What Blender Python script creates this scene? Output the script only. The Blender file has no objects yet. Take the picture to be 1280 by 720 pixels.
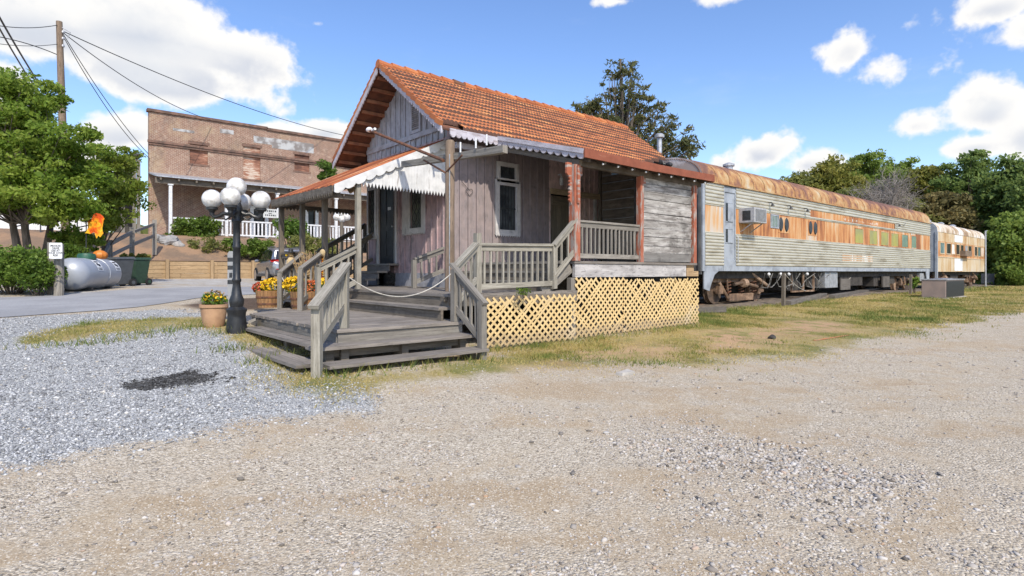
import bpy, math, random
import numpy as np
from mathutils import Vector, Matrix
from mathutils import noise as mnoise

# ------------------------------------------------------------------ camera, sky, sun, exposure
E = 1.5                      # eye height above the ground under the camera
YAW = math.radians(-40.39)
FX, FY = -math.sin(YAW), math.cos(YAW)      # forward
RX, RY = math.cos(YAW), math.sin(YAW)       # right
FPX = 716.0
scene = bpy.context.scene
COL = scene.collection
cam = bpy.data.cameras.new("camera")
cam.lens = 36.0 * FPX / 1280.0
cam.sensor_width = 36.0
cam.shift_y = -20.0 / 1280.0
cam.clip_start = 0.05
cam.clip_end = 3000.0
camo = bpy.data.objects.new("camera", cam)
camo.location = (0, 0, E)
camo.rotation_euler = (math.radians(90), 0, YAW)
COL.objects.link(camo)
scene.camera = camo
vs = scene.view_settings
vs.view_transform = 'Standard'
vs.look = 'None'
vs.gamma = 1.0
vs.use_curve_mapping = False
vs.exposure = 0.66
scene.render.resolution_x = 1024
scene.render.resolution_y = 576

SUN_EL = math.radians(45.0)
SUN_DIR = Vector((-0.36, -0.93, 0)).normalized()     # horizontal direction towards the sun
sun_vec = Vector((SUN_DIR.x * math.cos(SUN_EL), SUN_DIR.y * math.cos(SUN_EL), math.sin(SUN_EL)))
sl = bpy.data.lights.new("sun", 'SUN')
sl.energy = 2.95
sl.angle = math.radians(0.55)
sl.color = (1.0, 0.925, 0.80)
so = bpy.data.objects.new("sun", sl)
so.rotation_euler = sun_vec.to_track_quat('Z', 'Y').to_euler()
so.location = (0, 0, 60)
COL.objects.link(so)


def pix_dir(px, py):
    s = (px - 640.0) / FPX
    return Vector((FX + RX * s, FY + RY * s, (340.0 - py) / FPX)).normalized()


class NT:
    """small helper for building node trees"""
    def __init__(self, tree):
        self.t = tree
        self.t.nodes.clear()

    def n(self, typ, **kw):
        nd = self.t.nodes.new(typ)
        for k, v in kw.items():
            setattr(nd, k, v)
        return nd

    def link(self, a, b):
        self.t.links.new(a, b)

    def put(self, sock, val):
        if val is None:
            return
        if hasattr(val, 'is_output') or isinstance(val, bpy.types.NodeSocket):
            self.link(val, sock)
        else:
            if isinstance(val, (tuple, list)) and sock.type == 'RGBA' and len(val) == 3:
                val = (*val, 1.0)
            sock.default_value = val

    def math(self, op, a, b=None, c=None, clamp=False):
        nd = self.n('ShaderNodeMath', operation=op)
        nd.use_clamp = clamp
        self.put(nd.inputs[0], a)
        self.put(nd.inputs[1], b)
        if c is not None:
            self.put(nd.inputs[2], c)
        return nd.outputs[0]

    def mix(self, fac, a, b, blend='MIX'):
        nd = self.n('ShaderNodeMix', data_type='RGBA', blend_type=blend)
        self.put(nd.inputs[0], fac)
        self.put(nd.inputs[6], a)
        self.put(nd.inputs[7], b)
        return nd.outputs[2]

    def ramp(self, fac, stops, interp='LINEAR'):
        nd = self.n('ShaderNodeValToRGB')
        cr = nd.color_ramp
        cr.interpolation = interp
        while len(cr.elements) < len(stops):
            cr.elements.new(0.5)
        for e, (p, c) in zip(cr.elements, stops):
            e.position = p
            e.color = (*c, 1.0) if len(c) == 3 else c
        self.put(nd.inputs[0], fac)
        return nd.outputs[0]

    def smooth(self, x, lo, hi):
        nd = self.n('ShaderNodeMapRange', interpolation_type='SMOOTHSTEP')
        self.put(nd.inputs[0], x)
        nd.inputs[1].default_value = lo
        nd.inputs[2].default_value = hi
        return nd.outputs[0]

    def vmul(self, v, scale):
        nd = self.n('ShaderNodeVectorMath', operation='MULTIPLY')
        self.put(nd.inputs[0], v)
        nd.inputs[1].default_value = scale
        return nd.outputs[0]

    def noise(self, vec, scale, detail=4.0, rough=0.55, dist=0.0):
        nd = self.n('ShaderNodeTexNoise')
        self.put(nd.inputs['Vector'], vec)
        nd.inputs['Scale'].default_value = scale
        nd.inputs['Detail'].default_value = detail
        nd.inputs['Roughness'].default_value = rough
        nd.inputs['Distortion'].default_value = dist
        return nd.outputs[0]

    def voro(self, vec, scale, feature='F1', rnd=1.0):
        nd = self.n('ShaderNodeTexVoronoi', feature=feature)
        self.put(nd.inputs['Vector'], vec)
        nd.inputs['Scale'].default_value = scale
        nd.inputs['Randomness'].default_value = rnd
        return nd


# sky: Nishita + cumulus clouds laid out by direction (azimuth, elevation)
world = bpy.data.worlds.new("World")
scene.world = world
world.use_nodes = True
W = NT(world.node_tree)
tc = W.n('ShaderNodeTexCoord')
dirv = tc.outputs['Generated']
sky = W.n('ShaderNodeTexSky', sky_type='NISHITA')
sky.sun_disc = False
sky.sun_elevation = SUN_EL
sky.sun_rotation = math.atan2(SUN_DIR.x, SUN_DIR.y)
sky.altitude = 200.0
sky.air_density = 1.0
sky.dust_density = 1.0
sky.ozone_density = 1.6
sep = W.n('ShaderNodeSeparateXYZ')
W.link(dirv, sep.inputs[0])
# azimuth measured from the direction the house front road lies in (plain world bearing), elevation from the horizon
fwd = W.math('ADD', W.math('MULTIPLY', sep.outputs[0], FX), W.math('MULTIPLY', sep.outputs[1], FY))
rgt = W.math('ADD', W.math('MULTIPLY', sep.outputs[0], RX), W.math('MULTIPLY', sep.outputs[1], RY))
az = W.math('ARCTAN2', rgt, fwd)
el = W.math('ARCSINE', sep.outputs[2])
warp = W.noise(dirv, 7.0, 5.0, 0.6)
warp2 = W.noise(W.vmul(dirv, (1.0, 1.0, 1.3)), 3.2, 6.0, 0.62)
det = W.noise(dirv, 24.0, 5.0, 0.6)


def azel(px, py):
    s = (px - 640.0) / FPX
    v = (340.0 - py) / FPX
    return math.atan(s), math.atan(v / math.sqrt(1 + s * s))


# centre px, centre py, half width px, half height px, weight
CLOUDS = [(40, 35, 150, 80, 1.1), (190, 40, 175, 80, 1.25), (305, 78, 108, 62, 1.2), (215, 100, 190, 46, 1.05), (-60, 90, 160, 70, 1.0),
          (150, 165, 62, 34, 1.0), (60, 210, 120, 40, 0.8), (350, 168, 48, 18, 0.9), (410, 165, 42, 20, 1.0), (450, 178, 50, 14, .8),
          (948, 192, 66, 38, 1.15), (1008, 206, 62, 30, 1.0), (905, 210, 44, 30, .9),
          (1060, 60, 38, 38, 0.60), (1104, 88, 40, 26, 0.42), (1135, 30, 46, 30, 0.40), (1240, 138, 52, 34, 0.85), (1220, 184, 46, 18, 0.8), (1290, 165, 62, 46, 0.95),
          (1145, 157, 36, 20, 0.62), (900, -4, 62, 30, 0.8), (1240, 8, 60, 28, 0.9), (1330, 25, 80, 40, .9), (395, 30, 14, 8, .4), (770, 2, 40, 10, .45)]
dens = None
low = None
for (cx, cy, hw, hh, wgt) in CLOUDS:
    a0, e0 = azel(cx, cy)
    a1 = azel(cx - hw, cy)[0]
    a2 = azel(cx + hw, cy)[0]
    e1 = azel(cx, cy + hh)[1]
    e2 = azel(cx, cy - hh)[1]
    ra, re = (a2 - a1) / 2, (e2 - e1) / 2
    da = W.math('MULTIPLY', W.math('SUBTRACT', az, a0), 1.0 / ra)
    de = W.math('MULTIPLY', W.math('SUBTRACT', el, e0), 1.0 / re)
    # flatter undersides
    de2 = W.math('MULTIPLY', de, W.math('ADD', 1.0, W.math('MULTIPLY', W.math('LESS_THAN', de, 0.0), 0.25)))
    r2 = W.math('ADD', W.math('MULTIPLY', da, da), W.math('MULTIPLY', de2, de2))
    d = W.math('MULTIPLY', W.math('SUBTRACT', 1.0, W.math('SQRT', r2)), wgt)
    sh = W.math('MULTIPLY', W.math('MAXIMUM', d, 0.0), de)
    dens = d if dens is None else W.math('SMOOTH_MAX', dens, d, 0.25)
    low = sh if low is None else W.math('ADD', low, sh)
nz = W.math('ADD', W.math('MULTIPLY', W.math('SUBTRACT', warp, 0.5), 1.5), W.math('MULTIPLY', W.math('SUBTRACT', warp2, 0.5), 1.5))
nz = W.math('ADD', nz, W.math('MULTIPLY', W.math('SUBTRACT', det, 0.5), 0.75))
dn = W.math('ADD', W.math('MULTIPLY', W.math('MAXIMUM', dens, -0.9), 1.15), W.math('MULTIPLY', nz, 1.35))
mask = W.smooth(dn, 0.02, 0.42)
# thin haze of high cloud over everything
wisps = W.smooth(W.noise(W.vmul(dirv, (1.0, 1.0, 3.5)), 5.0, 6.0, 0.62), 0.56, 0.85)
mask = W.math('MAXIMUM', mask, W.math('MULTIPLY', wisps, 0.10))
core = W.smooth(dn, 0.30, 0.95)
under = W.smooth(W.math('ADD', low, W.math('MULTIPLY', nz, 0.45)), 0.30, -0.30)
shade = W.math('MULTIPLY', core, under)
ccol = W.mix(shade, (1.0, 0.985, 0.96), (0.63, 0.67, 0.76))
ccol = W.mix(W.math('MULTIPLY', W.math('MULTIPLY', W.smooth(warp2, 0.38, 0.62), W.smooth(dn, 0.6, 1.3)), 0.48), ccol, (0.62, 0.68, 0.78))
bg1 = W.n('ShaderNodeBackground')
hsv = W.n('ShaderNodeHueSaturation')
hsv.inputs['Hue'].default_value = 0.509
hsv.inputs['Saturation'].default_value = 1.16
W.link(sky.outputs[0], hsv.inputs['Color'])
W.link(hsv.outputs[0], bg1.inputs[0])
bg1.inputs[1].default_value = 0.15
bg2 = W.n('ShaderNodeBackground')
W.link(ccol, bg2.inputs[0])
bg2.inputs[1].default_value = 0.66
mx = W.n('ShaderNodeMixShader')
W.link(mask, mx.inputs[0])
W.link(bg1.outputs[0], mx.inputs[1])
W.link(bg2.outputs[0], mx.inputs[2])
wo = W.n('ShaderNodeOutputWorld')
W.link(mx.outputs[0], wo.inputs[0])

rng = random.Random(7)
nrg = np.random.default_rng(11)


# ------------------------------------------------------------------ placement helpers (pixels of a survey photograph -> metres)
def ray(px):
    s = (px - 640.0) / FPX
    return FX + RX * s, FY + RY * s


def at_y(px, Y):
    a, b = ray(px)
    return a * Y / b


def at_x(px, X):
    a, b = ray(px)
    return b * X / a


def at_d(px, d):
    a, b = ray(px)
    return a * d, b * d


def zpix(py, x, y):
    return E + (340.0 - py) / FPX * (x * FX + y * FY)


# ------------------------------------------------------------------ terrain
TP = np.array([
    (0, 0, 1.5), (-6, -6, 1.5), (6, -6, 1.5), (0, 3, 1.47), (-4, 4, 1.4), (4, 1, 1.46), (6, 3.5, 1.42), (3, 5, 1.32),
    (2.5, 6.25, 1.19), (4.9, 6.3, 1.23), (5.86, 7.4, 1.28), (9, 7.35, 1.26), (12.05, 7.3, 1.23), (9, 5, 1.36), (13, 4, 1.36),
    (16, 10, 1.16), (20, 9.4, 1.15), (29.4, 6.3, 1.1), (42, 9, 1.1), (60, 10, 1.08), (30, 0, 1.25), (60, -10, 1.2), (20, -10, 1.4),
    (2.6, 9.9, .97), (2.62, 11.0, .93), (.5, 8.5, 1.18), (-2, 9, 1.1), (-.34, 14, .85), (3, 14, .8), (-6, 14, .85), (1.5, 17.5, .68),
    (1.2, 21.4, .55), (2.5, 25, .5), (-8, 20, .6), (6, 20, .6), (9.4, 29.6, .5), (5, 34.5, .37), (10, 34, .4), (-10, 30, .5),
    (20, 34, .45), (25, 25, .7), (40, 20, 1.0), (60, 30, 1.0), (7, 12, .98), (15, 15, 1.0), (10, 20, .72), (5, 9, 1.12),
    (-20, 10, 1.0), (-20, 30, .5), (.6, 19.6, .64), (60, 45, .9), (-20, 45, .4), (-20, -10, 1.5)], dtype=float)


def _tps(r2):
    return np.where(r2 > 1e-9, r2 * np.log(np.maximum(r2, 1e-9)) * 0.5, 0.0)


_n = len(TP)
_K = _tps(((TP[:, None, :2] - TP[None, :, :2]) ** 2).sum(-1)) + np.eye(_n) * 0.6
_P = np.c_[np.ones(_n), TP[:, :2]]
_A = np.block([[_K, _P], [_P.T, np.zeros((3, 3))]])
_C = np.linalg.solve(_A, np.r_[TP[:, 2], 0, 0, 0])


def ground_np(x, y):
    x = np.asarray(x, float)
    y = np.asarray(y, float)
    xc, yc = np.clip(x, -22, 62), np.clip(y, -12, 46)
    out = np.full(x.shape, 0.0) + _C[_n] + _C[_n + 1] * xc + _C[_n + 2] * yc
    for i in range(_n):
        out = out + _C[i] * _tps((xc - TP[i, 0]) ** 2 + (yc - TP[i, 1]) ** 2)
    return E - out


def gz(x, y):
    return float(ground_np(np.array([x]), np.array([y]))[0])


def bank_z(x, y):
    """top of the earth bank behind the timber retaining wall"""
    f = min(1.0, max(0.0, (y - 35.2) / 6.0))
    return E + 0.60 + 1.72 * f * f * (3 - 2 * f)


def unproj(px, py):
    d = 9.0
    for _ in range(40):
        x, y = at_d(px, d)
        t = E - gz(x, y)
        dn_ = t * FPX / max(2.0, py - 340.0)
        d = d * 0.5 + dn_ * 0.5
    return at_d(px, d)


# ------------------------------------------------------------------ mesh builder
OFF = {}


class MB:
    def __init__(self):
        self.v, self.f, self.uv, self.r = [], [], [], []

    def add(self, vs_, fs, uvs=None, r=None):
        b = len(self.v)
        self.v.extend([tuple(p) for p in vs_])
        if r is None:
            r = rng.random()
        for i, f in enumerate(fs):
            self.f.append([b + k for k in f])
            self.uv.append(uvs[i] if uvs else [(0.0, 0.0)] * len(f))
            self.r.append(r)

    def bar(self, p0, p1, w, h, up=(0, 0, 1), jit=0.0, r=None, taper=1.0):
        """rectangular bar p0->p1; h measured along up, w across"""
        p0, p1 = Vector(p0), Vector(p1)
        d = p1 - p0
        L = d.length
        d.normalize()
        up = Vector(up)
        s = d.cross(up)
        if s.length < 1e-6:
            s = d.cross(Vector((0, 1, 0)))
        s.normalize()
        u = s.cross(d)
        vs_ = []
        for p, k in ((p0, 1.0), (p1, taper)):
            for a, b in ((-1, -1), (1, -1), (1, 1), (-1, 1)):
                q = p + s * (a * w * 0.5 * k) + u * (b * h * 0.5 * k)
                if jit:
                    q = q + Vector((rng.uniform(-jit, jit), rng.uniform(-jit, jit), rng.uniform(-jit, jit)))
                vs_.append(q)
        o = rng.uniform(0, 50)
        o2 = rng.uniform(0, 50)
        fs = [(0, 3, 2, 1), (4, 5, 6, 7)]
        uv = [[(o, o2), (o, o2 + h), (o + w * .2, o2 + h), (o + w * .2, o2)]] * 2
        acc = 0.0
        for i in range(4):
            j = (i + 1) % 4
            wid = w if i in (0, 2) else h
            fs.append((i, j, j + 4, i + 4))
            uv.append([(o, o2 + acc), (o, o2 + acc + wid), (o + L, o2 + acc + wid), (o + L, o2 + acc)])
            acc += wid
        self.add(vs_, fs, uv, r)
        return self

    def box(self, x0, x1, y0, y1, z0, z1, jit=0.0, r=None):
        """axis box, grain along its longest side"""
        L = (abs(x1 - x0), abs(y1 - y0), abs(z1 - z0))
        k = L.index(max(L))
        c = ((x0 + x1) / 2, (y0 + y1) / 2, (z0 + z1) / 2)
        if k == 0:
            return self.bar((x0, c[1], c[2]), (x1, c[1], c[2]), L[1], L[2], (0, 0, 1), jit, r)
        if k == 1:
            return self.bar((c[0], y0, c[2]), (c[0], y1, c[2]), L[0], L[2], (0, 0, 1), jit, r)
        return self.bar((c[0], c[1], z0), (c[0], c[1], z1), L[0], L[1], (0, 1, 0), jit, r)

    def tube(self, pts, rads, n=8, caps=True, r=None):
        pts = [Vector(p) for p in pts]
        if not isinstance(rads, (list, tuple)):
            rads = [rads] * len(pts)
        vs_, fs, uv = [], [], []
        prev = None
        acc = 0.0
        us = []
        for i, p in enumerate(pts):
            t = (pts[min(i + 1, len(pts) - 1)] - pts[max(i - 1, 0)])
            t.normalize()
            if prev is None:
                a = Vector((0, 0, 1)) if abs(t.z) < 0.9 else Vector((1, 0, 0))
                s = t.cross(a).normalized()
            else:
                s = (prev - t * prev.dot(t))
                s = s.normalized() if s.length > 1e-6 else t.orthogonal().normalized()
            prev = s
            u = t.cross(s)
            if i:
                acc += (p - pts[i - 1]).length
            us.append(acc)
            for k in range(n):
                a = 2 * math.pi * k / n
                vs_.append(p + (s * math.cos(a) + u * math.sin(a)) * rads[i])
        o = rng.uniform(0, 30)
        for i in range(len(pts) - 1):
            cir = 2 * math.pi * max(rads[i], 1e-4)
            for k in range(n):
                j = (k + 1) % n
                fs.append((i * n + k, i * n + j, (i + 1) * n + j, (i + 1) * n + k))
                uv.append([(o + us[i], cir * k / n), (o + us[i], cir * (k + 1) / n), (o + us[i + 1], cir * (k + 1) / n), (o + us[i + 1], cir * k / n)])
        if caps:
            fs.append(tuple(range(n - 1, -1, -1)))
            uv.append([(o, 0)] * n)
            fs.append(tuple((len(pts) - 1) * n + k for k in range(n)))
            uv.append([(o, 0)] * n)
        self.add(vs_, fs, uv, r)
        return self

    def lathe(self, c, prof, n=20, axis='Z', r=None, squash=1.0):
        vs_, fs = [], []
        for (ra, h) in prof:
            for k in range(n):
                a = 2 * math.pi * k / n
                x, y = ra * math.cos(a), ra * math.sin(a) * squash
                if axis == 'Z':
                    vs_.append((c[0] + x, c[1] + y, c[2] + h))
                elif axis == 'X':
                    vs_.append((c[0] + h, c[1] + x, c[2] + y))
                else:
                    vs_.append((c[0] + x, c[1] + h, c[2] + y))
        m = len(prof)
        for i in range(m - 1):
            for k in range(n):
                j = (k + 1) % n
                fs.append((i * n + k, i * n + j, (i + 1) * n + j, (i + 1) * n + k))
        fs.append(tuple(range(n - 1, -1, -1)))
        fs.append(tuple((m - 1) * n + k for k in range(n)))
        self.add(vs_, fs, None, r)
        return self

    def sphere(self, c, rad, n=20, m=12, s=(1, 1, 1), r=None):
        prof = []
        for i in range(m + 1):
            a = math.pi * (0.02 + 0.96 * i / m)
            prof.append((math.sin(a) * rad, -math.cos(a) * rad))
        vs_, fs = [], []
        for (ra, h) in prof:
            for k in range(n):
                a = 2 * math.pi * k / n
                vs_.append((c[0] + ra * math.cos(a) * s[0], c[1] + ra * math.sin(a) * s[1], c[2] + h * s[2]))
        for i in range(m):
            for k in range(n):
                j = (k + 1) % n
                fs.append((i * n + k, i * n + j, (i + 1) * n + j, (i + 1) * n + k))
        fs.append(tuple(range(n - 1, -1, -1)))
        fs.append(tuple(m * n + k for k in range(n)))
        self.add(vs_, fs, None, r)
        return self

    def prism(self, poly, ext, r=None, uvw=None):
        """flat polygon (3D points) pushed along ext"""
        P = [Vector(p) for p in poly]
        ext = Vector(ext)
        n = len(P)
        d0 = (P[1] - P[0])
        # planar uv with u along the first edge direction given by uvw (or first edge)
        u = Vector(uvw) if uvw else d0.normalized()
        w = u.cross(ext).normalized() if u.cross(ext).length > 1e-9 else Vector((0, 0, 1))
        o = rng.uniform(0, 20)
        q = lambda p: (p.dot(u) + o, p.dot(w))
        vs_ = P + [p + ext for p in P]
        fs = [tuple(range(n - 1, -1, -1)), tuple(range(n, 2 * n))]
        uv = [[q(P[k]) for k in range(n - 1, -1, -1)], [q(P[k]) for k in range(n)]]
        for i in range(n):
            j = (i + 1) % n
            fs.append((i, j, n + j, n + i))
            uv.append([q(P[i]), q(P[j]), q(P[j]), q(P[i])])
        self.add(vs_, fs, uv, r)
        return self

    def quad(self, a, b, c, d, r=None):
        a, b, c, d = map(Vector, (a, b, c, d))
        L, H = (b - a).length, (d - a).length
        o = rng.uniform(0, 20)
        self.add([a, b, c, d], [(0, 1, 2, 3)], [[(o, 0), (o + L, 0), (o + L, H), (o, H)]], r)
        return self

    def build(self, name, mat, parent=None, loc=None, smooth=False, bevel=0.0):
        me = bpy.data.meshes.new(name)
        off = OFF[parent.name] if parent is not None else Vector(loc if loc is not None else (0, 0, 0))
        ox, oy, oz = off
        me.from_pydata([(x - ox, y - oy, z - oz) for x, y, z in self.v], [], self.f)
        uvl = me.uv_layers.new(name="UVMap")
        flat = [c for f in self.uv for q in f for c in q]
        uvl.data.foreach_set('uv', flat)
        at = me.attributes.new('rnd', 'FLOAT', 'FACE')
        at.data.foreach_set('value', self.r)
        if smooth:
            me.polygons.foreach_set('use_smooth', [True] * len(me.polygons))
        me.materials.append(mat)
        me.validate()
        o = bpy.data.objects.new(name, me)
        COL.objects.link(o)
        if parent is not None:
            o.parent = parent
        else:
            o.location = off
        OFF[o.name] = off.copy()
        if bevel:
            b = o.modifiers.new('bevel', 'BEVEL')
            b.width = bevel
            b.segments = 2
            b.limit_method = 'ANGLE'
        if smooth:
            es = o.modifiers.new('edges', 'EDGE_SPLIT')
            es.split_angle = math.radians(38)
        return o


def np_mesh(name, V, F, mat, rnd=None, parent=None, loc=(0, 0, 0)):
    """bulk mesh: V (n,3) array, F (m,k) array of equal sized faces"""
    off = np.array(OFF[parent.name] if parent is not None else loc, float)
    me = bpy.data.meshes.new(name)
    V = np.asarray(V, float) - off
    F = np.asarray(F, np.int32)
    m, k = F.shape
    me.vertices.add(len(V))
    me.vertices.foreach_set('co', V.astype(np.float32).ravel())
    me.loops.add(m * k)
    me.loops.foreach_set('vertex_index', F.ravel())
    me.polygons.add(m)
    me.polygons.foreach_set('loop_start', np.arange(0, m * k, k, dtype=np.int32))
    me.polygons.foreach_set('loop_total', np.full(m, k, np.int32))
    me.update(calc_edges=True)
    if rnd is not None:
        at = me.attributes.new('rnd', 'FLOAT', 'FACE')
        at.data.foreach_set('value', np.asarray(rnd, np.float32))
    me.materials.append(mat)
    me.validate()
    o = bpy.data.objects.new(name, me)
    COL.objects.link(o)
    if parent is not None:
        o.parent = parent
    else:
        o.location = loc
    OFF[o.name] = Vector(off)
    return o


def tag(o, label=None, cat=None, group=None, kind=None):
    if label:
        o['label'] = label
    if cat:
        o['category'] = cat
    if group:
        o['group'] = group
    if kind:
        o['kind'] = kind
    return o


def thing(name, label, cat, loc, group=None):
    o = bpy.data.objects.new(name, None)
    o.empty_display_size = 0.3
    o.location = loc
    COL.objects.link(o)
    OFF[o.name] = Vector(loc)
    return tag(o, label, cat, group)


def copy_tree(o, loc, parent=None, label=None, rz=None):
    c = o.copy()
    COL.objects.link(c)
    if parent is None:
        c.location = loc
        OFF[c.name] = Vector(loc)
        if rz is not None:
            c.rotation_euler.z = rz
        if label:
            c['label'] = label
    else:
        c.parent = parent
    for ch in list(o.children):
        copy_tree(ch, None, c)
    return c


# ------------------------------------------------------------------ materials
def mat_new(name):
    m = bpy.data.materials.new(name)
    m.use_nodes = True
    T = NT(m.node_tree)
    out = T.n('ShaderNodeOutputMaterial')
    bs = T.n('ShaderNodeBsdfPrincipled')
    T.link(bs.outputs[0], out.inputs[0])
    bs.inputs['Specular IOR Level'].default_value = 0.3
    return m, T, bs, out


def bump(T, bs, h, strength=0.4, dist=0.01):
    b = T.n('ShaderNodeBump')
    b.inputs['Strength'].default_value = strength
    b.inputs['Distance'].default_value = dist
    T.link(h, b.inputs['Height'])
    T.link(b.outputs[0], bs.inputs['Normal'])


def obj_vec(T):
    return T.n('ShaderNodeTexCoord').outputs['Object']


def rnd_attr(T):
    a = T.n('ShaderNodeAttribute')
    a.attribute_name = 'rnd'
    return a.outputs['Fac']


def nmat(name, c1, c2, scale=6.0, rough=0.8, stretch=(1, 1, 1), lo=0.35, hi=0.65, bumpy=0.15, metal=0.0, detail=5.0, rv=0.0, spec=0.3):
    """two colours mixed by noise, optional per-piece brightness variation"""
    m, T, bs, _ = mat_new(name)
    v = T.vmul(obj_vec(T), stretch)
    nz_ = T.noise(v, scale, detail)
    c = T.mix(T.smooth(nz_, lo, hi), c1, c2)
    if rv:
        c = T.mix(T.math('MULTIPLY', rnd_attr(T), rv), c, tuple(x * 0.35 for x in c1))
    T.link(c, bs.inputs['Base Color'])
    bs.inputs['Roughness'].default_value = rough
    bs.inputs['Metallic'].default_value = metal
    bs.inputs['Specular IOR Level'].default_value = spec
    if bumpy:
        bump(T, bs, nz_, bumpy, 0.01)
    return m


def wood(name, c1, c2, dark=(0.05, 0.045, 0.04), grain=30.0, rough=0.92, vary=0.5, stain=0.45, paint=None, wear=(0.45, 0.6), bstr=0.45):
    """weathered timber; grain follows the length of every board through its UVs"""
    m, T, bs, _ = mat_new(name)
    uv = T.n('ShaderNodeUVMap').outputs[0]
    g = T.noise(T.vmul(uv, (1.6, grain, 1.0)), 1.0, 6.0, 0.6, 0.3)
    g2 = T.noise(T.vmul(uv, (6.0, grain * 3, 1.0)), 1.0, 3.0, 0.6)
    c = T.mix(T.smooth(g, 0.3, 0.68), c1, c2)
    c = T.mix(T.math('MULTIPLY', T.smooth(g2, 0.54, 0.72), 0.75), c, dark)
    c = T.mix(T.math('MULTIPLY', rnd_attr(T), vary), c, tuple((a * 0.30 + b * 0.25) for a, b in zip(c1, dark)))
    big = T.noise(obj_vec(T), 2.3, 5.0, 0.65)
    c = T.mix(T.math('MULTIPLY', T.smooth(big, 0.48, 0.72), stain), c, dark)
    if paint is not None:
        pn = T.noise(T.vmul(uv, (2.2, grain * 0.35, 1.0)), 1.0, 8.0, 0.68)
        pc = T.mix(T.smooth(T.noise(obj_vec(T), 5.0, 4.0), 0.3, 0.7), paint, tuple(x * 0.80 for x in paint))
        c = T.mix(T.smooth(pn, wear[0], wear[1]), pc, c)
    T.link(c, bs.inputs['Base Color'])
    bs.inputs['Roughness'].default_value = rough
    bump(T, bs, T.math('ADD', g, T.math('MULTIPLY', g2, 0.5)), bstr, 0.006)
    return m


def plain(name, c, rough=0.6, metal=0.0, spec=0.4):
    return nmat(name, c, tuple(x * 0.78 for x in c), 9.0, rough, bumpy=0.05, metal=metal, spec=spec)


def leafmat(name, cols, trans=0.35, rough=0.55):
    m, T, bs, out = mat_new(name)
    r = rnd_attr(T)
    n = len(cols)
    c = T.ramp(r, [(i / (n - 1), col) for i, col in enumerate(cols)])
    big = T.noise(obj_vec(T), 0.7, 3.0)
    c = T.mix(T.math('MULTIPLY', T.smooth(big, 0.45, 0.7), 0.2), c, cols[0])
    T.link(c, bs.inputs['Base Color'])
    bs.inputs['Roughness'].default_value = rough
    bs.inputs['Specular IOR Level'].default_value = 0.25
    tr = T.n('ShaderNodeBsdfTranslucent')
    hs = T.n('ShaderNodeHueSaturation')
    hs.inputs['Hue'].default_value = 0.485
    hs.inputs['Value'].default_value = 1.5
    T.link(c, hs.inputs['Color'])
    T.link(hs.outputs[0], tr.inputs[0])
    mxs = T.n('ShaderNodeMixShader')
    mxs.inputs[0].default_value = trans
    T.link(bs.outputs[0], mxs.inputs[1])
    T.link(tr.outputs[0], mxs.inputs[2])
    T.link(mxs.outputs[0], out.inputs[0])
    return m


M = {}
M['grey_wood'] = wood('weathered_grey_wood', (0.325, 0.30, 0.262), (0.19, 0.172, 0.148), vary=0.42, stain=0.25)
M['pale_wood'] = wood('pale_rail_wood', (0.41, 0.385, 0.325), (0.235, 0.215, 0.175), dark=(0.075, 0.066, 0.052), vary=0.40, stain=0.36)
M['deck_wood'] = wood('deck_board_wood', (0.32, 0.285, 0.25), (0.19, 0.168, 0.148), vary=0.5, stain=0.35, grain=22)
M['dark_wood'] = wood('dark_old_wood', (0.23, 0.195, 0.155), (0.14, 0.118, 0.094), dark=(0.03, 0.028, 0.025), vary=0.4)
M['brown_wood'] = wood('brown_pole_wood', (0.27, 0.20, 0.145), (0.165, 0.12, 0.085), vary=0.2, stain=0.3, grain=16)
M['clad_wood'] = wood('grey_plank_cladding_wood', (0.54, 0.52, 0.49), (0.22, 0.20, 0.185), dark=(0.04, 0.036, 0.032), vary=0.85, stain=0.6, grain=11)
M['brown_clad'] = wood('brown_plank_cladding_wood', (0.32, 0.27, 0.22), (0.2, 0.16, 0.125), dark=(0.05, 0.044, 0.038), vary=0.55, stain=0.5, grain=11)
M['red_paint'] = wood('worn_red_painted_wood', (0.46, 0.40, 0.36), (0.30, 0.25, 0.22), paint=(0.36, 0.115, 0.065), wear=(0.47, 0.57), vary=0.25, stain=0.2)
M['red_fascia'] = wood('red_painted_fascia_wood', (0.40, 0.2, 0.13), (0.25, 0.12, 0.08), paint=(0.25, 0.082, 0.048), wear=(0.56, 0.70), vary=0.2, stain=0.25)
M['white_paint'] = wood('worn_white_painted_wood', (0.45, 0.43, 0.41), (0.3, 0.28, 0.26), paint=(0.66, 0.66, 0.65), wear=(0.54, 0.68), vary=0.12, stain=0.08, dark=(0.2, 0.19, 0.18))
M['lilac_paint'] = wood('faded_lilac_white_trim', (0.40, 0.36, 0.38), (0.3, 0.26, 0.27), paint=(0.52, 0.495, 0.54), wear=(0.50, 0.64), vary=0.2, stain=0.15, dark=(0.2, 0.17, 0.18))
M['trim_paint'] = wood('grey_white_window_trim', (0.42, 0.40, 0.38), (0.3, 0.28, 0.27), paint=(0.60, 0.57, 0.55), wear=(0.52, 0.66), vary=0.15, stain=0.12, dark=(0.16, 0.15, 0.14))
M['gable_paint'] = wood('grey_blue_gable_boards', (0.31, 0.30, 0.30), (0.22, 0.215, 0.21), paint=(0.42, 0.43, 0.46), wear=(0.44, 0.66), vary=0.18, stain=0.15, grain=14)
M['bay_pink'] = wood('paler_pink_bay_boards', (0.50, 0.40, 0.38), (0.36, 0.28, 0.27), paint=(0.80, 0.60, 0.56), wear=(0.52, 0.68), vary=0.2, stain=0.15, grain=12)
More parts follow.
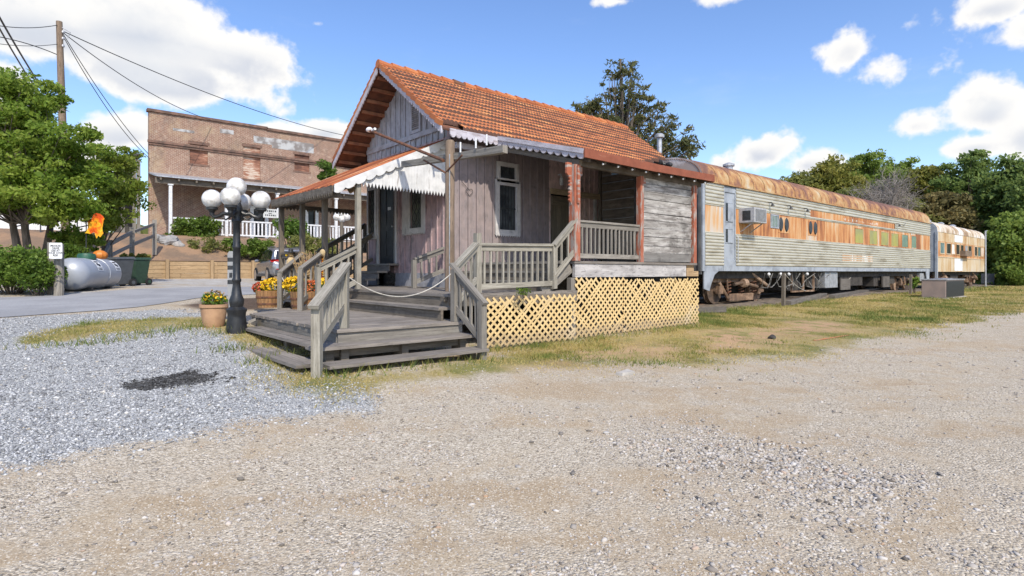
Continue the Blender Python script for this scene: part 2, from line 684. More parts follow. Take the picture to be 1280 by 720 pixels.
M['pink_paint'] = wood('faded_pink_boards', (0.31, 0.26, 0.27), (0.23, 0.19, 0.20), paint=(0.50, 0.36, 0.36), wear=(0.46, 0.66), vary=0.22, stain=0.2, grain=12)
M['mauve_paint'] = wood('weathered_mauve_boards', (0.31, 0.265, 0.275), (0.23, 0.20, 0.20), paint=(0.33, 0.27, 0.26), wear=(0.38, 0.70), vary=0.25, stain=0.28, grain=12)
M['base_paint'] = plain('grey_foundation_board', (0.36, 0.36, 0.39), 0.9)
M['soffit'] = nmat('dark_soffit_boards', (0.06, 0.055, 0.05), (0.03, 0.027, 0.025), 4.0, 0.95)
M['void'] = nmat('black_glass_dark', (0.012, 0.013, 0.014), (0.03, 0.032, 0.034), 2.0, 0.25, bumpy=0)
M['door_dark'] = nmat('near_black_door_paint', (0.022, 0.023, 0.025), (0.04, 0.04, 0.042), 5.0, 0.5)
M['glass'] = nmat('dusty_window_glass', (0.04, 0.045, 0.05), (0.10, 0.11, 0.115), 3.0, 0.12, bumpy=0.02, spec=0.6)
M['iron'] = nmat('black_painted_iron', (0.018, 0.019, 0.021), (0.035, 0.037, 0.04), 14.0, 0.45, spec=0.5)
M['lamp_iron'] = nmat('charcoal_cast_iron', (0.012, 0.0125, 0.0135), (0.024, 0.025, 0.027), 10.0, 0.42, spec=0.5)
M['rust_iron'] = nmat('rusty_iron', (0.18, 0.08, 0.045), (0.09, 0.05, 0.035), 9.0, 0.85)
M['galv'] = nmat('galvanised_metal', (0.50, 0.51, 0.53), (0.36, 0.37, 0.39), 7.0, 0.45, metal=0.5)
M['sill_wood'] = wood('whitewashed_beam_wood', (0.50, 0.48, 0.47), (0.30, 0.285, 0.28), dark=(0.10, 0.09, 0.09), vary=0.1, stain=0.55, grain=9)
M['door_wood'] = wood('olive_brown_freight_door', (0.24, 0.20, 0.145), (0.15, 0.125, 0.09), vary=0.35, stain=0.3)
M['pale_board'] = wood('pale_tan_board', (0.58, 0.45, 0.29), (0.42, 0.32, 0.2), vary=0.1, stain=0.3)
M['grille_glass'] = nmat('greenish_grey_glass', (0.17, 0.18, 0.155), (0.11, 0.12, 0.11), 2.0, 0.15, bumpy=0.02, spec=0.6)
M['rope'] = nmat('pale_rope', (0.50, 0.47, 0.42), (0.38, 0.36, 0.32), 40.0, 0.9)
M['lattice'] = wood('yellow_lattice_slats', (0.70, 0.525, 0.265), (0.58, 0.42, 0.20), dark=(0.4, 0.25, 0.09), vary=0.12, stain=0.10, grain=18, bstr=0.2)
_m = M['lattice']
_T = NT.__new__(NT)
_T.t = _m.node_tree
_bs = next(n for n in _T.t.nodes if n.type == 'BSDF_PRINCIPLED')
_c = _bs.inputs['Base Color'].links[0].from_socket
_v = obj_vec(_T)
_s = _T.n('ShaderNodeSeparateXYZ')
_T.link(_v, _s.inputs[0])
_mud = _T.math('ADD', _T.smooth(_s.outputs[2], 0.42, 0.0), _T.math('MULTIPLY', _T.math('SUBTRACT', _T.noise(_v, 4.0, 5.0, .65), 0.5), 1.6))
_c = _T.mix(_T.math('MULTIPLY', _T.smooth(_mud, 0.35, 0.9), 0.6), _c, (0.33, 0.245, 0.15))       # mud splash at the foot
_c = _T.mix(_T.math('MULTIPLY', _T.smooth(_T.noise(_v, 1.7, 5.0, .6), 0.52, 0.68), 0.5), _c, (0.52, 0.44, 0.32))   # greyed, flaked paint
_T.link(_c, _bs.inputs['Base Color'])
M['steel_cor'] = nmat('dull_stainless_steel', (0.56, 0.525, 0.43), (0.33, 0.285, 0.20), 1.6, 0.40, (0.6, 1, 2.2), 0.45, 0.78, 0.05, metal=0.3, rv=0.0, spec=0.5)


def tile_mat():
    m, T, bs, _ = mat_new('terracotta_tiles')
    r = rnd_attr(T)
    c = T.ramp(r, [(0.0, (0.31, 0.105, 0.045)), (0.3, (0.39, 0.135, 0.055)), (0.7, (0.44, 0.16, 0.062)), (0.9, (0.50, 0.20, 0.078)), (0.975, (0.54, 0.25, 0.095)), (0.985, (0.12, 0.058, 0.038)), (1.0, (0.09, 0.045, 0.032))])  # darkest stops serve the tile lips: row shadow lines and dirt as colour
    v = obj_vec(T)
    big = T.noise(v, 0.9, 5.0, 0.6)
    c = T.mix(T.math('MULTIPLY', T.smooth(big, 0.56, 0.76), 0.28), c, (0.46, 0.21, 0.085))
    sm = T.noise(v, 9.0, 6.0, 0.7)
    c = T.mix(T.math('MULTIPLY', T.smooth(sm, 0.52, 0.72), 0.65), c, (0.16, 0.075, 0.045))
    lich = T.noise(v, 30.0, 3.0, 0.6)
    c = T.mix(T.math('MULTIPLY', T.smooth(lich, 0.62, 0.75), 0.5), c, (0.36, 0.28, 0.2))
    T.link(c, bs.inputs['Base Color'])
    bs.inputs['Roughness'].default_value = 0.85
    bump(T, bs, sm, 0.25, 0.01)
    return m


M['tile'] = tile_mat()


def rust_mat(name, stops, vs_=(1.6, 1.0, 0.35), scale=2.0, seams=0.0, rough=0.75, metal=0.0, crown=None, rvar=.5):
    m, T, bs, _ = mat_new(name)
    v = obj_vec(T)
    a = T.noise(T.vmul(v, vs_), scale, 8.0, 0.62, 0.4)
    b = T.noise(v, 0.55, 3.0, 0.5)
    f = T.math('ADD', T.math('MULTIPLY', T.math('SUBTRACT', a, 0.5), 1.5), T.math('ADD', 0.5, T.math('MULTIPLY', T.math('SUBTRACT', b, 0.5), 1.2)))
    r = rnd_attr(T)
    f = T.math('ADD', f, T.math('MULTIPLY', T.math('SUBTRACT', r, 0.5), rvar))
    if crown:
        # water lies longer on the crown of the roof, which has rusted darker than the flanks
        sp_ = T.n('ShaderNodeSeparateXYZ')
        T.link(v, sp_.inputs[0])
        f = T.math('SUBTRACT', f, T.math('MULTIPLY', T.smooth(sp_.outputs[2], crown[0], crown[1]), crown[2]))
    c = T.ramp(f, stops)
    T.link(c, bs.inputs['Base Color'])
    bs.inputs['Roughness'].default_value = rough
    bs.inputs['Metallic'].default_value = metal
    bump(T, bs, a, 0.15, 0.01)
    return m


M['rust_band'] = rust_mat('rust_stained_orange_panels', [(0.08, (0.22, 0.09, 0.045)), (0.26, (0.38, 0.16, 0.065)), (0.46, (0.50, 0.24, 0.095)), (0.60, (0.53, 0.32, 0.16)), (0.76, (0.52, 0.42, 0.31)), (0.92, (0.47, 0.455, 0.45))], (3.2, 1, 0.28), 2.2)
M['rust_roof'] = rust_mat('rusted_yellow_car_roof', [(0.12, (0.15, 0.075, 0.055)), (0.32, (0.22, 0.11, 0.07)), (0.46, (0.34, 0.175, 0.075)), (0.6, (0.40, 0.245, 0.11)), (0.8, (0.44, 0.335, 0.20)), (0.97, (0.43, 0.39, 0.33))], (1.4, 1.2, 1.2), 2.2, crown=(4.2, 4.75, 0.36), rvar=.12)
M['cream_rust'] = rust_mat('cream_paint_with_rust_runs', [(0.08, (0.22, 0.10, 0.04)), (0.25, (0.38, 0.21, 0.09)), (0.42, (0.48, 0.34, 0.18)), (0.6, (0.54, 0.44, 0.30)), (0.85, (0.55, 0.48, 0.38))], (3.4, 1, 0.25), 2.0, rvar=.18)
M['grey_roof'] = rust_mat('peeling_grey_white_car_roof', [(0.15, (0.25, 0.16, 0.10)), (0.35, (0.38, 0.28, 0.18)), (0.5, (0.52, 0.44, 0.34)), (0.7, (0.62, 0.58, 0.54)), (0.9, (0.66, 0.64, 0.64))], (1.4, 0.8, 0.8), 1.6)
M['tin_rust'] = rust_mat('rusty_tin_porch_roof', [(0.1, (0.15, 0.055, 0.035)), (0.4, (0.33, 0.11, 0.05)), (0.6, (0.45, 0.17, 0.07)), (0.8, (0.52, 0.27, 0.14)), (0.95, (0.55, 0.42, 0.32))], (0.5, 3.0, 0.6), 2.0)
M['bogie'] = rust_mat('grimy_rust_brown_steel', [(0.1, (0.06, 0.045, 0.035)), (0.4, (0.12, 0.08, 0.055)), (0.65, (0.22, 0.14, 0.09)), (0.9, (0.33, 0.23, 0.16))], (2, 2, 2), 2.5)
M['under'] = nmat('black_underframe', (0.035, 0.032, 0.03), (0.07, 0.062, 0.055), 4.0, 0.9)
M['car_grey'] = nmat('grey_blue_car_end_paint', (0.33, 0.36, 0.40), (0.22, 0.24, 0.27), 3.0, 0.6, lo=0.4, hi=0.7)
M['car_dark'] = nmat('dark_grey_vestibule_paint', (0.16, 0.165, 0.17), (0.10, 0.10, 0.10), 2.5, 0.7)
M['arch'] = rust_mat('riveted_grey_end_sheet', [(0.15, (0.36, 0.30, 0.28)), (0.4, (0.58, 0.55, 0.56)), (0.7, (0.68, 0.66, 0.68)), (0.95, (0.74, 0.72, 0.74))], (1, 1, 1), 2.5)
M['win_yellow'] = nmat('yellowed_window_board', (0.34, 0.32, 0.075), (0.26, 0.25, 0.10), 1.4, 0.35, bumpy=0.03)
M['win_green'] = nmat('greenish_window_glass', (0.16, 0.24, 0.17), (0.10, 0.17, 0.14), 1.6, 0.25, bumpy=0.02)
M['win_teal'] = nmat('teal_window_glass', (0.20, 0.30, 0.30), (0.09, 0.15, 0.16), 1.6, 0.2, bumpy=0.02)
M['white_board'] = rust_mat('peeling_white_board', [(0.25, (0.42, 0.22, 0.10)), (0.47, (0.56, 0.40, 0.26)), (0.58, (0.66, 0.62, 0.56)), (0.8, (0.70, 0.69, 0.68))], (3, 1, 0.5), 1.6)
M['rail_steel'] = nmat('rusty_rail_steel', (0.17, 0.10, 0.065), (0.09, 0.06, 0.045), 6.0, 0.7)
M['tie_wood'] = wood('old_sleeper_wood', (0.21, 0.19, 0.17), (0.12, 0.105, 0.09), vary=0.5, stain=0.4)
M['white_sign'] = plain('white_sign_enamel', (0.78, 0.79, 0.80), 0.4)
M['sign_ink'] = plain('black_sign_ink', (0.02, 0.02, 0.025), 0.6)
M['tank'] = nmat('silver_grey_tank_paint', (0.36, 0.385, 0.43), (0.30, 0.325, 0.37), 1.5, 0.38, bumpy=0.02, metal=0.15, spec=0.5)
M['green_lid'] = plain('dark_green_plastic', (0.025, 0.10, 0.06), 0.5)
M['bin_grey'] = plain('charcoal_plastic', (0.075, 0.082, 0.09), 0.5)
M['bin_green'] = plain('dark_green_bin_plastic', (0.03, 0.065, 0.04), 0.5)
M['rubber'] = plain('black_rubber', (0.02, 0.02, 0.021), 0.85)
M['terracotta'] = nmat('pale_terracotta', (0.47, 0.29, 0.17), (0.37, 0.22, 0.13), 5.0, 0.85)
M['barrel'] = wood('brown_barrel_staves', (0.40, 0.22, 0.10), (0.27, 0.14, 0.06), vary=0.4, stain=0.2, grain=14)
M['car_paint'] = plain('silver_grey_car_paint', (0.30, 0.31, 0.33), 0.22, metal=0.6, spec=0.6)
M['car_glass'] = plain('dark_car_glass', (0.015, 0.017, 0.02), 0.06, spec=0.7)
M['tail_red'] = plain('red_tail_lamp', (0.42, 0.02, 0.02), 0.25)
M['wheel_rim'] = plain('alloy_wheel', (0.5, 0.5, 0.52), 0.3, metal=0.7)
M['white_rail'] = plain('fresh_white_paint', (0.76, 0.77, 0.78), 0.6)
M['timber_wall'] = wood('tan_treated_timber', (0.47, 0.33, 0.19), (0.36, 0.245, 0.135), dark=(0.17, 0.12, 0.07), vary=0.35, stain=0.2, grain=10)
M['orange_cloth'] = nmat('orange_autumn_cloth', (0.78, 0.25, 0.02), (0.72, 0.42, 0.03), 6.0, 0.8, bumpy=0)
M['pumpkin'] = plain('pumpkin_skin', (0.62, 0.20, 0.03), 0.5)
M['straw'] = nmat('dry_corn_stalk', (0.42, 0.30, 0.16), (0.26, 0.17, 0.09), 12.0, 0.9)
M['tan_cloth'] = nmat('straw_tan_cloth', (0.55, 0.42, 0.24), (0.44, 0.33, 0.18), 15.0, 0.9)
M['bark'] = nmat('grey_brown_bark', (0.17, 0.14, 0.115), (0.09, 0.075, 0.06), 8.0, 0.95, (1, 1, 0.25), bumpy=0.6)
M['twig'] = nmat('pale_grey_twigs', (0.30, 0.27, 0.24), (0.22, 0.19, 0.17), 8.0, 0.95)
M['far_white'] = plain('far_white_cladding', (0.80, 0.81, 0.82), 0.7)
M['far_dark'] = plain('dark_shed_boards', (0.07, 0.066, 0.062), 0.9)
M['concrete'] = nmat('pale_concrete', (0.45, 0.42, 0.38), (0.34, 0.32, 0.29), 4.0, 0.9)


def globe_mat():
    m, T, bs, _ = mat_new('grimy_white_globe')
    v = T.n('ShaderNodeTexCoord').outputs['Object']
    nz_ = T.noise(v, 7.0, 5.0, 0.6)
    c = T.mix(T.smooth(nz_, 0.42, 0.68), (0.70, 0.685, 0.66), (0.40, 0.38, 0.35))
    T.link(c, bs.inputs['Base Color'])
    bs.inputs['Roughness'].default_value = 0.25
    bs.inputs['Subsurface Weight'].default_value = 0.3
    bs.inputs['Subsurface Radius'].default_value = (0.05, 0.04, 0.03)
    return m


M['globe'] = globe_mat()


def brick_mat():
    m, T, bs, _ = mat_new('old_brown_brick')
    v = obj_vec(T)
    s = T.n('ShaderNodeSeparateXYZ')
    T.link(v, s.inputs[0])
    cmb = T.n('ShaderNodeCombineXYZ')
    T.link(T.math('ADD', s.outputs[0], s.outputs[1]), cmb.inputs[0])
    T.link(s.outputs[2], cmb.inputs[1])
    b = T.n('ShaderNodeTexBrick')
    T.link(cmb.outputs[0], b.inputs['Vector'])
    b.inputs['Scale'].default_value = 1.0
    b.inputs['Brick Width'].default_value = 0.24
    b.inputs['Row Height'].default_value = 0.082
    b.inputs['Mortar Size'].default_value = 0.014
    b.inputs['Bias'].default_value = -0.2
    b.inputs['Color1'].default_value = (0.235, 0.118, 0.078, 1)
    b.inputs['Color2'].default_value = (0.20, 0.095, 0.065, 1)
    b.inputs['Mortar'].default_value = (0.27, 0.20, 0.15, 1)
    n1 = T.noise(v, 0.55, 6.0, 0.6)
    n2 = T.noise(v, 2.6, 6.0, 0.7)
    c = T.mix(T.math('MULTIPLY', T.smooth(n1, 0.50, 0.66), 0.55), b.outputs[0], (0.36, 0.265, 0.15))
    c = T.mix(T.math('MULTIPLY', T.smooth(n2, 0.54, 0.70), 0.6), c, (0.46, 0.38, 0.31))
    n3 = T.noise(T.vmul(v, (1, 1, 0.5)), 1.1, 5.0, 0.65)
    c = T.mix(T.math('MULTIPLY', T.smooth(n3, 0.50, 0.72), 0.7), c, (0.11, 0.065, 0.05))
    n4 = T.noise(v, 5.5, 4.0, 0.7)
    c = T.mix(T.math('MULTIPLY', T.smooth(n4, 0.52, 0.66), 0.55), c, (0.115, 0.06, 0.045))
    c = T.mix(T.math('MULTIPLY', T.smooth(n4, 0.46, 0.34), 0.45), c, (0.47, 0.36, 0.27))
    c = T.mix(T.math('MULTIPLY', b.outputs['Fac'], 0.65), c, (0.40, 0.33, 0.27))
    T.link(c, bs.inputs['Base Color'])
    bs.inputs['Roughness'].default_value = 0.95
    bump(T, bs, b.outputs['Fac'], -0.4, 0.01)
    return m


M['brick'] = brick_mat()
M['cornice'] = nmat('dark_weathered_brick', (0.20, 0.12, 0.09), (0.11, 0.075, 0.06), 3.0, 0.95)
M['far_post'] = plain('white_porch_post_paint', (0.70, 0.71, 0.73), 0.6)
M['brick_patch'] = nmat('grey_rendered_patch', (0.42, 0.42, 0.42), (0.20, 0.18, 0.17), 1.8, 0.95, lo=0.4, hi=0.6)
# ------------------------------------------------------------------ ground sheet with zones
def poly_px(pts):
    return np.array([unproj(x, y) for x, y in pts])


def inside_dist(P, X, Y):
    """signed distance to polygon P (positive inside)"""
    n = len(P)
    ins = np.zeros(X.shape, bool)
    dist = np.full(X.shape, 1e9)
    for i in range(n):
        x0, y0 = P[i]
        x1, y1 = P[(i + 1) % n]
        dx, dy = x1 - x0, y1 - y0
        t = np.clip(((X - x0) * dx + (Y - y0) * dy) / (dx * dx + dy * dy + 1e-12), 0, 1)
        dist = np.minimum(dist, np.hypot(X - x0 - t * dx, Y - y0 - t * dy))
        c = ((y0 > Y) != (y1 > Y)) & (X < (x1 - x0) * (Y - y0) / (y1 - y0 + 1e-12) + x0)
        ins ^= c
    return np.where(ins, dist, -dist)


def fnoise(X, Y, s, seed=0):
    """cheap smooth value noise, several octaves"""
    out = np.zeros(np.shape(X))
    amp, tot = 1.0, 0.0
    r = np.random.default_rng(seed + 5)
    G = r.random((64, 64))
    for o in range(4):
        x, y = np.asarray(X) * s * 2 ** o + 13.7 * o, np.asarray(Y) * s * 2 ** o + 7.1 * o
        xi, yi = np.floor(x).astype(int), np.floor(y).astype(int)
        fx, fy = x - xi, y - yi
        fx, fy = fx * fx * (3 - 2 * fx), fy * fy * (3 - 2 * fy)
        g = lambda a, b: G[a % 64, b % 64]
        v = (g(xi, yi) * (1 - fx) + g(xi + 1, yi) * fx) * (1 - fy) + (g(xi, yi + 1) * (1 - fx) + g(xi + 1, yi + 1) * fx) * fy
        out += v * amp
        tot += amp
        amp *= 0.55
    return out / tot


P_BLUE = np.r_[poly_px([(0, 582), (60, 572), (140, 556), (220, 545), (300, 528), (380, 516), (455, 506), (468, 496), (440, 482), (395, 474), (352, 460), (322, 444), (318, 428), (290, 415), (245, 405), (300, 396)]),
               np.array([(2.3, 14.2), (-.4, 13.9), (-14, 13.4), (-14, 6)])]
P_ISLE = poly_px([(25, 428), (70, 412), (130, 402), (200, 398), (262, 396), (300, 400), (345, 430), (398, 470), (340, 450), (322, 434), (280, 414), (220, 407), (150, 414), (90, 426)])
P_STRIP0 = poly_px([(395, 474), (440, 486), (520, 482), (600, 470), (680, 458), (760, 452), (840, 452), (930, 452), (1010, 440), (1090, 424), (1160, 408), (1225, 396), (1290, 386)])
P_STRIP = np.r_[P_STRIP0, np.array([(70, -1.5), (70, 14.5), (30, 14.5), (12.3, 14.5), (12.2, 7.3), (5.8, 7.3), (5.2, 6.5), (3.0, 6.2), (2.3, 6.6)])]
P_BARE = poly_px([(855, 440), (880, 420), (930, 412), (1000, 402), (1060, 402), (1080, 410), (1010, 418), (940, 432), (900, 446)])
P_BARE2 = poly_px([(640, 462), (700, 440), (800, 428), (880, 432), (860, 452), (760, 458), (690, 462)])
P_MULCH = poly_px([(228, 382), (262, 375), (330, 372), (350, 380), (335, 386), (290, 388), (250, 386)])
P_OIL = poly_px([(160, 477), (195, 470), (235, 466), (268, 466), (262, 474), (225, 482), (180, 488)])
P_CLEAN = poly_px([(560, 625), (700, 560), (830, 520), (960, 500), (1000, 520), (880, 560), (800, 600), (640, 640)])
P_PILE = poly_px([(800, 560), (900, 545), (1010, 560), (1110, 600), (1120, 640), (1040, 660), (940, 640), (860, 600)])
P_PALE = poly_px([(1080, 570), (1280, 520), (1280, 720), (1130, 720), (1080, 640)])
P_LOT = np.array([(-6, 19.5), (2.5, 21.0), (3.6, 24.0), (-6, 26), (-30, 26), (-30, 36), (40, 36), (40, 25.5), (14, 24), (7, 22), (3, 19.6)])


def axis_coords(a0, a1, step, lo, hi, grow=1.13):
    mid = list(np.arange(a0, a1 + 1e-6, step))
    up, s = [mid[-1]], step
    while up[-1] < hi:
        s *= grow
        up.append(up[-1] + s)
    dn, s = [mid[0]], step
    while dn[-1] > lo:
        s *= grow
        dn.append(dn[-1] - s)
    return np.array(dn[:0:-1] + mid + up[1:])


def zones(X, Y):
    w = (fnoise(X, Y, 1.3, 1) - 0.5) * 1.5 + (fnoise(X, Y, 5.0, 2) - 0.5) * 0.5
    sm = lambda d, k: np.clip(0.5 + d / k, 0, 1)
    blue = sm(inside_dist(P_BLUE, X, Y) + w * 0.55, 0.55)
    isle = sm(inside_dist(P_ISLE, X, Y) + w * 0.55, 0.6)
    strip = sm(inside_dist(P_STRIP, X, Y) + w * 0.8, 1.1)
    bare = np.maximum(sm(inside_dist(P_BARE, X, Y) + w * 1.0, 0.9), 0.75 * sm(inside_dist(P_BARE2, X, Y) + w * 0.8 - .1, 0.9))
    grass = np.maximum(isle, strip)
    far = (np.asarray(X) > 44) & (np.asarray(Y) > 3)
    grass = np.where(far, 1.0, grass)
    mulch = sm(inside_dist(P_MULCH, X, Y) + w * 0.2, 0.3)
    lot = sm(inside_dist(P_LOT, X, Y) + w * 0.6, 0.8)
    oil = sm(inside_dist(P_OIL, X, Y) + w * 0.8 + (fnoise(X, Y, 9.0, 8) - .5) * .5 - 0.10, 0.22)
    blue = np.clip(blue * (1 - isle * 0.9), 0, 1)
    return blue, grass, bare, mulch, lot, oil


def ground_material():
    m, T, bs, _ = mat_new('gravel_dirt_and_grass_ground')
    v = obj_vec(T)
    za = T.n('ShaderNodeAttribute')
    za.attribute_name = 'zone_a'
    zb = T.n('ShaderNodeAttribute')
    zb.attribute_name = 'zone_b'
    sa, sb = T.n('ShaderNodeSeparateColor'), T.n('ShaderNodeSeparateColor')
    T.link(za.outputs['Color'], sa.inputs[0])
    T.link(zb.outputs['Color'], sb.inputs[0])
    blue, grass, bare = sa.outputs[0], sa.outputs[1], sa.outputs[2]
    mulch, lot, oil = sb.outputs[0], sb.outputs[1], sb.outputs[2]
    v1 = T.voro(v, 58.0)
    v2 = T.voro(v, 120.0)
    s1 = T.n('ShaderNodeSeparateColor')
    T.link(v1.outputs['Color'], s1.inputs[0])
    s2 = T.n('ShaderNodeSeparateColor')
    T.link(v2.outputs['Color'], s2.inputs[0])
    n_big = T.noise(v, 0.55, 5.0, 0.6)
    n_mid = T.noise(v, 2.6, 5.0, 0.6)
    n_fine = T.noise(v, 22.0, 5.0, 0.7)
    n_grit = T.noise(v, 120.0, 3.0, 0.7)
    # fine dust + crushed stone of the lane
    dust = T.mix(T.smooth(n_mid, 0.35, 0.65), (0.42, 0.345, 0.25), (0.46, 0.40, 0.315))
    dust = T.mix(T.math('MULTIPLY', T.smooth(n_big, 0.42, 0.6), 0.6), dust, (0.46, 0.42, 0.345))
    dust = T.mix(T.math('MULTIPLY', T.smooth(n_grit, 0.44, 0.62), 0.72), dust, (0.215, 0.175, 0.125))
    dust = T.mix(T.math('MULTIPLY', T.smooth(n_fine, 0.52, 0.75), 0.35), dust, (0.27, 0.22, 0.17))
    # compacted wheel lanes running along the drive
    vr = T.n('ShaderNodeVectorRotate', rotation_type='Z_AXIS')
    T.link(v, vr.inputs['Vector'])
    vr.inputs['Angle'].default_value = math.radians(33)
    lane = T.noise(T.vmul(vr.outputs[0], (0.16, 1.25, 1.0)), 1.0, 4.0, 0.6, 0.4)
    dust = T.mix(T.math('MULTIPLY', T.smooth(lane, 0.46, 0.62), 0.85), dust, (0.34, 0.27, 0.19))
    dust = T.mix(T.math('MULTIPLY', T.smooth(s2.outputs[0], 0.80, 0.92), 0.75), dust, (0.62, 0.58, 0.50))
    dust = T.mix(T.math('MULTIPLY', T.smooth(s2.outputs[2], 0.86, 0.94), 0.75), dust, (0.16, 0.13, 0.10))
    stone = T.ramp(s1.outputs[0], [(0, (0.16, 0.135, 0.11)), (0.3, (0.35, 0.31, 0.25)), (0.7, (0.50, 0.455, 0.38)), (1, (0.68, 0.64, 0.57))])
    stone2 = T.ramp(s2.outputs[1], [(0, (0.12, 0.105, 0.09)), (0.25, (0.33, 0.285, 0.225)), (0.7, (0.49, 0.44, 0.365)), (1, (0.68, 0.64, 0.57))])
    stone = T.mix(T.smooth(n_fine, 0.40, 0.6), stone, stone2)
    few = T.smooth(T.math('ADD', T.math('ADD', n_mid, T.math('MULTIPLY', T.math('SUBTRACT', 0.5, lane), 0.9)), T.math('MULTIPLY', T.math('SUBTRACT', n_big, 0.5), 1.2)), 0.29, 0.60)
    c = T.mix(T.math('MULTIPLY', few, 0.85), dust, stone)
    ht = T.math('MULTIPLY', v1.outputs['Distance'], few)
    c = T.mix(1.0, c, (1.03, 0.998, 0.94), 'MULTIPLY')
    straw = T.smooth(T.noise(T.vmul(vr.outputs[0], (0.5, 1.6, 1.0)), 1.7, 6.0, 0.7), 0.57, 0.74)
    c = T.mix(T.math('MULTIPLY', straw, 0.35), c, (0.43, 0.35, 0.225))
    # blue-grey railway stone
    bstone = T.ramp(s1.outputs[1], [(0, (0.12, 0.121, 0.125)), (0.3, (0.265, 0.272, 0.282)), (0.65, (0.365, 0.374, 0.387)), (0.9, (0.475, 0.48, 0.485)), (1, (0.64, 0.64, 0.625))])
    bstone2 = T.ramp(s2.outputs[2], [(0, (0.13, 0.132, 0.14)), (0.5, (0.37, 0.383, 0.405)), (1, (0.62, 0.625, 0.63))])
    bstone = T.mix(T.smooth(n_fine, 0.42, 0.58), bstone, bstone2)
    bstone = T.mix(1.0, bstone, (1.0, 0.995, 0.95), 'MULTIPLY')
    bstone = T.mix(T.math('MULTIPLY', T.smooth(n_mid, 0.6, 0.75), 0.45), bstone, (0.40, 0.36, 0.31))
    bstone = T.mix(T.math('MULTIPLY', T.smooth(T.math('ADD', oil, T.math('MULTIPLY', T.math('SUBTRACT', n_fine, 0.5), 1.6)), 0.35, 0.9), 0.80), bstone, (0.022, 0.021, 0.02))
    blue_e = T.smooth(T.math('ADD', blue, T.math('MULTIPLY', T.math('SUBTRACT', n_fine, 0.5), 1.1)), 0.32, 0.68)
    c = T.mix(blue_e, c, bstone)
    # pale parking gravel beyond the road
    lotc = T.mix(T.smooth(n_mid, 0.4, 0.6), (0.44, 0.43, 0.41), (0.37, 0.34, 0.30))
    lotc = T.mix(T.math('MULTIPLY', T.smooth(n_big, 0.5, 0.62), 0.6), lotc, (0.40, 0.31, 0.20))
    c = T.mix(lot, c, lotc)
    # thin soil and thatch under the grass
    th = T.mix(T.smooth(n_fine, 0.35, 0.65), (0.38, 0.31, 0.15), (0.29, 0.235, 0.105))
    th = T.mix(T.smooth(T.noise(v, 0.9, 5.0, 0.6), 0.44, 0.62), th, (0.17, 0.175, 0.055))
    th = T.mix(T.math('MULTIPLY', T.smooth(n_grit, 0.5, 0.7), 0.5), th, (0.15, 0.115, 0.06))
    c = T.mix(T.smooth(T.math('ADD', grass, T.math('MULTIPLY', T.math('SUBTRACT', n_fine, 0.5), 1.0)), 0.25, 0.75), c, th)
    br = T.mix(T.smooth(n_fine, 0.35, 0.65), (0.47, 0.315, 0.19), (0.38, 0.25, 0.15))
    c = T.mix(T.math('MULTIPLY', T.math('MULTIPLY', bare, grass), T.smooth(n_mid, 0.36, 0.55)), c, br)
    mu = T.mix(T.smooth(n_fine, 0.35, 0.65), (0.075, 0.055, 0.042), (0.14, 0.10, 0.075))
    c = T.mix(mulch, c, mu)
    T.link(c, bs.inputs['Base Color'])
    bs.inputs['Roughness'].default_value = 0.95
    bs.inputs['Specular IOR Level'].default_value = 0.1
    stony = T.math('MAXIMUM', blue, few)
    h = T.math('ADD', T.math('MULTIPLY', T.math('SUBTRACT', 0.6, v1.outputs['Distance']), T.math('MULTIPLY', stony, 1.0)), T.math('MULTIPLY', n_fine, 0.45))
    h = T.math('ADD', h, T.math('MULTIPLY', n_grit, 0.25))
    bump(T, bs, h, 0.6, 0.02)
    return m


def build_ground():
    xs = axis_coords(-8.0, 24.0, 0.13, -900, 900)
    ys = axis_coords(0.5, 17.0, 0.13, -900, 900)
    X, Y = np.meshgrid(xs, ys)
    Z = ground_np(X, Y)
    Z = Z + ((fnoise(X, Y, 0.45, 3) - 0.5) * 0.05 * np.clip(np.hypot(X, Y) / 2.0, 0, 1) + (fnoise(X, Y, 2.4, 9) - 0.5) * 0.022) * np.clip((13.2 - Y) / 1.5, 0, 1) * np.clip((34 - X) / 8, 0, 1)
    far = np.clip((np.hypot(X - 10, Y - 12) - 75) / 300, 0, 1)
    Z = Z + far * 1.0
    ny, nx = X.shape
    V = np.stack([X.ravel(), Y.ravel(), Z.ravel()], 1)
    i = np.arange(ny * nx).reshape(ny, nx)
    F = np.stack([i[:-1, :-1].ravel(), i[:-1, 1:].ravel(), i[1:, 1:].ravel(), i[1:, :-1].ravel()], 1)
    o = np_mesh('ground', V, F, ground_material())
    z = zones(X.ravel(), Y.ravel())
    me = o.data
    for nm, ch in (('zone_a', z[:3]), ('zone_b', z[3:])):
        at = me.attributes.new(nm, 'FLOAT_COLOR', 'POINT')
        arr = np.stack([*ch, np.ones(len(V))], 1).astype(np.float32)
        at.data.foreach_set('color', arr.ravel())
    me.polygons.foreach_set('use_smooth', [True] * len(me.polygons))
    tag(o, kind='structure')
    return o


build_ground()


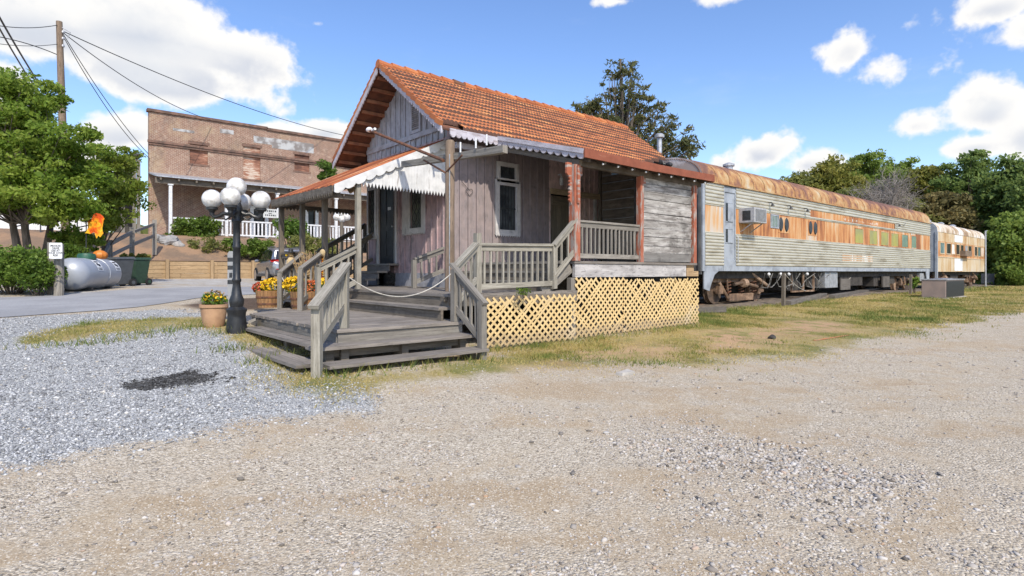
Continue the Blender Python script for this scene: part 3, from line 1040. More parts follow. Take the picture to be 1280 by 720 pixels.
def strip_sheet(name, left, right, lift, mat, n=60, k=8):
    """sheet between two polylines (lists of xy), draped on the ground"""
    def samp(P):
        P = np.array(P, float)
        d = np.r_[0, np.cumsum(np.hypot(*np.diff(P, axis=0).T))]
        t = np.linspace(0, d[-1], n)
        return np.interp(t, d, P[:, 0]), np.interp(t, d, P[:, 1])
    ax, ay = samp(left)
    bx, by = samp(right)
    t = np.linspace(0, 1, k)[:, None]
    X, Y = ax * (1 - t) + bx * t, ay * (1 - t) + by * t
    Z = ground_np(X, Y) + lift
    V = np.stack([X.ravel(), Y.ravel(), Z.ravel()], 1)
    i = np.arange(n * k).reshape(k, n)
    F = np.stack([i[:-1, :-1].ravel(), i[:-1, 1:].ravel(), i[1:, 1:].ravel(), i[1:, :-1].ravel()], 1)
    o = np_mesh(name, V, F, mat)
    o.data.polygons.foreach_set('use_smooth', [True] * len(F))
    return tag(o, kind='structure')


def asphalt():
    m, T, bs, _ = mat_new('sun_bleached_asphalt')
    v = obj_vec(T)
    n1, n2, n3 = T.noise(v, 0.8, 5.0), T.noise(v, 26.0, 4.0, .7), T.noise(T.vmul(v, (0.3, 1.6, 1)), 1.2, 4.0)
    c = T.mix(T.smooth(n1, 0.4, 0.62), (0.33, 0.33, 0.335), (0.27, 0.27, 0.275))
    c = T.mix(T.math('MULTIPLY', T.smooth(n2, 0.45, 0.65), 0.4), c, (0.17, 0.17, 0.17))
    c = T.mix(T.math('MULTIPLY', T.smooth(n3, 0.6, 0.7), 0.5), c, (0.16, 0.155, 0.15))
    T.link(c, bs.inputs['Base Color'])
    bs.inputs['Roughness'].default_value = 0.9
    bump(T, bs, n2, 0.3, 0.01)
    return m


M['asphalt'] = asphalt()
strip_sheet('road', [(-60, 13.2), (-8, 13.7), (-.4, 14.1), (1.6, 14.6), (2.6, 15.6), (3.6, 17.0), (6, 18.2), (14, 19.0), (40, 19.5), (70, 19.5)],
            [(-60, 19.2), (-8, 19.4), (0, 19.4), (1.6, 20.4), (2.6, 21.4), (4, 22.2), (7, 22.8), (14, 23.6), (40, 24.5), (70, 24.5)], 0.012, M['asphalt'], 160, 24)
strip_sheet('far_lane', [(40, -3.5), (50, 0.5), (60, 5.0), (90, 16)], [(42, -6.5), (54, -2.5), (64, 1.5), (92, 10)], 0.02, M['asphalt'], 40, 4)


def build_bank():
    xs = np.arange(-40, 46, 0.5)
    ys = np.r_[np.arange(35.22, 44, 0.4), np.arange(44, 75, 3.0)]
    X, Y = np.meshgrid(xs, ys)
    Z = np.vectorize(bank_z)(X, Y) + (fnoise(X, Y, 0.5, 21) - 0.5) * 0.25 * np.clip((Y - 35.2), 0, 1)
    ny, nx = X.shape
    V = np.stack([X.ravel(), Y.ravel(), Z.ravel()], 1)
    i = np.arange(ny * nx).reshape(ny, nx)
    F = np.stack([i[:-1, :-1].ravel(), i[:-1, 1:].ravel(), i[1:, 1:].ravel(), i[1:, :-1].ravel()], 1)
    m, T, bs, _ = mat_new('red_brown_mulch_bank')
    v = obj_vec(T)
    n1, n2 = T.noise(v, 0.7, 5.0), T.noise(v, 9.0, 5.0, .7)
    c = T.mix(T.smooth(n1, 0.4, 0.6), (0.30, 0.19, 0.115), (0.20, 0.14, 0.095))
    c = T.mix(T.math('MULTIPLY', T.smooth(n2, 0.5, 0.7), 0.6), c, (0.12, 0.085, 0.06))
    T.link(c, bs.inputs['Base Color'])
    bs.inputs['Roughness'].default_value = 0.95
    bump(T, bs, n2, 0.5, 0.05)
    o = np_mesh('earth_bank', V, F, m)
    o.data.polygons.foreach_set('use_smooth', [True] * len(F))
    tag(o, kind='structure')


build_bank()


def ballast():
    """low bed of soil and stones under the railway track"""
    V, F = [], []
    xs = np.linspace(13.0, 70.0, 120)
    prof = [(9.2, -.02), (9.6, 0.05), (10.0, .07), (12.4, .07), (13.0, .03), (13.5, -.03)]
    X = np.repeat(xs[None, :], len(prof), 0)
    Y = np.repeat(np.array([p[0] for p in prof])[:, None], len(xs), 1)
    Z = ground_np(X, Y) + np.array([p[1] for p in prof])[:, None]
    V = np.stack([X.ravel(), Y.ravel(), Z.ravel()], 1)
    i = np.arange(X.size).reshape(X.shape)
    F = np.stack([i[:-1, :-1].ravel(), i[:-1, 1:].ravel(), i[1:, 1:].ravel(), i[1:, :-1].ravel()], 1)
    o = np_mesh('track_bed', V, F, nmat('dark_track_bed_soil', (0.12, 0.095, 0.075), (0.21, 0.17, 0.13), 5.0, 0.95, bumpy=0.6))
    tag(o, kind='structure')


ballast()
# ------------------------------------------------------------------ the wooden depot building
Z0 = E                                   # eye level; heights below are written relative to it as Z0 + h
XW, YW, YWL = 7.13, 10.47, 14.43         # front wall plane, side wall plane, far side wall plane
XG, YE, YR, YEL = 6.44, 9.80, 12.49, 15.10
ZE, ZR = Z0 + 2.98, Z0 + 4.93
SL = (ZR - ZE) / (YR - YE)
FL = Z0 + 0.21                           # floor level inside and on the freight porch
D2 = Z0 - 0.345                          # porch deck
D1 = Z0 - 0.736                          # lower entrance deck
XEND = 15.7

house = thing('wooden_depot', 'old pink-grey wooden railway depot with orange clay tile gable roof', 'building', ((XW + XEND) / 2, (YW + YWL) / 2, gz(10, 12)))


def holes_cells(u0, u1, v0, v1, holes):
    us = sorted({u0, u1, *[q for h in holes for q in h[:2] if u0 < q < u1]})
    vv = sorted({v0, v1, *[q for h in holes for q in h[2:] if v0 < q < v1]})
    for a, b in zip(us[:-1], us[1:]):
        for c, d in zip(vv[:-1], vv[1:]):
            m_, n_ = (a + b) / 2, (c + d) / 2
            if not any(h[0] < m_ < h[1] and h[2] < n_ < h[3] for h in holes):
                yield a, b, c, d


# openings: front wall (in Y), side wall (in X)
F_DOOR = (12.97, 13.79, FL, Z0 + 2.42)
F_WIN1 = (11.62, 12.17, Z0 + 1.05, Z0 + 2.35)
F_WIN2 = (13.98, 14.36, Z0 + 1.03, Z0 + 2.2)
S_WIN = (8.50, 9.02, Z0 + 1.0, Z0 + 2.05)
S_TRN = (8.52, 9.00, Z0 + 2.22, Z0 + 2.50)

# front wall boards below the porch roof: separate vertical boards, each with its own tone
w = MB()
y = YW
bw = 0.245
while y < YWL - 0.01:
    y1 = min(y + bw, YWL)
    r = rng.random()
    for a, b, c, d in holes_cells(y, y1, Z0 - 0.02, Z0 + 3.0, [F_DOOR, F_WIN1, F_WIN2]):
        w.box(XW, XW + 0.05, a + 0.007, b - 0.007, c, d, r=r)
    if not any(h[0] - .05 < y < h[1] + .05 for h in (F_DOOR, F_WIN1, F_WIN2)):
        w.box(XW - 0.030, XW, y - 0.003, y + 0.040, Z0 - 0.03, Z0 + 2.9)
    y = y1
w.box(XW - 0.03, XW + .05, YW - 0.03, YW + 0.09, Z0 - 0.03, Z0 + 3.2)
front_wall = w.build('front_wall', M['pink_paint'], house)
w = MB()
w.box(XW - 0.012, XW + .05, YW - .02, 12.9, D2 - 0.02, Z0 - 0.02)
w.box(XW - 0.03, XW - .013, YW - .02, 12.9, D2 - 0.02, D2 + 0.10)
w.box(XW - 0.012, XW + .05, 13.9, YWL, D2 - 0.02, Z0 - 0.02)
w.build('foundation_board', M['base_paint'], house)

# gable above the porch roof
w = MB()
y = YW
k = 0
def under(yv):
    return ZE + SL * (min(yv, 2 * YR - yv) - YE) - 0.10
while y < YWL - 0.01:
    y1 = min(y + 0.245, YWL)
    w.prism([(XW, y, Z0 + 3.0), (XW, y1, Z0 + 3.0), (XW, y1, under(y1)), (XW, y, under(y))] if not (y < YR < y1) else
            [(XW, y, Z0 + 3.0), (XW, y1, Z0 + 3.0), (XW, y1, under(y1)), (XW, YR, under(YR)), (XW, y, under(y))], (0.05, 0, 0), uvw=(0, 0, 1))
    top = under(y + .03 if y < YR else y - .03) - .02
    vent = 11.62 < y < 12.15
    if not vent:
        w.box(XW - 0.026, XW, y - 0.027, y + 0.027, Z0 + 3.0, top)
    else:
        w.box(XW - 0.026, XW, y - 0.027, y + 0.027, Z0 + 3.0, Z0 + 3.32)
        w.box(XW - 0.026, XW, y - 0.027, y + 0.027, Z0 + 4.10, top)
    y = y1
w.box(XW - 0.045, XW - 0.027, YW - .02, YWL, Z0 + 3.18, Z0 + 3.30)      # horizontal rail board
gable = w.build('gable_wall', M['gable_paint'], house)
# louvred gable vent: px 490-502
v0, v1, vz0, vz1 = 11.72, 12.05, Z0 + 3.38, Z0 + 4.02
w = MB()
for a, b, c, d in ((v0 - .07, v0, vz0 - .07, vz1 + .07), (v1, v1 + .07, vz0 - .07, vz1 + .07), (v0, v1, vz0 - .07, vz0), (v0, v1, vz1, vz1 + .07)):
    w.box(XW - 0.05, XW, a, b, c, d)
vent = w.build('gable_vent', M['gable_paint'], house)
w = MB()
for i in range(13):
    z = vz0 + 0.02 + i * (vz1 - vz0 - .03) / 12.5
    w.bar((XW - 0.025, v0, z), (XW - 0.025, v1, z), 0.05, 0.012, (-0.5, 0, 0.8))
w.build('louvre', M['gable_paint'], vent)

# side wall under the lower roof
w = MB()
x = XW
while x < 10.14:
    x1 = min(x + 0.235, 10.15)
    r = rng.random()
    for a, b, c, d in holes_cells(x, x1, D2 - .1, Z0 + 3.25, [S_WIN, S_TRN]):
        w.box(a + 0.007, b - 0.007, YW, YW + 0.05, c, d, r=r)
    if not (8.32 < x < 9.2):
        w.box(x - 0.003, x + 0.040, YW - 0.030, YW, D2 - .1, Z0 + 3.2)
    else:
        w.box(x - 0.003, x + 0.040, YW - 0.030, YW, D2 - .1, Z0 + 0.86)
        w.box(x - 0.003, x + 0.040, YW - 0.030, YW, Z0 + 2.66, Z0 + 3.2)
    x = x1
w.build('side_wall', M['mauve_paint'], house)
w = MB()
x = 10.15
while x < 12.04:
    x1 = min(x + 0.19, 12.05)
    r = rng.random()
    for a, b, c, d in holes_cells(x, x1, D2 - .1, Z0 + 2.9, [(10.2, 11.08, FL, Z0 + 2.0)]):
        w.box(a + 0.002, b - 0.002, YW, YW + 0.05, c, d, r=r)
    if x > 11.1:
        w.box(x - 0.022, x + 0.022, YW - 0.022, YW, FL, Z0 + 2.8)
    x = x1
w.build('freight_bay_wall', M['bay_pink'], house)
w = MB()
w.box(XW, 12.05, YW + .06, YW + .1, D2 - .6, Z0 + 3.2)
w.box(12.05, XEND, YW, YW + .06, gz(14, 10) - .1, Z0 + 3.2)
w.box(XW + .06, XEND, YWL, YWL + .06, gz(10, 15) - .2, Z0 + 3.3)
w.box(XW + .1, XEND - .1, YW + .15, YWL - .1, FL - .2, FL - .02)
w.box(XW + .12, XW + .16, YW + .1, YWL - .05, D2 - .5, Z0 + 3.2)
w.box(XEND - .06, XEND, YW, YWL, gz(15, 12) - .2, Z0 + 3.3)
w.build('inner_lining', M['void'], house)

# a small heart scratched on the corner boards
w = MB()
hx, hz, pts = 7.62, Z0 + 1.80, []
for i in range(25):
    a = 2 * math.pi * i / 24
    pts.append((hx + .0060 * 16 * math.sin(a) ** 3, YW - .034, hz + .0060 * (13 * math.cos(a) - 5 * math.cos(2 * a) - 2 * math.cos(3 * a) - math.cos(4 * a))))
w.tube(pts, .007, 4, False)
w.tube([(hx - .2, YW - .034, hz + .2), (hx - .02, YW - .034, hz + .06)], .006, 4, False)
w.build('heart_mark', M['iron'], house)
# freight door (dark, diagonal brace) hanging on its long rail board
w = MB()
for i in range(5):
    w.box(10.22 + i * .172, 10.22 + (i + 1) * .172 - .004, YW - .02, YW + .015, FL, Z0 + 1.95)
w.bar((10.24, YW - .04, FL + .35), (11.06, YW - .04, Z0 + 1.55), 0.04, 0.13, (0, -1, 0))
w.box(10.22, 11.08, YW - .05, YW - .02, Z0 + 1.72, Z0 + 1.90)
w.box(10.22, 11.08, YW - .05, YW - .02, FL + .5, FL + .64)
w.build('freight_door', M['door_wood'], house)
w = MB()
w.box(10.12, 12.04, YW - .10, YW - .055, Z0 + 1.98, Z0 + 2.12)
w.build('door_rail_board', M['pale_board'], house)
w = MB()
w.box(11.80, 11.90, YW - .06, YW - .023, FL, Z0 + 2.0)
w.build('corner_strip', M['trim_paint'], house)
# white wall lamp high on the wall
w = MB()
w.tube([(10.45, YW - .02, Z0 + 2.5), (10.45, YW - .12, Z0 + 2.5), (10.45, YW - .14, Z0 + 2.42)], .02, 6)
w.lathe((10.45, YW - .14, Z0 + 2.22), [(.03, 0), (.05, .03), (.05, .17), (.02, .22)], 10)
w.build('wall_lamp', M['white_rail'], house)


def window_side(name, rect, frame_w, zig=True, bars=5, midbar=True):
    x0, x1, z0, z1 = rect
    f = MB()
    fw = frame_w
    f.box(x0 - fw, x0, YW - .04, YW + .01, z0 - fw, z1 + fw)
    f.box(x1, x1 + fw, YW - .04, YW + .01, z0 - fw, z1 + fw)
    f.box(x0, x1, YW - .038, YW + .01, z0 - fw, z0)
    f.box(x0, x1, YW - .038, YW + .01, z1, z1 + fw)
    if zig:
        n = 11
        L = x1 - x0 + 2 * fw
        for i in range(n):
            a = x0 - fw + L * i / n
            f.prism([(a, YW - .039, z0 - fw), (a + L / n, YW - .039, z0 - fw), (a + L / n / 2, YW - .039, z0 - fw - .045)], (0, .02, 0))
    fo = f.build(name, M['trim_paint'], house)
    g = MB()
    g.quad((x0, YW + .03, z0), (x1, YW + .03, z0), (x1, YW + .03, z1), (x0, YW + .03, z1))
    g.build('pane', M['glass'], fo)
    b = MB()
    for i in range(bars):
        xx = x0 + (i + .5) * (x1 - x0) / bars
        b.tube([(xx, YW + .005, z0), (xx, YW + .005, z1)], .011, 5)
    if midbar:
        b.box(x0, x1, YW - .005, YW + .02, (z0 + z1) / 2 - .03, (z0 + z1) / 2 + .01)
    b.build('security_bars', M['iron'], fo)
    return fo


window_side('barred_window', S_WIN, 0.125, True, 6)
window_side('transom_window', S_TRN, 0.10, True, 5, False)


def window_front(rect, fw_l, fw_r, name='front_window'):
    y0, y1, z0, z1 = rect
    f = MB()
    f.box(XW - .05, XW + .01, y0 - fw_r, y0, z0 - .12, z1 + .12)
    f.box(XW - .05, XW + .01, y1, y1 + fw_l, z0 - .12, z1 + .12)
    f.box(XW - .048, XW + .01, y0, y1, z0 - .12, z0)
    f.box(XW - .048, XW + .01, y0, y1, z1, z1 + .12)
    n = 12
    L = y1 - y0 + fw_l + fw_r
    for i in range(n):
        a = y0 - fw_r + L * i / n
        f.prism([(XW - .049, a, z0 - .12), (XW - .049, a + L / n, z0 - .12), (XW - .049, a + L / n / 2, z0 - .165)], (.02, 0, 0))
    fo = f.build(name, M['trim_paint'], house)
    g = MB()
    g.quad((XW + .03, y1, z0), (XW + .03, y0, z0), (XW + .03, y0, z1), (XW + .03, y1, z1))
    g.build('pane', M['grille_glass'], fo)
    b = MB()
    nx = 3
    for i in range(nx + 1):
        yy = y0 + (y1 - y0) * i / nx
        for s in (-1, 1):
            pts = []
            for j in range(25):
                zz = z0 + (z1 - z0) * j / 24
                pts.append((XW - .005, yy + s * math.cos(j / 24 * math.pi * 5) * (y1 - y0) / nx * .5, zz))
            if 0 < i < nx:
                b.tube(pts, .010, 4, False)
        b.tube([(XW, yy, z0), (XW, yy, z1)], .008, 4, False)
    b.build('scroll_grille', M['iron'], fo)


window_front(F_WIN1, 0.33, 0.16)
window_front(F_WIN2, 0.05, 0.10, 'narrow_front_window')
# front door
y0, y1, z0, z1 = F_DOOR
w = MB()
w.box(XW - .03, XW + .01, y0 - .14, y0, z0, z1 + .12)
w.box(XW - .03, XW + .01, y1, y1 + .14, z0, z1 + .12)
w.box(XW - .028, XW + .01, y0, y1, z1, z1 + .12)
w.build('door_frame', M['trim_paint'], house)
w = MB()
w.box(XW + .02, XW + .06, y0, y1, z0, z1)
for a, b in ((y0 + .08, y0 + .36), (y0 + .46, y1 - .08)):
    w.box(XW + .010, XW + .02, a, b, z0 + .2, z0 + .85)
    w.box(XW + .010, XW + .02, a, b, z0 + 1.0, z0 + 1.9)
dr = w.build('front_door', M['door_dark'], house, bevel=.01)
w = MB()
w.sphere((XW - .01, y0 + .09, z0 + .95), .03, 8, 6)
w.build('door_knob', M['galv'], dr)
w = MB()
w.box(XW + .004, XW + .012, y0 + .2, y0 + .36, z0 + 1.38, z0 + 1.46)
w.build('door_notice', M['white_sign'], dr)


# ---- clay tiles
def tile_slope(p_ridge_y, sign, rows, name, xend_fn, xstart_fn, parent):
    """rows of small wavy tiles on one slope; sign -1 = slope towards the camera side"""
    nsub = 8
    pitch = 0.105
    V, F, R = [], [], []
    for r in range(rows):
        s0, s1 = r / rows, (r + 1) / rows
        ya = p_ridge_y + sign * (YR - YE + .02) * s0
        yb = p_ridge_y + sign * (YR - YE + .02) * (s1 + 0.012)
        za = ZR - SL * abs(ya - p_ridge_y)
        zb = ZR - SL * abs(yb - p_ridge_y)
        xa, xb = xstart_fn(r, rows), xend_fn((ya + yb) / 2)
        n = int((xb - xa) / pitch)
        if n < 2:
            continue
        ofs = 0.5 * (r % 2)
        xs = np.linspace(xa, xb, n * nsub + 1)
        ph = (xs - xs[0]) / pitch + ofs
        tid = np.floor(ph / 2.0).astype(int)
        jr = np.random.default_rng(100 * r + (sign > 0)).random(tid.max() + 2)
        jz = (np.random.default_rng(7 + r).random(tid.max() + 2) - .5) * 0.014
        wave = np.abs(np.sin(ph * math.pi)) ** 0.8 * 0.034
        lift = 0.062
        b = len(V)
        wob = 0.02 * math.sin(r * 1.7) + 0.015 * np.sin(xs * .9 + r) 
        for kx in range(len(xs)):
            z_j = jz[tid[kx]]
            V.append((xs[kx], ya, za + wave[kx] + wob[kx] * .5 + 0.004))
            V.append((xs[kx], yb, zb + wave[kx] + lift + z_j + wob[kx] * .5))
            V.append((xs[kx], yb + sign * -0.012, zb - 0.02 + z_j + wob[kx] * .5))
        for kx in range(len(xs) - 1):
            q = b + kx * 3
            F.append((q, q + 1, q + 4, q + 3) if sign < 0 else (q, q + 3, q + 4, q + 1))
            F.append((q + 1, q + 2, q + 5, q + 4) if sign < 0 else (q + 1, q + 4, q + 5, q + 2))
            R += [jr[tid[kx]] * .97, 1.0]  # lips coloured dark: shadow line under each row painted in, along with dirt
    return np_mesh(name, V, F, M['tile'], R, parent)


def xend(yv):
    if yv < 10.67:
        return 13.3 + (yv - 10.0) / .67 * 2.04 if yv > 9.95 else 13.0
    return 15.34 + (yv - 10.67) / (YR - 10.67) * .42


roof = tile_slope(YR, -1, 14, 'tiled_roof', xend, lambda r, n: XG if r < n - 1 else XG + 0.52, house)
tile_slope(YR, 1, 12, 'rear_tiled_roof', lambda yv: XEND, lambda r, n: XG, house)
# ridge caps
w = MB()
x = XG - .03
while x < XEND + .05:
    pts = []
    for kx in (0, 1):
        pts.append((x + kx * .40, YR, ZR + .015 + (.03 if kx == 0 else 0)))
    w.tube(pts, [.105, .092], 10, True)
    x += .36
w.build('ridge_tile', M['tile'], roof)
# stepped edge tiles along both gable verges
for side in (0, 1):
    w = MB()
    for i in range(14):
        t0, t1 = i / 14, (i + 1.05) / 14
        ya = YR + (YE - YR) * t0 if side == 0 else YR + (YEL - YR) * t0
        yb = YR + (YE - YR) * t1 if side == 0 else YR + (YEL - YR) * t1
        za, zb = ZR - SL * abs(ya - YR), ZR - SL * abs(yb - YR)
        w.bar((XG + .01, ya, za + .015), (XG + .01, yb, zb + .055), .07, .10, (0, 0, 1), 0, rng.uniform(.1, .9))
    w.build('verge_tile', M['tile'], roof)
# underside boards and rafters of the gable overhang
w = MB()
th = 0.09
for (ya, yb) in ((YE + .02, YR), (YEL - .02, YR)):
    za, zb = ZE - .06, ZR - .05
    w.prism([(XG + .03, ya, za), (XW + .05, ya, za), (XW + .05, yb, zb), (XG + .03, yb, zb)], (0, 0, .03), uvw=(1, 0, 0))
    w.prism([(XW + .05, ya, za), (13.2 if ya < 12 else XEND, ya, za), (XEND, yb, zb), (XW + .05, yb, zb)], (0, 0, .03), uvw=(1, 0, 0))
w.build('roof_deck', nmat('red_brown_soffit', (0.17, 0.075, 0.045), (0.10, 0.05, 0.035), 5.0, 0.9), house)
w = MB()
for side in (0, 1):
    for i in range(9):
        t = (i + .6) / 9.2
        yv = YE + (YR - YE) * t if side == 0 else YEL - (YEL - YR) * t
        zv = ZE + SL * (YR - YE) * t - .105
        w.bar((XG + .06, yv, zv), (XW + .02, yv, zv), .07, .075)
w.build('purlin', nmat('orange_brown_purlin', (0.33, 0.15, 0.08), (0.22, 0.10, 0.06), 5.0, 0.9), house)


def scallop(mb, p0, p1, drop, depth, n, thick, basef=0.55, circles=False, pointed=False):
    """trim board from p0 to p1 hanging 'depth' down, its lower edge cut in n scallops"""
    p0, p1, drop = Vector(p0), Vector(p1), Vector(drop).normalized()
    d = (p1 - p0)
    nrm = d.cross(drop).normalized() * thick
    base = depth * basef
    m_ = 6
    for i in range(n):
        a, b = p0 + d * (i / n), p0 + d * ((i + 1) / n)
        pts = [a, b, b + drop * base]
        if pointed:
            pts.append((a + b) / 2 + drop * depth)
        else:
            for k_ in range(1, m_):
                t = k_ / m_
                pts.append(b + (a - b) * t + drop * (base + (depth - base) * math.sin(math.pi * t) ** 0.7))
        pts.append(a + drop * base)
        mb.prism(pts, nrm, uvw=tuple(d.normalized()))


w = MB()
scallop(w, (XG, YR, ZR - .0), (XG, YE + .01, ZE - .0), (0, -.25, -1), .20, 30, .03)
scallop(w, (XG, YR, ZR - .0), (XG, YEL - .01, ZE - .0), (0, .25, -1), .20, 30, .03)
w.build('bargeboard', M['lilac_paint'], house)
w = MB()
scallop(w, (6.64, YE - .05, ZE - .03), (7.90, YE - .05, ZE - .03), (0, 0, -1), .18, 9, .03, basef=.66)
w.box(XW - .1, 7.9, YE + .28, YE + .36, ZE - .32, ZE - .2)
w.build('eave_trim', M['lilac_paint'], house)

# ---- lower roof over the freight porch
LY0, LY1, LX0, LX1 = 9.78, 7.20, 7.90, 12.36
LZ0, LZ1 = Z0 + 2.93, Z0 + 2.24
w = MB()
w.prism([(LX0 + .05, LY0 + .6, LZ0 - .08 + .12), (LX1 - .05, LY0 + .6, LZ0 - .08 + .12), (LX1 - .05, LY1 + .05, LZ1 - .07), (LX0 + .05, LY1 + .05, LZ1 - .07)], (0, 0, .05), uvw=(1, 0, 0))
for i in range(10):
    x = LX0 + .2 + i * (LX1 - LX0 - .4) / 9
    w.bar((x, LY0 + .6, LZ0 - .03), (x, LY1 + .06, LZ1 - .12), .06, .10)
w.box(LX0 + .1, LX1 - .1, 7.46, 7.56, Z0 + 2.02, Z0 + 2.15)
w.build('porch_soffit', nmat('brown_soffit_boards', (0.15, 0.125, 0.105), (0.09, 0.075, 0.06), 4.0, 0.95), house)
nV, nF, nR = [], [], []
for r in range(9):
    t0, t1 = r / 9, (r + 1.04) / 9
    ya, yb = LY0 + (LY1 - LY0) * t0, LY0 + (LY1 - LY0) * t1
    za, zb = LZ0 + (LZ1 - LZ0) * t0, LZ0 + (LZ1 - LZ0) * t1
    xs = np.arange(LX0, LX1 + .001, .026)
    wv = np.abs(np.sin((xs - LX0) / .105 * math.pi)) ** .8 * .022
    b = len(nV)
    for xx, q in zip(xs, wv):
        nV += [(xx, ya, za + q - .03), (xx, yb, zb + q - .012)]
    for i in range(len(xs) - 1):
        nF.append((b + i * 2, b + i * 2 + 1, b + i * 2 + 3, b + i * 2 + 2))
        nR.append(rng.random() if i % 8 == 0 else nR[-1])
np_mesh('lower_tiled_roof', nV, nF, M['tile'], nR, house)
w = MB()
scallop(w, (LX0, LY0 + .05, LZ0 + .03), (LX0, LY1 + .02, LZ1 + .035), (0, 0, -1), .19, 13, .035, basef=.58)
w.bar((LX0 - .012, LY0, LZ0 + .01), (LX0 - .012, LY1 + .02, LZ1 + .0), .02, .09)
w.build('rake_trim', M['lilac_paint'], house)
w = MB()
w.bar((LX0 + .12, LY0, LZ0 - .21), (LX0 + .12, LY1 + .22, LZ1 - .17), .09, .10)
w.build('rake_beam', M['dark_wood'], house)
w = MB()
w.bar((LX0 - .02, LY1, LZ1 - .035), ((LX0 + LX1) / 2, LY1, LZ1 - .055), .035, .165)
w.bar(((LX0 + LX1) / 2, LY1, LZ1 - .055), (LX1 + .02, LY1, LZ1 - .035), .035, .155)
w.box(LX1 - .02, LX1 + .015, LY1, LY0, LZ1 - .12, LZ1 - .02)
w.build('fascia_board', M['red_fascia'], house)
w = MB()
for i in range(9):
    w.sphere((8.45 + i * .45, LY1 + .04, LZ1 - .17), .022, 6, 5)
w.build('light_string_bulb', M['white_rail'], house)

# freight porch floor, beam, posts, brackets, plank walls
PX = (7.94, 9.95, 11.97)
PY = 7.50
w = MB()
y = PY - .06
while y < YW - .02:
    w.box(PX[0] - .06, 12.05, y, min(y + .14, YW - .02), FL - .05, FL - .004 * rng.random(), jit=.002)
    y += .145
w.build('porch_floor', M['deck_wood'], house)
w = MB()
w.box(PX[0] - .03, 11.62, PY - .04, PY + .03, Z0 - .10, FL - .055)
w.build('sill_beam', M['sill_wood'], house)
w = MB()
w.box(11.62, 12.1, PY - .06, PY + .1, Z0 - .10, Z0 + .02)
w.box(11.7, 12.0, PY - .0, PY + .1, Z0 + .02, FL - .05)
w.build('sill_block', M['timber_wall'], house)
for i, x in enumerate(PX):
    p = MB()
    sz = .075 if i == 0 else .058
    p.bar((x, PY, FL), (x, PY, Z0 + 2.03), sz * 2, sz * 2, (0, 1, 0), .004)
    po = p.build('porch_post', M['red_paint'], house)
    b = MB()
    for sx in ((-1, 1) if i == 0 else (1,) if i == 1 else (1,)):
        pts = []
        # saw-toothed bracket board
        x0_ = x + sx * sz
        pts = [(x0_, PY, Z0 + 2.06), (x0_ + sx * .14, PY, Z0 + 2.06), (x0_ + sx * .14, PY, Z0 + 1.86), (x0_ + sx * .07, PY, Z0 + 1.80)]
        for q in range(7):
            zq = Z0 + 1.78 - q * .07
            pts += [(x0_ + sx * .07, PY, zq), (x0_ + sx * .04, PY, zq - .035)]
        pts += [(x0_, PY, Z0 + 1.26)]
        b.prism(pts, (0, .04, 0))
    if i == 0:
        b.prism([(x - .03, PY - .08, Z0 + 2.0), (x + .03, PY - .08, Z0 + 2.0), (x + .03, PY - .08, Z0 + 1.3), (x - .03, PY - .08, Z0 + 1.3)], (0, -.03, 0))
    b.build('saw_bracket', M['red_paint'], po)
w = MB()
z = FL + .01
i = 0
while z < Z0 + 2.02:
    h = rng.choice((.165, .18, .195, .15))
    top = min(z + h, Z0 + 2.05)
    w.bar((PX[1] + .065, PY + .02 - .004 * (i % 2), (z + top) / 2), (PX[2] - .065, PY + .02, (z + top) / 2 + rng.uniform(-.006, .006)), .028, top - z - .013, (0, -.14, 1), .006, rng.choice((0, .05, .2, .55, .95)))
    z += h
    i += 1
w.build('plank_cladding', M['clad_wood'], house)
w = MB()
z = FL
while z < Z0 + 2.95:
    h = rng.choice((.2, .23, .26))
    ys_ = PY + .07 if z + h < LZ1 - .1 else max(PY + .07, LY1 + (z + h + .12 - LZ1) / (LZ0 - LZ1) * (LY0 - LY1))
    if ys_ < YW - .1:
        w.box(12.05, 12.08, ys_, YW - .02, z, z + h - .012)
    z += h
w.box(11.99, 12.05, YW - .12, YW - .03, FL, Z0 + 2.9)
w.build('end_wall_planks', M['brown_clad'], house)
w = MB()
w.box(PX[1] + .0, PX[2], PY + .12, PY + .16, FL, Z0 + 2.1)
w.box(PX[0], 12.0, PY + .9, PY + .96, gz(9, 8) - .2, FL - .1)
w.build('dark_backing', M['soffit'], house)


# ---- front porch roof (rusty tin, white rake and saw-tooth panel)
A_ = Vector((4.50, 10.50, Z0 + 1.66))
B_ = Vector((4.72, 14.75, Z0 + 1.80))
C_ = Vector((XW - .03, 15.05, Z0 + 2.92))
D_ = Vector((XW - .03, 10.50, Z0 + 2.92))
porch_roof = MB()
nn = 22
for i in range(nn):
    f0, f1 = i / nn, (i + 1) / nn
    a, b = A_.lerp(B_, f0), A_.lerp(B_, f1)
    d, c = D_.lerp(C_, f0), D_.lerp(C_, f1)
    lift = Vector((0, 0, .012 if i % 2 else 0.0))
    m1, m2 = a.lerp(d, .5) + lift, b.lerp(c, .5) + lift
    r = rng.random()
    porch_roof.add([a + lift, b + lift, m2 + Vector((0, 0, .006)), m1 + Vector((0, 0, .006))], [(0, 3, 2, 1)], None, r)
    porch_roof.add([m1, m2, c + lift, d + lift], [(0, 3, 2, 1)], None, rng.random())
    if i:
        porch_roof.bar(a + lift * 0 + Vector((0, 0, .015)), d + Vector((0, 0, .018)), .03, .025)
porch_roof.build('tin_porch_roof', M['tin_rust'], house)
w = MB()
dn_ = Vector((0, 0, -.06))
w.prism([A_ + dn_, B_ + dn_, C_ + dn_, D_ + dn_], (0, 0, .035), uvw=(0, 1, 0))
for i in range(9):
    f0 = (i + .5) / 9
    w.bar(A_.lerp(B_, f0) + Vector((.06, 0, -.11)), D_.lerp(C_, f0) + Vector((0, 0, -.11)), .05, .09)
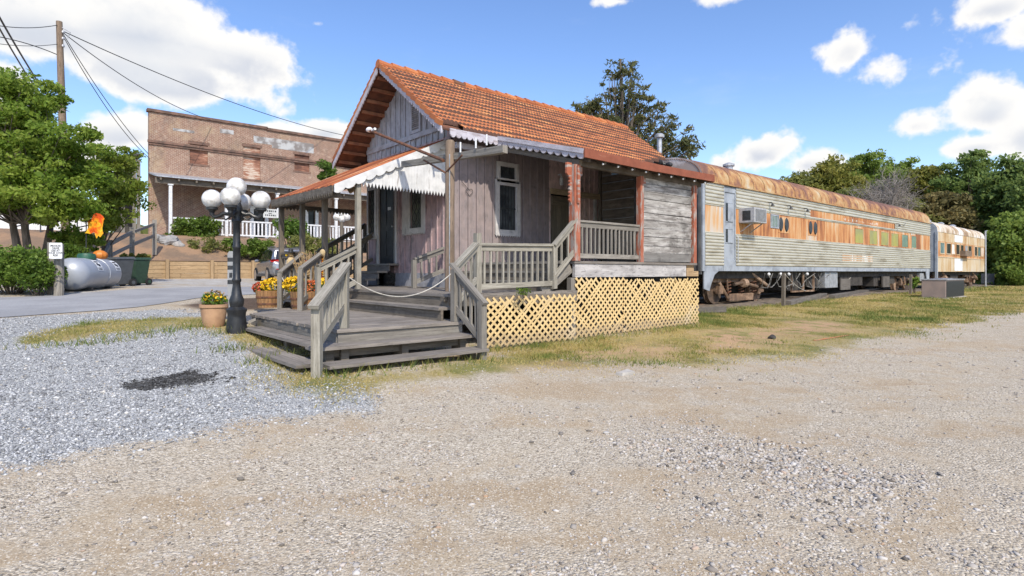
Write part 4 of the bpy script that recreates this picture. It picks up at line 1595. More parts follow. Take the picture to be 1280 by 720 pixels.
w.build('porch_ceiling', M['soffit'], house)
w = MB()
rk0, rk1 = Vector((A_.x - .02, 10.46, A_.z + .01)), Vector((XW - .05, 10.46, D_.z + .01))
scallop(w, rk0, rk1, (0, 0, -1), .20, 12, .03, basef=.74)
w.build('porch_rake_board', M['white_paint'], house)
w = MB()
scallop(w, A_ + Vector((-.02, .02, -.01)), B_ + Vector((-.02, 0, -.01)), (0, 0, -1), .20, 34, .025, pointed=True)
w.bar(A_ + Vector((.1, .05, -.14)), B_ + Vector((.1, -.05, -.14)), .07, .12)
w.build('porch_valance', M['dark_wood'], house)
# saw-tooth white panel filling the porch end under the rake
w = MB()
x = 5.06
while x < XW - .03:
    x1 = x + .075
    t = (x + .05 - rk0.x) / (rk1.x - rk0.x)
    ztop = rk0.z + (rk1.z - rk0.z) * t - .06
    zb = Z0 + 1.78 - .015 * (x - 5) 
    w.prism([(x, 10.515, ztop), (x1 - .002, 10.515, ztop + .04), (x1 - .002, 10.515, zb), ((x + x1) / 2, 10.515, zb - .10), (x, 10.515, zb)], (0, .02, 0), uvw=(0, 0, 1))
    x = x1
w.build('sawtooth_panel', M['white_paint'], house)
# porch posts
for i, (x, y_, mat, r_) in enumerate(((5.0, 10.56, 'pale_wood', .045), (4.92, 12.0, 'dark_wood', .05), (4.88, 13.2, 'dark_wood', .05), (4.84, 14.5, 'dark_wood', .05))):
    p = MB()
    t = (x - A_.x) / (D_.x - A_.x)
    p.bar((x, y_, D2), (x, y_, A_.z + (D_.z - A_.z) * t - .10), r_ * 2, r_ * 2, (0, 1, 0), .006)
    p.build('porch_post', M[mat], house)
w = MB()
w.prism([(4.98, 10.62, Z0 + 1.70), (4.98, 11.05, Z0 + 1.70), (4.98, 10.9, Z0 + 1.58), (4.98, 10.72, Z0 + 1.62), (4.98, 10.66, Z0 + 1.45)], (.03, 0, 0))
w.build('corner_bracket', M['timber_wall'], house)
# saw-tooth valance across the back of the porch
w = MB()
scallop(w, (4.75, 14.72, Z0 + 1.72), (XW, 14.95, Z0 + 1.72), (0, 0, -1), .16, 26, .02, pointed=True)
w.build('porch_end_valance', M['dark_wood'], house)


# ------------------------------------------------------------------ decks and steps
def baluster_rail(label, p0, p1, h_top, n, mat, name='stair_railing', low=.12, post0=True, post1=True, ps=.09, bs=.034, cap=(.10, .04), ext0=0.0, ext1=0.0,
                  foot0=None, foot1=None, cat='railing', top0=None, top1=None, hand_over=0.0):
    """railing between floor points p0 and p1 (posts vertical); foot = z of the post foot, top = extra post height"""
    p0, p1 = Vector(p0), Vector(p1)
    t = thing(name, label, cat, (p0 + p1) / 2)
    d = (p1 - p0)
    hd = Vector((d.x, d.y, 0)).normalized()
    m_ = M[mat]
    for on, p, ft, tp in ((post0, p0, foot0, top0), (post1, p1, foot1, top1)):
        if on:
            q = MB()
            q.bar((p.x, p.y, ft if ft is not None else p.z), (p.x, p.y, p.z + h_top + (tp or 0) - .02), ps, ps, (hd.y, -hd.x, 0) if abs(hd.z) < .9 else (0, 1, 0), .004)
            q.build('newel_post', m_, t)
    q = MB()
    a, b = p0 + Vector((0, 0, h_top)) - d.normalized() * hand_over, p1 + Vector((0, 0, h_top)) + d.normalized() * hand_over
    q.bar(a, b, cap[0], cap[1], (0, 0, 1), .004)
    q.bar(p0 + Vector((0, 0, h_top - .07)), p1 + Vector((0, 0, h_top - .07)), .04, .09, (0, 0, 1), .003)
    q.build('handrail', m_, t)
    q = MB()
    q.bar(p0 + Vector((0, 0, low)), p1 + Vector((0, 0, low)), .04, .09, (0, 0, 1), .003)
    q.build('bottom_rail', m_, t)
    for i in range(n):
        f = (i + 1) / (n + 1)
        c = p0 + d * f
        q = MB()
        q.bar(c + Vector((0, 0, low + .02)), c + Vector((rng.uniform(-.006, .006), 0, h_top - .05)), bs, bs, (hd.y, -hd.x, 0), .003)
        q.build('baluster', m_, t)
    return t


# lower entrance deck, its wrap-round steps
deck = thing('entrance_deck', 'low weathered plank deck with wrap-round steps beside the black lamp post', 'deck', (4.0, 9.0, gz(4, 9)))
w = MB()
x_far = lambda yy: 3.03 if yy < 10.7 else 3.03 + (yy - 10.7) * .78
y = 7.0
while y < 12.6:
    xa = x_far(y + .07)
    w.box(xa + rng.uniform(-.015, .015), 5.08, y, y + .137, D1 - .045, D1 - rng.uniform(0, .008), jit=.003)
    y += .14
w.build('deck_board', M['deck_wood'], deck)
w = MB()
w.box(3.06, 5.0, 7.03, 7.07, D1 - .235, D1 - .046, jit=.004)
w.box(3.05, 3.09, 7.07, 10.7, D1 - .235, D1 - .046, jit=.004)
w.build('rim_joist', M['grey_wood'], deck)
T1, T0 = D1 - .17, D1 - .34
for (zt, e) in ((T1, .33), (T0, .66)):
    t_ = MB()
    for q in range(2):
        t_.box(2.62 if zt == T1 else 2.66, 4.98, 7.0 - e + q * .165, 7.0 - e + q * .165 + .158, zt - .04, zt, jit=.004)
    t_.build('tread', M['deck_wood'], deck)
    t_ = MB()
    yl = 10.0 if zt == T1 else 9.3
    for q in range(2):
        t_.box(3.03 - e + q * .165, 3.03 - e + q * .165 + .158, 6.78 if zt == T1 else 6.62, yl, zt - .04, zt, jit=.005)
    t_.build('tread', M['deck_wood'], deck)
w = MB()
w.box(2.8, 4.95, 6.86, 6.90, T1 - .16, T1 - .05, jit=.004)
w.build('under_step_board', M['dark_wood'], deck)
for x in (2.85, 3.05, 3.9, 4.85):
    w = MB()
    w.box(x - .05, x + .05, 6.55, 7.02, gz(x, 6.8) - .1, T0 - .045)
    w.box(x - .05, x + .05, 6.80, 7.02, T0 - .05, T1 - .045)
    w.build('step_support', M['dark_wood'], deck)
for y in (7.4, 8.4, 9.4):
    w = MB()
    w.box(2.55, 3.02, y - .05, y + .05, gz(2.7, y) - .1, T0 - .045)
    w.box(2.86, 3.02, y - .05, y + .05, T0 - .05, T1 - .045)
    w.build('step_support', M['dark_wood'], deck)
w = MB()
w.prism([(2.52, 10.30, gz(2.5, 10.3) - .02), (2.95, 10.1, D1 - .04), (3.02, 10.3, D1 - .04), (2.62, 10.55, gz(2.6, 10.5) - .02)], (0, 0, -.04))
w.build('ramp_board', M['grey_wood'], deck)

# upper porch deck
porch = thing('porch_deck', 'upper weathered plank deck under the tin porch roof', 'deck', (6.2, 11.0, gz(6, 11)))
w = MB()
x = 5.0
while x < XW - .04:
    x1 = min(x + .137, XW - .04)
    w.box(x, x1, 7.42, 14.6, D2 - .045, D2 - rng.uniform(0, .006), jit=.002)
    x += .14
w.build('deck_board', M['deck_wood'], porch)
w = MB()
x = XW - .03
while x < 7.86:
    w.box(x, x + .135, 7.42, YW - .03, D2 - .045, D2 - rng.uniform(0, .006), jit=.002)
    x += .14
w.build('side_deck_board', M['deck_wood'], porch)
w = MB()
w.box(5.02, 5.06, 7.42, 14.6, D2 - .24, D2 - .046, jit=.003)
w.box(5.06, 7.9, 7.40, 7.44, D2 - .2, D2 - .046, jit=.003)
w.build('rim_joist', M['dark_wood'], porch)
w = MB()
w.box(4.76, 5.02, 7.3, 11.6, D2 - .235, D2 - .195, jit=.004)
w.build('tread', M['deck_wood'], porch)
w = MB()
w.box(4.80, 4.84, 7.3, 11.6, D1 - .01, D2 - .236, jit=.003)
w.build('riser_board', M['dark_wood'], porch)
# steps up to the front door
stp = thing('door_steps', 'three short plank steps below the dark front door', 'steps', (6.9, 13.2, D2))
for i in range(3):
    w = MB()
    w.box(XW - .30 * (3 - i) - .02, XW - .30 * (2 - i) - .04, 12.72 - .02 * i, 13.95, D2 + .185 * (i + 1) - .045, D2 + .185 * (i + 1), jit=.003)
    w.build('tread', M['grey_wood'], stp)
w = MB()
for i in range(3):
    w.box(XW - .30 * (3 - i) + .02, XW - .30 * (3 - i) + .05, 12.74, 13.93, D2 + .185 * i, D2 + .185 * (i + 1) - .046)
w.build('riser_board', M['deck_wood'], stp)
# steps up to the freight porch, inside the side railing
stp2 = thing('freight_steps', 'grey plank steps rising behind the deck railing to the red-posted porch', 'steps', (7.4, 8.6, D2))
for i in range(3):
    w = MB()
    w.box(7.16 + i * .25, 7.16 + i * .25 + .27, 7.62, YW - .05, D2 + .185 * (i + 1) - .045, D2 + .185 * (i + 1), jit=.003)
    w.build('tread', M['grey_wood'], stp2)
w = MB()
for i in range(3):
    w.box(7.19 + i * .25, 7.22 + i * .25, 7.62, YW - .05, D2 + .185 * i, D2 + .185 * (i + 1) - .046)
w.build('riser_board', M['dark_wood'], stp2)
w = MB()
w.bar((7.15, 7.56, D2 - .02), (7.88, 7.56, FL - .12), .04, .2)
w.build('stringer', M['grey_wood'], stp2)

# railings
NL = (2.53, 6.40)
baluster_rail('sloping grey stair railing at the near left corner of the entrance steps', (NL[0], NL[1], Z0 - 1.15), (3.2, 7.17, D1), .80, 6, 'pale_wood',
              foot0=gz(*NL) - .05, low=.30, hand_over=.12, ps=.105, cap=(.12, .045))
baluster_rail('sloping grey stair railing ending at the white porch post with rope', (4.2, 10.56, D1 + .02), (4.95, 10.56, D2), .83, 4, 'pale_wood', low=.15, post1=False, ps=.08)
NR = (4.93, 6.45)
baluster_rail('sloping grey stair railing at the right end of the entrance steps beside the lattice', (NR[0], NR[1], Z0 - 1.19), (4.89, 7.06, D1), .80, 4, 'grey_wood',
              foot0=gz(*NR) - .05, low=.22, hand_over=.10, ps=.10, cap=(.09, .045))
baluster_rail('short pale railing climbing from the right steps to the tall round-topped post', (4.90, 7.09, D1 + .02), (5.60, 7.48, D2 + .02), .79, 3, 'pale_wood', low=.2, post0=False, post1=False)
baluster_rail('level pale deck railing above the lower yellow lattice with a tall end post', (5.64, 7.50, D2), (7.38, 7.50, D2 + .04), .80, 12, 'pale_wood', 'deck_railing', low=.10, ps=.10, top0=.20, top1=.02)
baluster_rail('short steep railing rising to the first red porch post', (7.38, 7.47, D2 + .13), (7.90, 7.47, FL + .04), .73, 2, 'pale_wood', low=.14, post0=False, post1=False, hand_over=.04)
baluster_rail('porch balustrade between the first two red posts', (8.02, 7.50, FL), (9.88, 7.50, FL), .76, 14, 'grey_wood', 'porch_balustrade', low=.10, post0=False, post1=False)
baluster_rail('dark stair railing left of the front door steps', (6.15, 14.02, D2), (7.05, 14.02, FL), .82, 5, 'dark_wood', low=.14, post1=False)
baluster_rail('small grey railing by the house corner behind the tall pole', (6.3, 10.62, D2), (7.05, 10.62, D2 + .26), .62, 3, 'grey_wood', low=.12, post1=False)
baluster_rail('dark railing across the far end of the porch', (5.1, 14.52, D2), (6.9, 14.52, D2), .80, 12, 'dark_wood', 'porch_railing', low=.1)
baluster_rail('dark railing along the front of the porch between two dark posts', (4.88, 13.3, D2), (4.84, 14.4, D2), .80, 7, 'dark_wood', 'porch_railing', low=.1, post0=False, post1=False)
baluster_rail('second dark stair railing beyond the far end of the porch', (6.2, 15.6, D2 + .1), (7.6, 15.6, FL + .35), .85, 9, 'dark_wood', low=.12)
# side stair between the two flower barrels
sst = thing('side_stair', 'narrow angled plank stair between the two flower barrels', 'steps', (4.3, 12.1, D1))
for i in range(2):
    w = MB()
    f = (i + .6) / 2.2
    a, b = Vector((3.95, 12.15, 0)).lerp(Vector((4.85, 13.1, 0)), f), Vector((3.95, 11.0, 0)).lerp(Vector((4.88, 12.1, 0)), f)
    z = D1 + (D2 - D1) * (i + 1) / 3 + .02
    w.bar((a.x, a.y, z), (b.x, b.y, z), .27, .04)
    w.build('tread', M['deck_wood'], sst)
w = MB()
w.bar((4.0, 12.1, D1 - .1), (4.86, 13.12, D2 - .1), .04, .2)
w.bar((4.0, 10.95, D1 - .1), (4.88, 12.02, D2 - .1), .04, .2)
w.build('stringer', M['grey_wood'], sst)
baluster_rail('grey side-stair railing nearest the black lamp post, behind the left flower barrel', (4.0, 12.06, D1 - .03), (4.86, 13.16, D2), .76, 4, 'grey_wood', low=.16, post1=False)
baluster_rail('grey side-stair railing rising to a dark porch post behind the right flower barrel', (4.0, 10.92, D1 - .0), (4.9, 11.96, D2), .80, 4, 'grey_wood', low=.16, post1=False)


# ---- lattice panels
def lattice(label, x0, x1, y, zt, ztop_fn=None, name='lattice_panel', tilt=0.0):
    t = MB()
    zb0, zb1 = gz(x0, y) + .03, gz(x1, y) + .03
    pitch = .138
    L = x1 - x0
    hmax = zt - min(zb0, zb1)
    for sgn, yy in ((1, y), (-1, y + .008)):
        n = int((L + hmax) / pitch) + 2
        for i in range(-int(hmax / pitch) - 1, n):
            # line x = x0 + i*pitch + s, z = zb + s  (or mirrored)
            a = x0 + i * pitch
            s0 = max(0.0, x0 - a)
            s1 = min(hmax, x1 - a)
            if s1 - s0 < .03:
                continue
            if sgn > 0:
                pts = [(a + s, zt - hmax + s) for s in (s0, s1)]
            else:
                pts = [(x0 + x1 - (a + s), zt - hmax + s) for s in (s0, s1)]
            # clip to the ground line
            q = []
            for (xx, zz) in pts:
                zg = zb0 + (zb1 - zb0) * (xx - x0) / L
                q.append((xx, max(zz, zg) if abs(zz - zg) < .12 else zz))
            zjit = rng.choice((.01, .02, .03, .03, .09))
            t.bar((q[0][0], yy, q[0][1] + tilt), (q[1][0], yy, q[1][1] - zjit), .007, .040, (-1 if sgn > 0 else 1, 0, 1))
    o = t.build(name, M['lattice'], None, ((x0 + x1) / 2, y, (zb0 + zb1) / 2))
    tag(o, label, 'lattice')
    return o


lattice('lower yellow lattice panel below the pale deck railing', 5.74, 7.83, 7.375, D2 - .05)
lattice('tall yellow lattice panel left of the seam under the plank beam', 7.90, 9.34, 7.44, Z0 - .10)
lattice('wide yellow lattice panel with ragged top nearest the train', 9.30, 12.08, 7.42, Z0 - .13)
w = MB()
for i in range(14):
    a = 12.12 + i * .1
for sgn in (1, -1):
    for i in range(-9, 9):
        a = 7.75 + i * .118
        s0, s1 = max(0, 7.75 - a), min(1.0, 8.75 - a)
        if s1 - s0 > .03:
            if sgn > 0:
                w.bar((12.16 + .22 * s0, a + s0, Z0 - 1.22 + s0), (12.16 + .22 * s1, a + s1, Z0 - 1.22 + s1), .007, .036, (0, -1, 1))
            else:
                w.bar((12.17 + .22 * s0, 16.5 - a - s0, Z0 - 1.22 + s0), (12.17 + .22 * s1, 16.5 - a - s1, Z0 - 1.22 + s1), .007, .036, (0, 1, 1))
o = w.build('lattice_panel', M['lattice'], None, (12.2, 8.2, gz(12.2, 8.2)))
tag(o, 'shaded lattice panel turning the corner towards the train wheels', 'lattice')
w = MB()
w.bar((7.865, 7.52, gz(7.8, 7.5) - .1), (7.865, 7.52, Z0 - .11), .12, .12, (0, 1, 0), .004)
o = w.build('corner_post', M['grey_wood'], None, (7.865, 7.52, gz(7.8, 7.5)))
tag(o, 'dark grey square post between the lower and taller lattice panels', 'post')
w = MB()
w.box(4.95, 7.86, 7.45, 7.55, D2 - .05 - .06, D2 - .05)
o = w.build('lattice_beam', M['dark_wood'], None, (6.4, 7.5, D2 - .1))
tag(o, 'dark plank along the top of the lower lattice', 'beam')

# ---- the tall pole with cross beam and rusty lamp arm
pole = thing('lamp_pole', 'tall brown wooden pole with a grey cross beam on the porch deck', 'pole', (5.82, 8.57, D2))
w = MB()
w.tube([(5.82, 8.57, D2), (5.82, 8.57, Z0 + 1.0), (5.83, 8.57, Z0 + 2.34), (5.83, 8.57, Z0 + 2.37)], [.088, .086, .084, .06], 12)
w.build('pole_shaft', M['brown_wood'], pole, smooth=True)
w = MB()
w.bar((5.90, 10.36, Z0 + 2.20), (5.90, 7.10, Z0 + 1.98), .10, .12, (0, 0, 1), .006)
w.build('cross_beam', M['grey_wood'], pole)
w = MB()
w.tube([(5.75, 8.6, Z0 + 1.78), (5.76, 9.35, Z0 + 2.12)], .018, 6)
w.tube([(5.75, 8.6, Z0 + 1.78), (5.76, 8.1, Z0 + 2.02)], .016, 6)
w.build('iron_brace', M['rust_iron'], pole)
w = MB()
w.tube([(5.72, 8.62, Z0 + 2.0), (5.72, 11.5, Z0 + 3.08)], .030, 8)
arm = w.build('lamp_arm', M['rust_iron'], pole)
w = MB()
w.sphere((5.72, 11.52, Z0 + 3.10), .07, 10, 8, (1, 1.3, .8))
w.tube([(5.72, 11.4, Z0 + 3.04), (5.72, 11.25, Z0 + 3.07)], .03, 6)
w.build('arm_lamp', M['white_rail'], arm)
w = MB()
for y in (7.5, 7.8, 8.25):
    w.tube([(5.83, y, Z0 + 2.10), (5.83, y, Z0 + 2.28)], .015, 6)
w.build('insulator_pin', M['white_rail'], pole)
w = MB()
w.tube([(5.76, 8.49, D2), (5.765, 8.49, Z0 + 2.1)], .009, 5)
w.build('conduit_wire', M['galv'], pole)


def rope(name, label, cat, p0, p1, sag, rad, mat, n=20):
    p0, p1 = Vector(p0), Vector(p1)
    pts = [p0.lerp(p1, i / n) + Vector((0, 0, -sag * 4 * (i / n) * (1 - i / n))) for i in range(n + 1)]
    w_ = MB()
    w_.tube(pts, rad, 6)
    o_ = w_.build(name, mat, None, p0)
    return tag(o_, label, cat)


rope('barrier_rope', 'pale rope sagging across the entrance steps between two newel posts', 'rope', (3.21, 7.2, D1 + .72), (4.86, 7.1, D1 + .72), .33, .008, M['rope'])
rope('stair_rope', 'pale rope sagging across the narrow side stair', 'rope', (4.02, 12.0, D1 + .62), (4.02, 10.97, D1 + .62), .2, .009, M['rope'])
# ------------------------------------------------------------------ railway track and the two coaches
TC, TWD = 9.6, 3.0                      # near side plane and width of the coaches
RT = Z0 - 1.06                          # rail top
track = thing('railway_track', 'rusty railway track on old sleepers under the coaches', 'track', (30, 11.1, gz(30, 11)))
for yy in (10.38, 11.82):
    w = MB()
    for (a, b) in ((15.2, 35.0), (35.0, 70.0)):
        w.box(a, b, yy - .035, yy + .035, RT - .05, RT)
        w.box(a, b, yy - .012, yy + .012, RT - .13, RT - .05)
        w.box(a, b, yy - .07, yy + .07, RT - .16, RT - .13)
    w.build('rail', M['rail_steel'], track)
i = 0
x = 15.4
while x < 58:
    w = MB()
    z = gz(x, 10) + .05
    w.box(x, x + .23, 9.75 + rng.uniform(-.12, .12), 12.4, min(z, RT - .16) - .1, RT - .162, jit=.012)
    w.build('sleeper', M['tie_wood'], track)
    x += .62 if x < 42 else 0.9
# loose old sleepers lying by the track
for i, (pxa, pya, pxb, pyb, lab) in enumerate(((985, 382, 1030, 372, 'old grey sleeper lying in the grass just right of the leaning rope post'),
                                              (1040, 374, 1085, 366, 'old dark sleeper lying beside the track below the middle windows'),
                                              (1072, 367, 1112, 362, 'loose old sleeper half under the coach before the second rope post'),
                                              (868, 392, 905, 391, 'short dark timber lying by the first coach wheels'))):
    a, b = unproj(pxa, pya), unproj(pxb, pyb)
    w = MB()
    w.bar((a[0], a[1], gz(*a) + .09), (b[0], b[1], gz(*b) + .10), .22, .16, (0, 0, 1), .02)
    o = w.build('timber_sleeper', M['tie_wood'], None, (a[0], a[1], gz(*a)))
    tag(o, lab, 'timber')


def ribbed(mb, x0, x1, z0, z1, n, y, amp=.036, samples=12):
    """horizontally fluted stainless panel"""
    prof = []
    for i in range(n):
        for k in range(samples):
            t = k / samples
            f = 0.0 if (t < .12 or t > .88) else 1.0 - .22 * abs((t - .5) / .38) ** 2.5
            prof.append((z0 + (z1 - z0) * (i + t) / n, -amp * f))
    prof.append((z1, 0))
    vs_ = []
    for z, dy in prof:
        vs_ += [(x0, y + dy, z), (x1, y + dy, z)]
    fs = [(2 * i, 2 * i + 1, 2 * i + 3, 2 * i + 2) for i in range(len(prof) - 1)]
    mb.add(vs_, fs)


def coach_roof(mb, x0, x1, ztop, zpk, seams, over=.02, n=18, nose=0.0):
    prof = []
    for i in range(n + 1):
        a = math.pi * i / n
        y = TC + TWD / 2 - math.cos(a) * (TWD / 2 + over)
        z = ztop + (zpk - ztop) * math.sin(a) ** 0.72
        prof.append((y, z))
    xs = np.linspace(x0, x1, seams + 1)
    for a, b in zip(xs[:-1], xs[1:]):
        vs_ = []
        for (y, z) in prof:
            vs_ += [(a, y, z), (b - .02, y, z)]
        mb.add(vs_, [(2 * i, 2 * i + 1, 2 * i + 3, 2 * i + 2) for i in range(n)])
        vs_ = []
        c = TC + TWD / 2
        for (y, z) in prof:
            vs_ += [(b - .025, c + (y - c) * 1.006, z + .012), (b + .005, c + (y - c) * 1.006, z + .012)]
        mb.add(vs_, [(2 * i, 2 * i + 1, 2 * i + 3, 2 * i + 2) for i in range(n)])
    return prof


def bogie(x0, x1, parent):
    bg = MB()
    yy = 10.05
    # equalised truck frame
    bg.box(x0 + .0, x1 - .0, yy - .06, yy + .06, Z0 - .34, Z0 - .20)
    bg.box(x0 + .3, x0 + .55, yy - .14, yy + .0, Z0 - .72, Z0 - .46)
    bg.box(x1 - .55, x1 - .3, yy - .14, yy + .0, Z0 - .72, Z0 - .46)
    bg.box(x0 + 1.0, x1 - 1.0, yy - .1, yy + .0, Z0 - .98, Z0 - .74)
    bg.box(x0 + .1, x1 - .1, 10.3, 11.9, Z0 - .4, Z0 - .2)
    bg.tube([(x0 + .35, yy - .1, Z0 - .35), (x0 + .8, yy - .14, Z0 - .85), (x0 + .9, yy - .14, Z0 - .9)], .05, 6)
    bg.tube([(x1 - .35, yy - .1, Z0 - .30), (x1 - .7, yy - .14, Z0 - .8)], .05, 6)
    o = bg.build('bogie', M['bogie'], parent)
    for sx in (x0 + .95, (x0 + x1) / 2, x1 - .95):
        s = MB()
        pts = [(sx + .09 * math.cos(k * .9), yy - .08 + .09 * math.sin(k * .9), Z0 - .74 + k * .0155) for k in range(28)]
        s.tube(pts, .02, 5)
        s.build('spring', M['rust_iron'], o)
    for wx in (x0 + .42, x1 - .42):
        for wy in (10.16, 11.74):
            wl = MB()
            wl.lathe((wx, wy, Z0 - .60), [(.12, -.02), (.14, -.01), (.40, .02), (.46, .0), (.46, .12), (.49, .13), (.49, .16), (.1, .17)], 32, 'Y')
            wl.lathe((wx, wy - .06, Z0 - .60), [(.05, -.1), (.12, -.08), (.14, .05)], 14, 'Y')
            wl.build('wheel', M['bogie'], o, smooth=True)
    s = MB()
    s.tube([(x0 + 1.1, yy - .2, Z0 - .42), (x0 + 1.7, yy - .22, Z0 - .36), (x1 - .9, yy - .2, Z0 - .52)], .055, 8)
    s.lathe((x0 + 1.75, yy - .22, Z0 - .38), [(.13, -.1), (.15, -.04), (.15, .1)], 12, 'X')
    s.tube([(x0 + .7, yy - .16, Z0 - .05), (x0 + .75, yy - .18, Z0 - .62)], .03, 6)
    s.tube([(x1 - 1.3, yy - .14, Z0 - .02), (x1 - .5, yy - .25, Z0 - .40), (x1 - .1, yy - .2, Z0 - .52)], .06, 8)
    s.build('brake_rigging', M['bogie'], o)
    return o


X1, X2 = 15.83, 39.97
coach = thing('passenger_coach', 'long fluted stainless passenger coach with rusty roof joined to the wooden depot', 'railway coach', (27.9, 11.1, RT))
zs0, zb0, zb1, zs1, zpk = Z0 + .03, Z0 + 1.256, Z0 + 2.09, Z0 + 2.80, Z0 + 3.70
w = MB()
w.box(X1 + .02, X2 - .02, TC + .03, TC + TWD, zs0, zs1 + .05)
w.build('body_shell', M['car_grey'], coach)
dx0, dx1 = at_y(904, TC), at_y(919, TC)
w = MB()
for a, b in ((X1 + .12, dx0), (dx1, X2)):
    ribbed(w, a, b, zs0 + .17, zb0 - .03, 10, TC)
    w.box(a, b, TC - .02, TC + .03, zb0 - .03, zb0)
    w.build('lower_fluted_panel', M['steel_cor'], coach)
    w = MB()
    w.box(a, b, TC - .008, TC + .03, zs0, zs0 + .168)
    w.build('side_sill', M['car_grey'], coach)
    w = MB()
lx0, lx1 = at_y(1012, TC), at_y(1118, TC)
lz0, lz1 = Z0 + 2.19, Z0 + 2.45
w = MB()
for a, b in ((X1 + .12, dx0), (dx1, lx0), (lx1, X2)):
    ribbed(w, a, b, zb1 + .02, zs1, 6, TC)
ribbed(w, lx0, lx1, zb1 + .02, lz0, 1, TC)
ribbed(w, lx0, lx1, lz1, zs1, 3, TC)
w.box(X1 + .12, dx0, TC - .022, TC + .02, zb1, zb1 + .02)
w.box(dx1, X2, TC - .022, TC + .02, zb1, zb1 + .02)
w.build('upper_fluted_panel', M['steel_cor'], coach)
# window band: separate panels with their own rust
w = MB()
x = X1 + .12
edges = [X1 + .12, dx0]
w.box(X1 + .12, dx0, TC - .004, TC + .03, zb0, zb1, r=.92)
w.build('window_band', M['rust_band'], coach)
w = MB()
x = dx1
while x < X2 - .2:
    x1_ = min(x + rng.uniform(.55, 1.0), X2)
    w.box(x, x1_ - .008, TC - .004 - rng.uniform(0, .004), TC + .03, zb0, zb1)
    x = x1_
w.build('window_band', M['rust_band'], coach)
w = MB()
x = lx0
while x < lx1 - .05:
    x1_ = min(x + rng.uniform(.9, 1.5), lx1)
    w.box(x, x1_ - .006, TC - .006, TC + .02, lz0, lz1, r=rng.uniform(0.05, .55))
    x = x1_
lb = w.build('letter_board', M['rust_band'], coach)
# worn-off lettering: only pale scraps of paint are left
w = MB()
x = lx0 + (lx1 - lx0) * .34
while x < lx0 + (lx1 - lx0) * .76:
    hgt = rng.uniform(.06, .13)
    for k_ in range(2):
        w.box(x + k_ * .05, x + k_ * .05 + rng.uniform(.02, .045), TC - .0105, TC - .0065, lz0 + .05, lz0 + .05 + hgt * rng.uniform(.6, 1.1))
    if rng.random() < .6:
        w.box(x, x + rng.uniform(.06, .11), TC - .0110, TC - .0070, lz0 + .05 + hgt * .4, lz0 + .05 + hgt * .7)
    x += rng.choice((.15, .17, .19, .34))
w.build('faded_lettering', M['white_board'], lb)
w = MB()
bx0, bx1 = at_y(1052, TC), at_y(1090, TC)
for i in range(7):
    a = bx0 + (bx1 - bx0) * i / 7
    w.box(a, a + (bx1 - bx0) / 7 - .004, TC - .032, TC - .02, Z0 + .47, Z0 + .80)
w.build('peeling_name_board', M['white_board'], coach)
# roof
w = MB()
prof = coach_roof(w, X1, X2, zs1, zpk, 30)
roofc = w.build('coach_roof', M['rust_roof'], coach)
for p in roofc.data.polygons:
    p.use_smooth = True
es = roofc.modifiers.new('edges', 'EDGE_SPLIT')
es.split_angle = math.radians(30)
w = MB()
w.bar((X1, TC - .05, zs1 + .0), (X2, TC - .05, zs1 + .0), .07, .035)
w.build('roof_gutter', M['rust_roof'], coach)
# end sheet with rivets and marker light
w = MB()
w.add([(X1, y, z) for y, z in prof] + [(X1, TC + TWD, zs1 - .05), (X1, TC, zs1 - .05)], [tuple(range(len(prof) + 1, -1, -1))])
arch = w.build('end_sheet', M['arch'], coach)
w = MB()
for i in range(64):
    a = math.pi * (i + .5) / 64
    y = TC + TWD / 2 - math.cos(a) * (TWD / 2 - .05)
    z = zs1 + (zpk - zs1 - .05) * math.sin(a) ** .72
    w.sphere((X1 - .005, y, z), .018, 6, 4)
w.build('rivet', M['rust_iron'], arch)
w = MB()
w.lathe((X1 - .16, TC + 1.55, zpk - .12), [(.05, 0), (.12, .03), (.12, .16)], 14, 'X')
w.tube([(X1 - .1, TC + 1.5, zpk - .22), (X1 - .14, TC + 1.3, zpk - .2), (X1 - .05, TC + 1.2, zpk - .26)], .05, 8)
w.sphere((X1 - .08, TC + 1.15, zpk - .26), .11, 10, 7, (.7, 1.3, .8))
w.build('marker_light', M['iron'], coach)
w = MB()
w.box(X1 - .02, X1 + .01, TC + .02, TC + TWD - .02, zs0 - .1, zs1 - .04)
w.box(X1 - .06, X1 - .02, TC + .95, TC + 2.05, zs0, zs1 - .3)
w.box(X1 - .05, X1 - .02, TC + .05, TC + .12, zs0, zs1 - .1)
w.build('end_wall', M['car_dark'], coach)
w = MB()
w.box(X1 - .02, X1 + .12, TC - .025, TC + .02, zs0, zs1)
w.build('corner_strip', M['car_grey'], coach)
w = MB()
for yy in (TC + 1.0,):
    for zz in (Z0 + .75, Z0 + 1.25):
        w.lathe((X1 - .1, TC + .25, zz), [(.03, 0), (.07, .02), (.07, .08)], 10, 'X')
w.build('end_fitting', M['iron'], coach)
